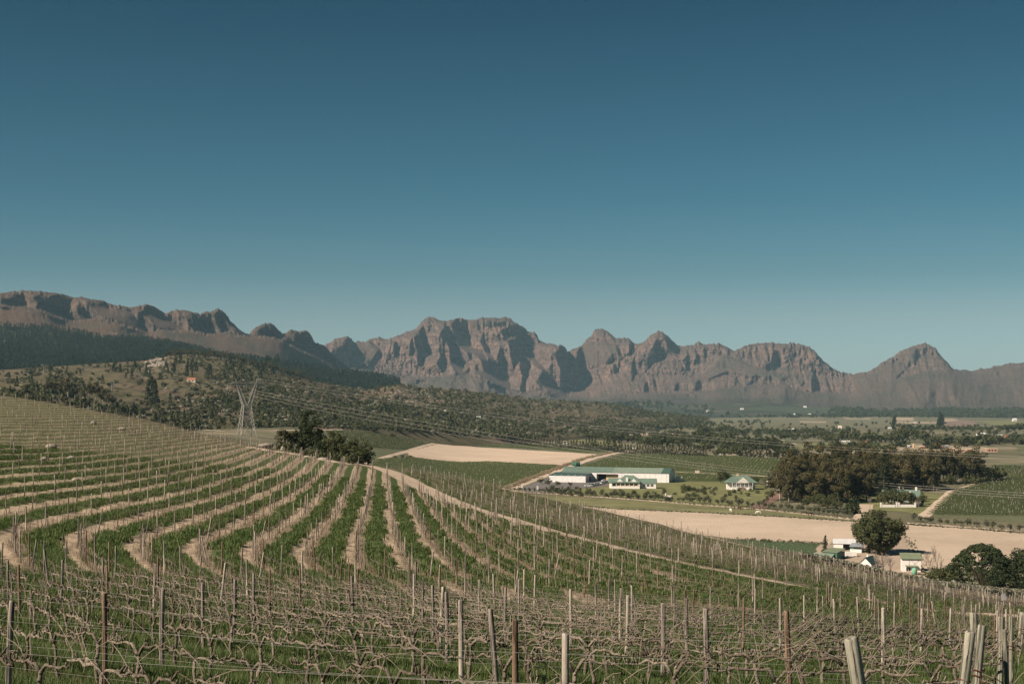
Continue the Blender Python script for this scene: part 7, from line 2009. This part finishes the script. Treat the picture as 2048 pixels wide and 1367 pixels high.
# boulders
def boulder(label, x, y, z, sx, sy, sz, seed, rz=0, cat='boulder', group=None):
    rn = np.random.RandomState(seed)
    bm_ = bmesh.new(); bmesh.ops.create_icosphere(bm_, subdivisions=3, radius=1)
    ph_ = rn.rand(6) * 6
    for vtx in bm_.verts:
        c = vtx.co; r = 1 + .13 * math.sin(c.x * 2.3 + ph_[0]) * math.sin(c.y * 2.1 + ph_[1]) + .08 * math.sin(c.z * 4 + ph_[2]) + .05 * math.sin(c.x * 6 + c.y * 5 + ph_[3])
        vtx.co = Vector((c.x * sx * r, c.y * sy * r, c.z * sz * r))
    me = bpy.data.meshes.new('boulder'); bm_.to_mesh(me); bm_.free(); me.materials.append(m_stone)
    me.polygons.foreach_set('use_smooth', [True] * len(me.polygons))
    return obj('boulder', me, None, (x, y, z), rz, None, label, cat, group)
def bhill(label, u, d, sx, sy, sz, seed, rz=0):
    x = (u - 1024) / F * d
    boulder(label, x, d, float(hill_z(x, d)) + sz * .35, sx, sy, sz, seed, rz)
bhill('big smooth pale boulder at the top of the vine rows left of the small trees', 531, 256, 1.25, .9, .62, 1)
bhill('split grey stump like rock under the small leaning tree', 566, 254, .5, .4, .5, 2)
bhill('long flat grey slab of rock sloping down by the ridge path', 622, 238, 1.7, .5, .28, 3, rad(-35)); bhill('flat grey rock lying above the long slab', 606, 242, .7, .4, .22, 4); bhill('pale rounded rock on the ridge right of the long slab', 652, 238, .45, .4, .28, 5); bhill('upright tan rock next to the pale rounded rock', 660, 237, .35, .3, .42, 6); bhill('dark weathered rock at the lower end of the long slab', 645, 232, .9, .4, .3, 7, rad(-30))
for (u, v, s_, lab) in [(102, 895, .75, 'pale boulder between the upper left vine rows'), (143, 917, .5, 'small square pale rock between the left vine rows'), (244, 859, .7, 'pale boulder between the rows near the hill top'), (186, 847, .6, 'flat grey rock between the highest rows on the left'),
        (151, 961, .4, 'flat little rock beside the middle left vine row'), (243, 936, .35, 'pale flat stone in the row under the square rock'), (238, 1205, .22, 'tan stone lying in the grass between near left vines'), (88, 918, .4, 'low tan rock in the row left of the square rock')]:
    x, y = hill_at(u, v); boulder(lab, x, y, float(hill_z(x, y)) + s_ * .25, s_, s_ * .8, s_ * .6, int(u))

# far houses
def house(u, v, wpx, hpx, wall, roof, lab, at=vat, dpt=0.7, cat='house'):
    x, y, z = at(u, v)
    s_ = y / F; w = wpx * s_; h = hpx * s_; dp = max(4.0, w * dpt)
    B = thing('house', lab, cat, (x, y, z), RN.uniform(-.25, .25))
    part(B, 'wall', wall, bx(-w / 2, w / 2, 0, dp, -1.5, h * .62)); part(B, 'roof', roof, gable(-w / 2, w / 2, 0, dp, h * .62, h, .2)); 
    for i in range(2): part(B, 'window', m_glass, bx(-w * .3 + i * w * .4, -w * .12 + i * w * .4, -.06, .02, h * .2, h * .45))
def onhill(u, v): return tuple(map(float, bush_hill_pt(u, crest_s(u, v))))
house(382, 764, 17, 9, m_cream, m_terr, 'house with a red tiled roof among trees on the scrub hill', onhill)
house(744, 813, 16, 5, m_wall, m_rwhite, 'long white house on the middle of the scrub hill', onhill)
house(890, 825, 5, 5, m_cream, m_rwhite, 'tiny cream hut on the scrub hill right of the white house', onhill); house(957, 837, 8, 5, m_cream, m_rwhite, 'cream cottage low on the right part of the scrub hill', onhill)
for (u, v, w, h, wl, rf, lab) in [(1449, 834, 13, 4, m_wall, m_rwhite, 'white farmhouse on the skyline of the left orchards'), (1587, 861, 4, 5, m_cream, m_rwhite, 'little cream hut in the middle of the orchards'), (1680, 857, 7, 6, m_wall, m_cream, 'white pointed building in the right orchard'),
        (1560, 871, 8, 2.5, m_wall, m_rwhite, 'long low white shed below the orchards'), (1692, 885, 17, 4, m_wall, m_rwhite, 'long pale farm building among trees beyond the grove'), (1735, 886, 8, 5, m_cream, m_terr, 'cream house right of the long pale farm building'), (1746, 882, 6, 4, m_wall, m_rgrey, 'white cottage between dark valley trees'),
        (1965, 871, 16, 6, m_wall, m_rwhite, 'large white house standing above the dark tree belt'), (2001, 874, 9, 6, m_wall, m_rgrey, 'white gabled house right of the large white house'), (2013, 876, 5, 6, m_brick, m_terr, 'pinkish narrow house next to the white gabled house'), (1778, 857, 10, 3, m_wall, m_rwhite, 'white shed at the left foot of the dark conifers'),
        (2030, 842, 8, 6, m_wall, m_rwhite, 'white house near the right edge at the mountain foot'), (1268, 898, 5, 3, m_wall, m_rwhite, 'tiny white shed in the hollow behind the windbreak'), (1437, 911, 8, 4, m_wall, m_rwhite, 'white roofed shed between trees behind the barn field'), (1130, 889, 9, 3, m_cream, m_rwhite, 'pale shed beyond the windbreak on the left'),
        (1708, 905, 5, 3, m_wall, m_rwhite, 'tiny white house just above the grove'), (1830, 846, 5, 3, m_wall, m_rgrey, 'white hut on the pale field under the mountain'), (1500, 906, 5, 3, m_cream, m_terr, 'cream hut behind the pointed trees')]:
    house(u, v, w, h, wl, rf, lab)
def onfoot(u, v):
    vc = float(sinterp(np.array([float(u)]), FC, 25)[0]); return tuple(float(np.ravel(q)[0]) for q in foothill_pt(np.array([float(u)]), np.array([(838 - v) / (838 - vc)])))
for (u, v, w, lab) in [(1484, 818, 7, 'tiny white farm on the dark foothills below the twin peaks'), (1610, 813, 6, 'white farmhouse at the foot of the flat topped mountain'), (1619, 829, 6, 'white cottage low on the foothills'), (1590, 829, 6, 'second white cottage low on the foothills, left of the other'), (1920, 829, 8, 'row of white sheds under the right pyramid peak'), (1416, 822, 5, 'cream hut on the dark foothills left of the tiny farm')]:
    house(u, v, w, 3, m_wall, m_rwhite, lab, onfoot)
# building site
SITE = [(1822, 895, 5, 5, m_rgrey, 'grey block at the left end of the building site'), (1829, 896, 2, 8, m_tan, 'narrow tan silo at the building site'), (1850, 897, 16, 5, m_brick, 'pinkish unfinished house left in the building site'), (1866, 896, 14, 6, m_wall, 'pale unfinished house in the building site'), (1880, 897, 12, 6, m_brick, 'pinkish unfinished house in the middle of the building site'),
    (1893, 897, 10, 7, m_rgrey, 'grey unfinished house with dark openings in the building site'), (1905, 901, 12, 4, m_brick, 'low row of pink brick walls right of the grey house'), (1922, 903, 14, 4, m_brick, 'pink brick walls behind the eucalyptus tops'), (1940, 903, 12, 5, m_brick, 'pinkish block near the right end of the site'), (1985, 903, 22, 6, m_brick, 'long pink brick building at the right end of the site')]
for (u, v, w, h, mt, lab) in SITE:
    x, y, z = vat(u, v); s_ = y / F
    B = thing('unfinished_building', lab, 'building', (x, y, z), RN.uniform(-.2, .2)); part(B, 'wall', mt, bx(-w / 2 * s_, w / 2 * s_, 0, 6, -1, h * s_)); part(B, 'roof', m_cream, bx(-w / 2 * s_ - .2, w / 2 * s_ + .2, -.2, 6.2, h * s_, h * s_ + .3))
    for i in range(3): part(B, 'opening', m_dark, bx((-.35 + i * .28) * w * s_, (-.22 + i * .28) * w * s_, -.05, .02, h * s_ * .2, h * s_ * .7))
# rocks on the hillsides
def rock_t(seed):
    rn = np.random.RandomState(seed); bm_ = bmesh.new(); bmesh.ops.create_icosphere(bm_, subdivisions=2, radius=1)
    for v_ in bm_.verts: v_.co *= 1 + rn.uniform(-.18, .18); v_.co.z *= .62
    me = bpy.data.meshes.new('rock'); bm_.to_mesh(me); bm_.free(); me.materials.append(m_stone); return me
rocks = [rock_t(i) for i in range(3)]
pts, sc_ = [], []
for (u0, u1, v0, v1, n, s0, s1) in [(290, 332, 714, 732, 130, .8, 3.2), (620, 700, 790, 830, 60, .6, 1.6), (760, 900, 778, 812, 190, .6, 2.2), (300, 480, 770, 840, 60, .5, 1.8), (1090, 1200, 805, 850, 90, .6, 2.0), (460, 640, 770, 840, 90, .5, 1.6), (900, 1100, 795, 850, 70, .5, 1.6)]:
    for _ in range(n):
        u = RN.uniform(u0, u1); v = RN.uniform(v0, v1); s__ = float(crest_s(u, v))
        if 0.02 < s__ < .99:
            p = bush_hill_pt(u, s__); pts.append([float(q) for q in p]); sc_.append(RN.uniform(s0, s1))
scatter('hillside_rocks', pts, RN.uniform(0, 6, len(pts)), sc_, RN.randint(0, 3, len(pts)), rocks)
# ------------------------------------------------------------------ pylons and wires
m_steel = flat('pylon_steel', (0.30, 0.285, 0.26), 0.6, 0.1, 0.5)
m_cond = flat('conductor', (0.33, 0.30, 0.27), 0.5, 0.05, 0.1)
m_pole = flat('utility_pole_wood', (0.20, 0.165, 0.13), 0.9, 0.2, 2)
def lattice(m, A, B, n, r, r2):
    """lattice column between two square rings A and B (lists of 4 points)"""
    for k_ in range(4):
        m.tube([A[k_], B[k_]], r, 4, cap=False)
    for i in range(n):
        t0, t1 = i / n, (i + 1) / n
        for k_ in range(4):
            k2 = (k_ + 1) % 4
            a0 = Vector(A[k_]).lerp(Vector(B[k_]), t0); a1 = Vector(A[k_]).lerp(Vector(B[k_]), t1)
            b0 = Vector(A[k2]).lerp(Vector(B[k2]), t0); b1 = Vector(A[k2]).lerp(Vector(B[k2]), t1)
            m.tube([a0, b1], r2, 3, cap=False); m.tube([b0, a1], r2, 3, cap=False); m.tube([a1, b1], r2, 3, cap=False)
def sq(cx, cy, z, w, d=None):
    d = d or w
    return [(cx - w, cy - d, z), (cx + w, cy - d, z), (cx + w, cy + d, z), (cx - w, cy + d, z)]
def pylon(label, loc, rz, s, r=0.17, group=None):
    T = thing('pylon', label, 'pylon', loc, rz, group, s)
    body = lambda m: (lattice(m, sq(0, 0, 7, 3.9), sq(0, 0, 20, 2.3), 5, r * 1.3, r * .7))
    for sx_, sy_ in ((-1, -1), (1, -1), (1, 1), (-1, 1)):
        part(T, 'leg', m_steel, lambda m: (m.tube([(sx_ * 5.2, sy_ * 5.2, -1), (sx_ * 3.9, sy_ * 3.9, 7)], r * 1.4, 4), m.tube([(sx_ * 5.0, sy_ * 5.0, 0.5), (0, sy_ * 3.9, 7)], r * .8, 3), m.tube([(sx_ * 5.0, sy_ * 5.0, .5), (sx_ * 3.9, 0, 7)], r * .8, 3)))
    part(T, 'tower_body', m_steel, body)
    for sx_ in (-1, 1):
        part(T, 'arm', m_steel, lambda m: (lattice(m, sq(sx_ * 1.2, 0, 20, 1.2, 2.1), sq(sx_ * 5.9, 0, 33, .6, .7), 8, r, r * .6), m.tube([(sx_ * 6.0, 0, 33), (sx_ * 6.9, 0, 37)], [r * 1.6, r * .8], 5)))
    part(T, 'crossbeam', m_steel, lambda m: lattice(m, [(-10.5, -.6, 32.6), (-10.5, .6, 32.6), (-10.5, .6, 34.0), (-10.5, -.6, 34.0)], [(10.5, -.6, 32.6), (10.5, .6, 32.6), (10.5, .6, 34.0), (10.5, -.6, 34.0)], 12, r * .8, r * .5))
    for sx_ in (-1, 1):
        part(T, 'cross_arm', m_steel, lambda m: (m.tube([(sx_ * 6.0, 0, 31.5), (sx_ * 12.5, 0, 33.2)], r, 4), m.tube([(sx_ * 6.2, 0, 35), (sx_ * 12.5, 0, 33.4)], r * .8, 4), m.tube([(sx_ * 9, 0, 32.3), (sx_ * 9, 0, 34.2)], r * .6, 3)))
    for x0 in (-12.3, 0, 12.3):
        part(T, 'insulator', m_rgrey, lambda m: m.tube([(x0, 0, 33.2), (x0, 0, 32.2), (x0, 0, 29.4)], [.08, .2, .2], 6))
    return T
x0 = (493 - 1024) / F * 900; zb = -(874 - 790) / F * 900
pylon('tall Y shaped steel lattice pylon standing behind the curved vine rows', (x0, 900, zb), rad(28), 1.02)
for (u, v, hp, lab) in [(89, 747, 20, 'far small pylon on the left against the pine forest'), (280, 757, 19, 'far pylon below the rocky crest'), (169, 795, 27, 'pylon in front of the brown trees behind the upper left vines'), (225, 782, 21, 'small pylon right of the one before the brown trees')]:
    x, y, z = map(float, bush_hill_pt(u, crest_s(u, v)))
    pylon(lab, (x, y, z), rad(28), hp / F * y / 37.5, 0.22)
def wire(pts, r, label, group):
    P = np.array([W(*p) for p in pts])
    t = np.linspace(0, 1, len(P)); tt = np.linspace(0, 1, 60)
    # smooth curve through the points (quadratic fit keeps a natural sag)
    c = [np.polyfit(t, P[:, i], 2 if i == 2 else 1 if i == 1 else 2) for i in range(3)]
    Q = np.stack([np.polyval(k_, tt) for k_ in c], -1)
    mb = MB(); mb.tube(Q, r, 4, cap=False)
    obj('power_line', mb.mesh('power_line', m_cond), label=label, cat='power line', group=group)
def dd(u): return float(np.interp(u, [493, 2300], [900, 600]))
low = [(505, 779), (620, 802), (750, 827), (1000, 869), (1300, 911), (1420, 928), (1600, 950), (1744, 964), (1909, 976), (2048, 984), (2300, 996)]
def wire_uv(uv, r, label, group):
    u = np.array([a for a, b in uv], float); v = np.array([b for a, b in uv], float)
    uu_ = np.linspace(u[0], u[-1], 70)
    # interpolate smoothly
    c = np.polyfit((u - 1300) / 900, v, 4)
    vv2 = np.polyval(c, (uu_ - 1300) / 900)
    pts = [W(a, b, dd(a)) for a, b in zip(uu_, vv2)]
    mb = MB(); mb.tube(pts, r, 4, cap=False)
    obj('power_line', mb.mesh('power_line', m_cond), label=label, cat='power line', group=group)
for k_, off in enumerate((0, 1, 2)):
    wire_uv([(a, b + off * float(np.interp(a, [505, 620, 1600, 2300], [5.5, 8, 5, 4.5]))) for a, b in low], 0.06, ('highest', 'middle', 'lowest')[k_] + ' of the three conductors sweeping low across the eucalyptus grove', 'lower conductors running from the pylon')
up_ = [(513, 757), (737, 789), (1010, 833), (1300, 861), (1600, 887), (1876, 905), (2048, 914), (2300, 924)]
for k_, off in enumerate((0, 5)):
    wire_uv([(a, b + off) for a, b in up_], 0.045, ('upper', 'lower')[k_] + ' of two thin wires passing above the windbreak and grove', 'upper wires running from the pylon')
for k_, (a, b, c_) in enumerate([((458, 778), (308, 797), (150, 812)), ((500, 783), (330, 806), (150, 822)), ((485, 765), (300, 782), (60, 800))]):
    pts = [W(*a, 900), W(*b, 820), W(*c_, 720)]
    tt = np.linspace(0, 1, 20); P = np.array(pts); Q = [(1 - t) ** 2 * P[0] + 2 * t * (1 - t) * (2 * P[1] - .5 * P[0] - .5 * P[2]) + t * t * P[2] for t in tt]
    mb = MB(); mb.tube(Q, 0.05, 4, cap=False); obj('power_line', mb.mesh('power_line', m_cond), label=('outer', 'inner', 'topmost')[k_] + ' wire running left from the tall pylon over the scrub hill', cat='power line', group='wires running left from the pylon')
for (u, v, hp, lab) in [(1420, 939, 14, 'slim utility pole in the vineyard behind the barn'), (1539, 953, 9, 'slim utility pole beside the green roofed outbuilding'), (1867, 989, 19, 'wooden utility pole with a crossarm at the end of the farmhouse garden'), (1873, 990, 14, 'short brown pole next to the crossarm pole'), (1829, 1000, 21, 'thin pole in the farmhouse garden'), (1940, 1192, 17, 'wooden pole under the domed pine')]:
    x, y, z = vat(u, v) if v < 1150 else ((u - 1024) / F * 330, 330, float(np.maximum(hill_z((u - 1024) / F * 330, 330), valley_z(0, 330))))
    h = hp / F * y * 1.05
    T = thing('utility_pole', lab, 'utility pole', (x, y, z)); part(T, 'pole', m_pole, lambda m: m.tube([(0, 0, -.3), (0, 0, h)], [.14, .09], 7)); part(T, 'crossarm', m_pole, bx(-.8, .8, -.06, .06, h - .5, h - .36))
# small sign in the lower right rows
x, y = hill_at(2007, 1224); z = float(hill_z(x, y))
T = thing('row_sign', 'small blue grey sign board on a pale post at the right end of the rows', 'sign', (x, y, z)); part(T, 'post', m_wl, lambda m: m.tube([(0, 0, -.2), (0, 0, 1.6)], .05, 6)); part(T, 'board', m_rgrey, bx(-.22, .22, -.03, .03, 1.25, 1.95))
# grazing animals, made here because each one is a skinned body
def graze(label, name, u, v, rz, mat, s=1.0):
    x, y, z = vat(u, v)
    v_, f_ = [], []
    mb = MB()
    mb.tube([(-.75, 0, 1.02), (-.55, 0, 1.1), (-.1, 0, 1.06), (.4, 0, 1.1), (.75, 0, 1.12), (.95, 0, 1.02), (1.2, 0, .7), (1.35, 0, .42), (1.5, 0, .25)], [.05, .27, .32, .31, .27, .19, .13, .12, .07], 10)
    me = mb.mesh(name, mat, True)
    T = obj(name, me, None, (x, y, z), rz, s, label, 'horse' if name == 'horse' else 'cow')
    for hx in (.68, -.55):
        for hy in (.16, -.16):
            b_ = -.08 if hx < 0 else .0
            part(T, 'leg', mat, lambda m: m.tube([(hx, hy, 1.0), (hx - b_ * .6, hy, .68), (hx + b_, hy, .45), (hx, hy, 0)], [.15, .1, .06, .05], 6), True)
    part(T, 'tail', mat, lambda m: m.tube([(-.78, 0, 1.05), (-.92, 0, .8), (-.9, 0, .45)], [.05, .06, .03], 5))
graze('white horse grazing in the green paddock', 'horse', 1518, 1028.5, rad(175), m_hw, 1.15)
graze('pale cow standing in the left part of the paddock', 'cow', 1461, 1023.5, rad(-80), m_hw, 1.15)
graze('dark horse grazing behind the pale cow in the paddock', 'horse', 1478, 1018.5, rad(-60), m_hb, 1.1)
graze('brown horse grazing near the track at the grove corner', 'horse', 1620, 1031, rad(10), m_hb, 1.1)

# ------------------------------------------------------------------ haze
hz = MB(); hz.box(-6500, 8500, -600, 11500, -560, 480)
hm = bpy.data.materials.new('haze_air'); hm.use_nodes = True
ht = hm.node_tree; ht.nodes.remove(ht.nodes['Principled BSDF'])
pv = ht.nodes.new('ShaderNodeVolumePrincipled')
pv.inputs['Color'].default_value = (0.50, 0.82, 1.0, 1)
pv.inputs['Density'].default_value = HAZE
pv.inputs['Anisotropy'].default_value = 0.0
ht.links.new(pv.outputs[0], ht.nodes['Material Output'].inputs['Volume'])
o = obj('haze', hz.mesh('haze', hm), kind='stuff')
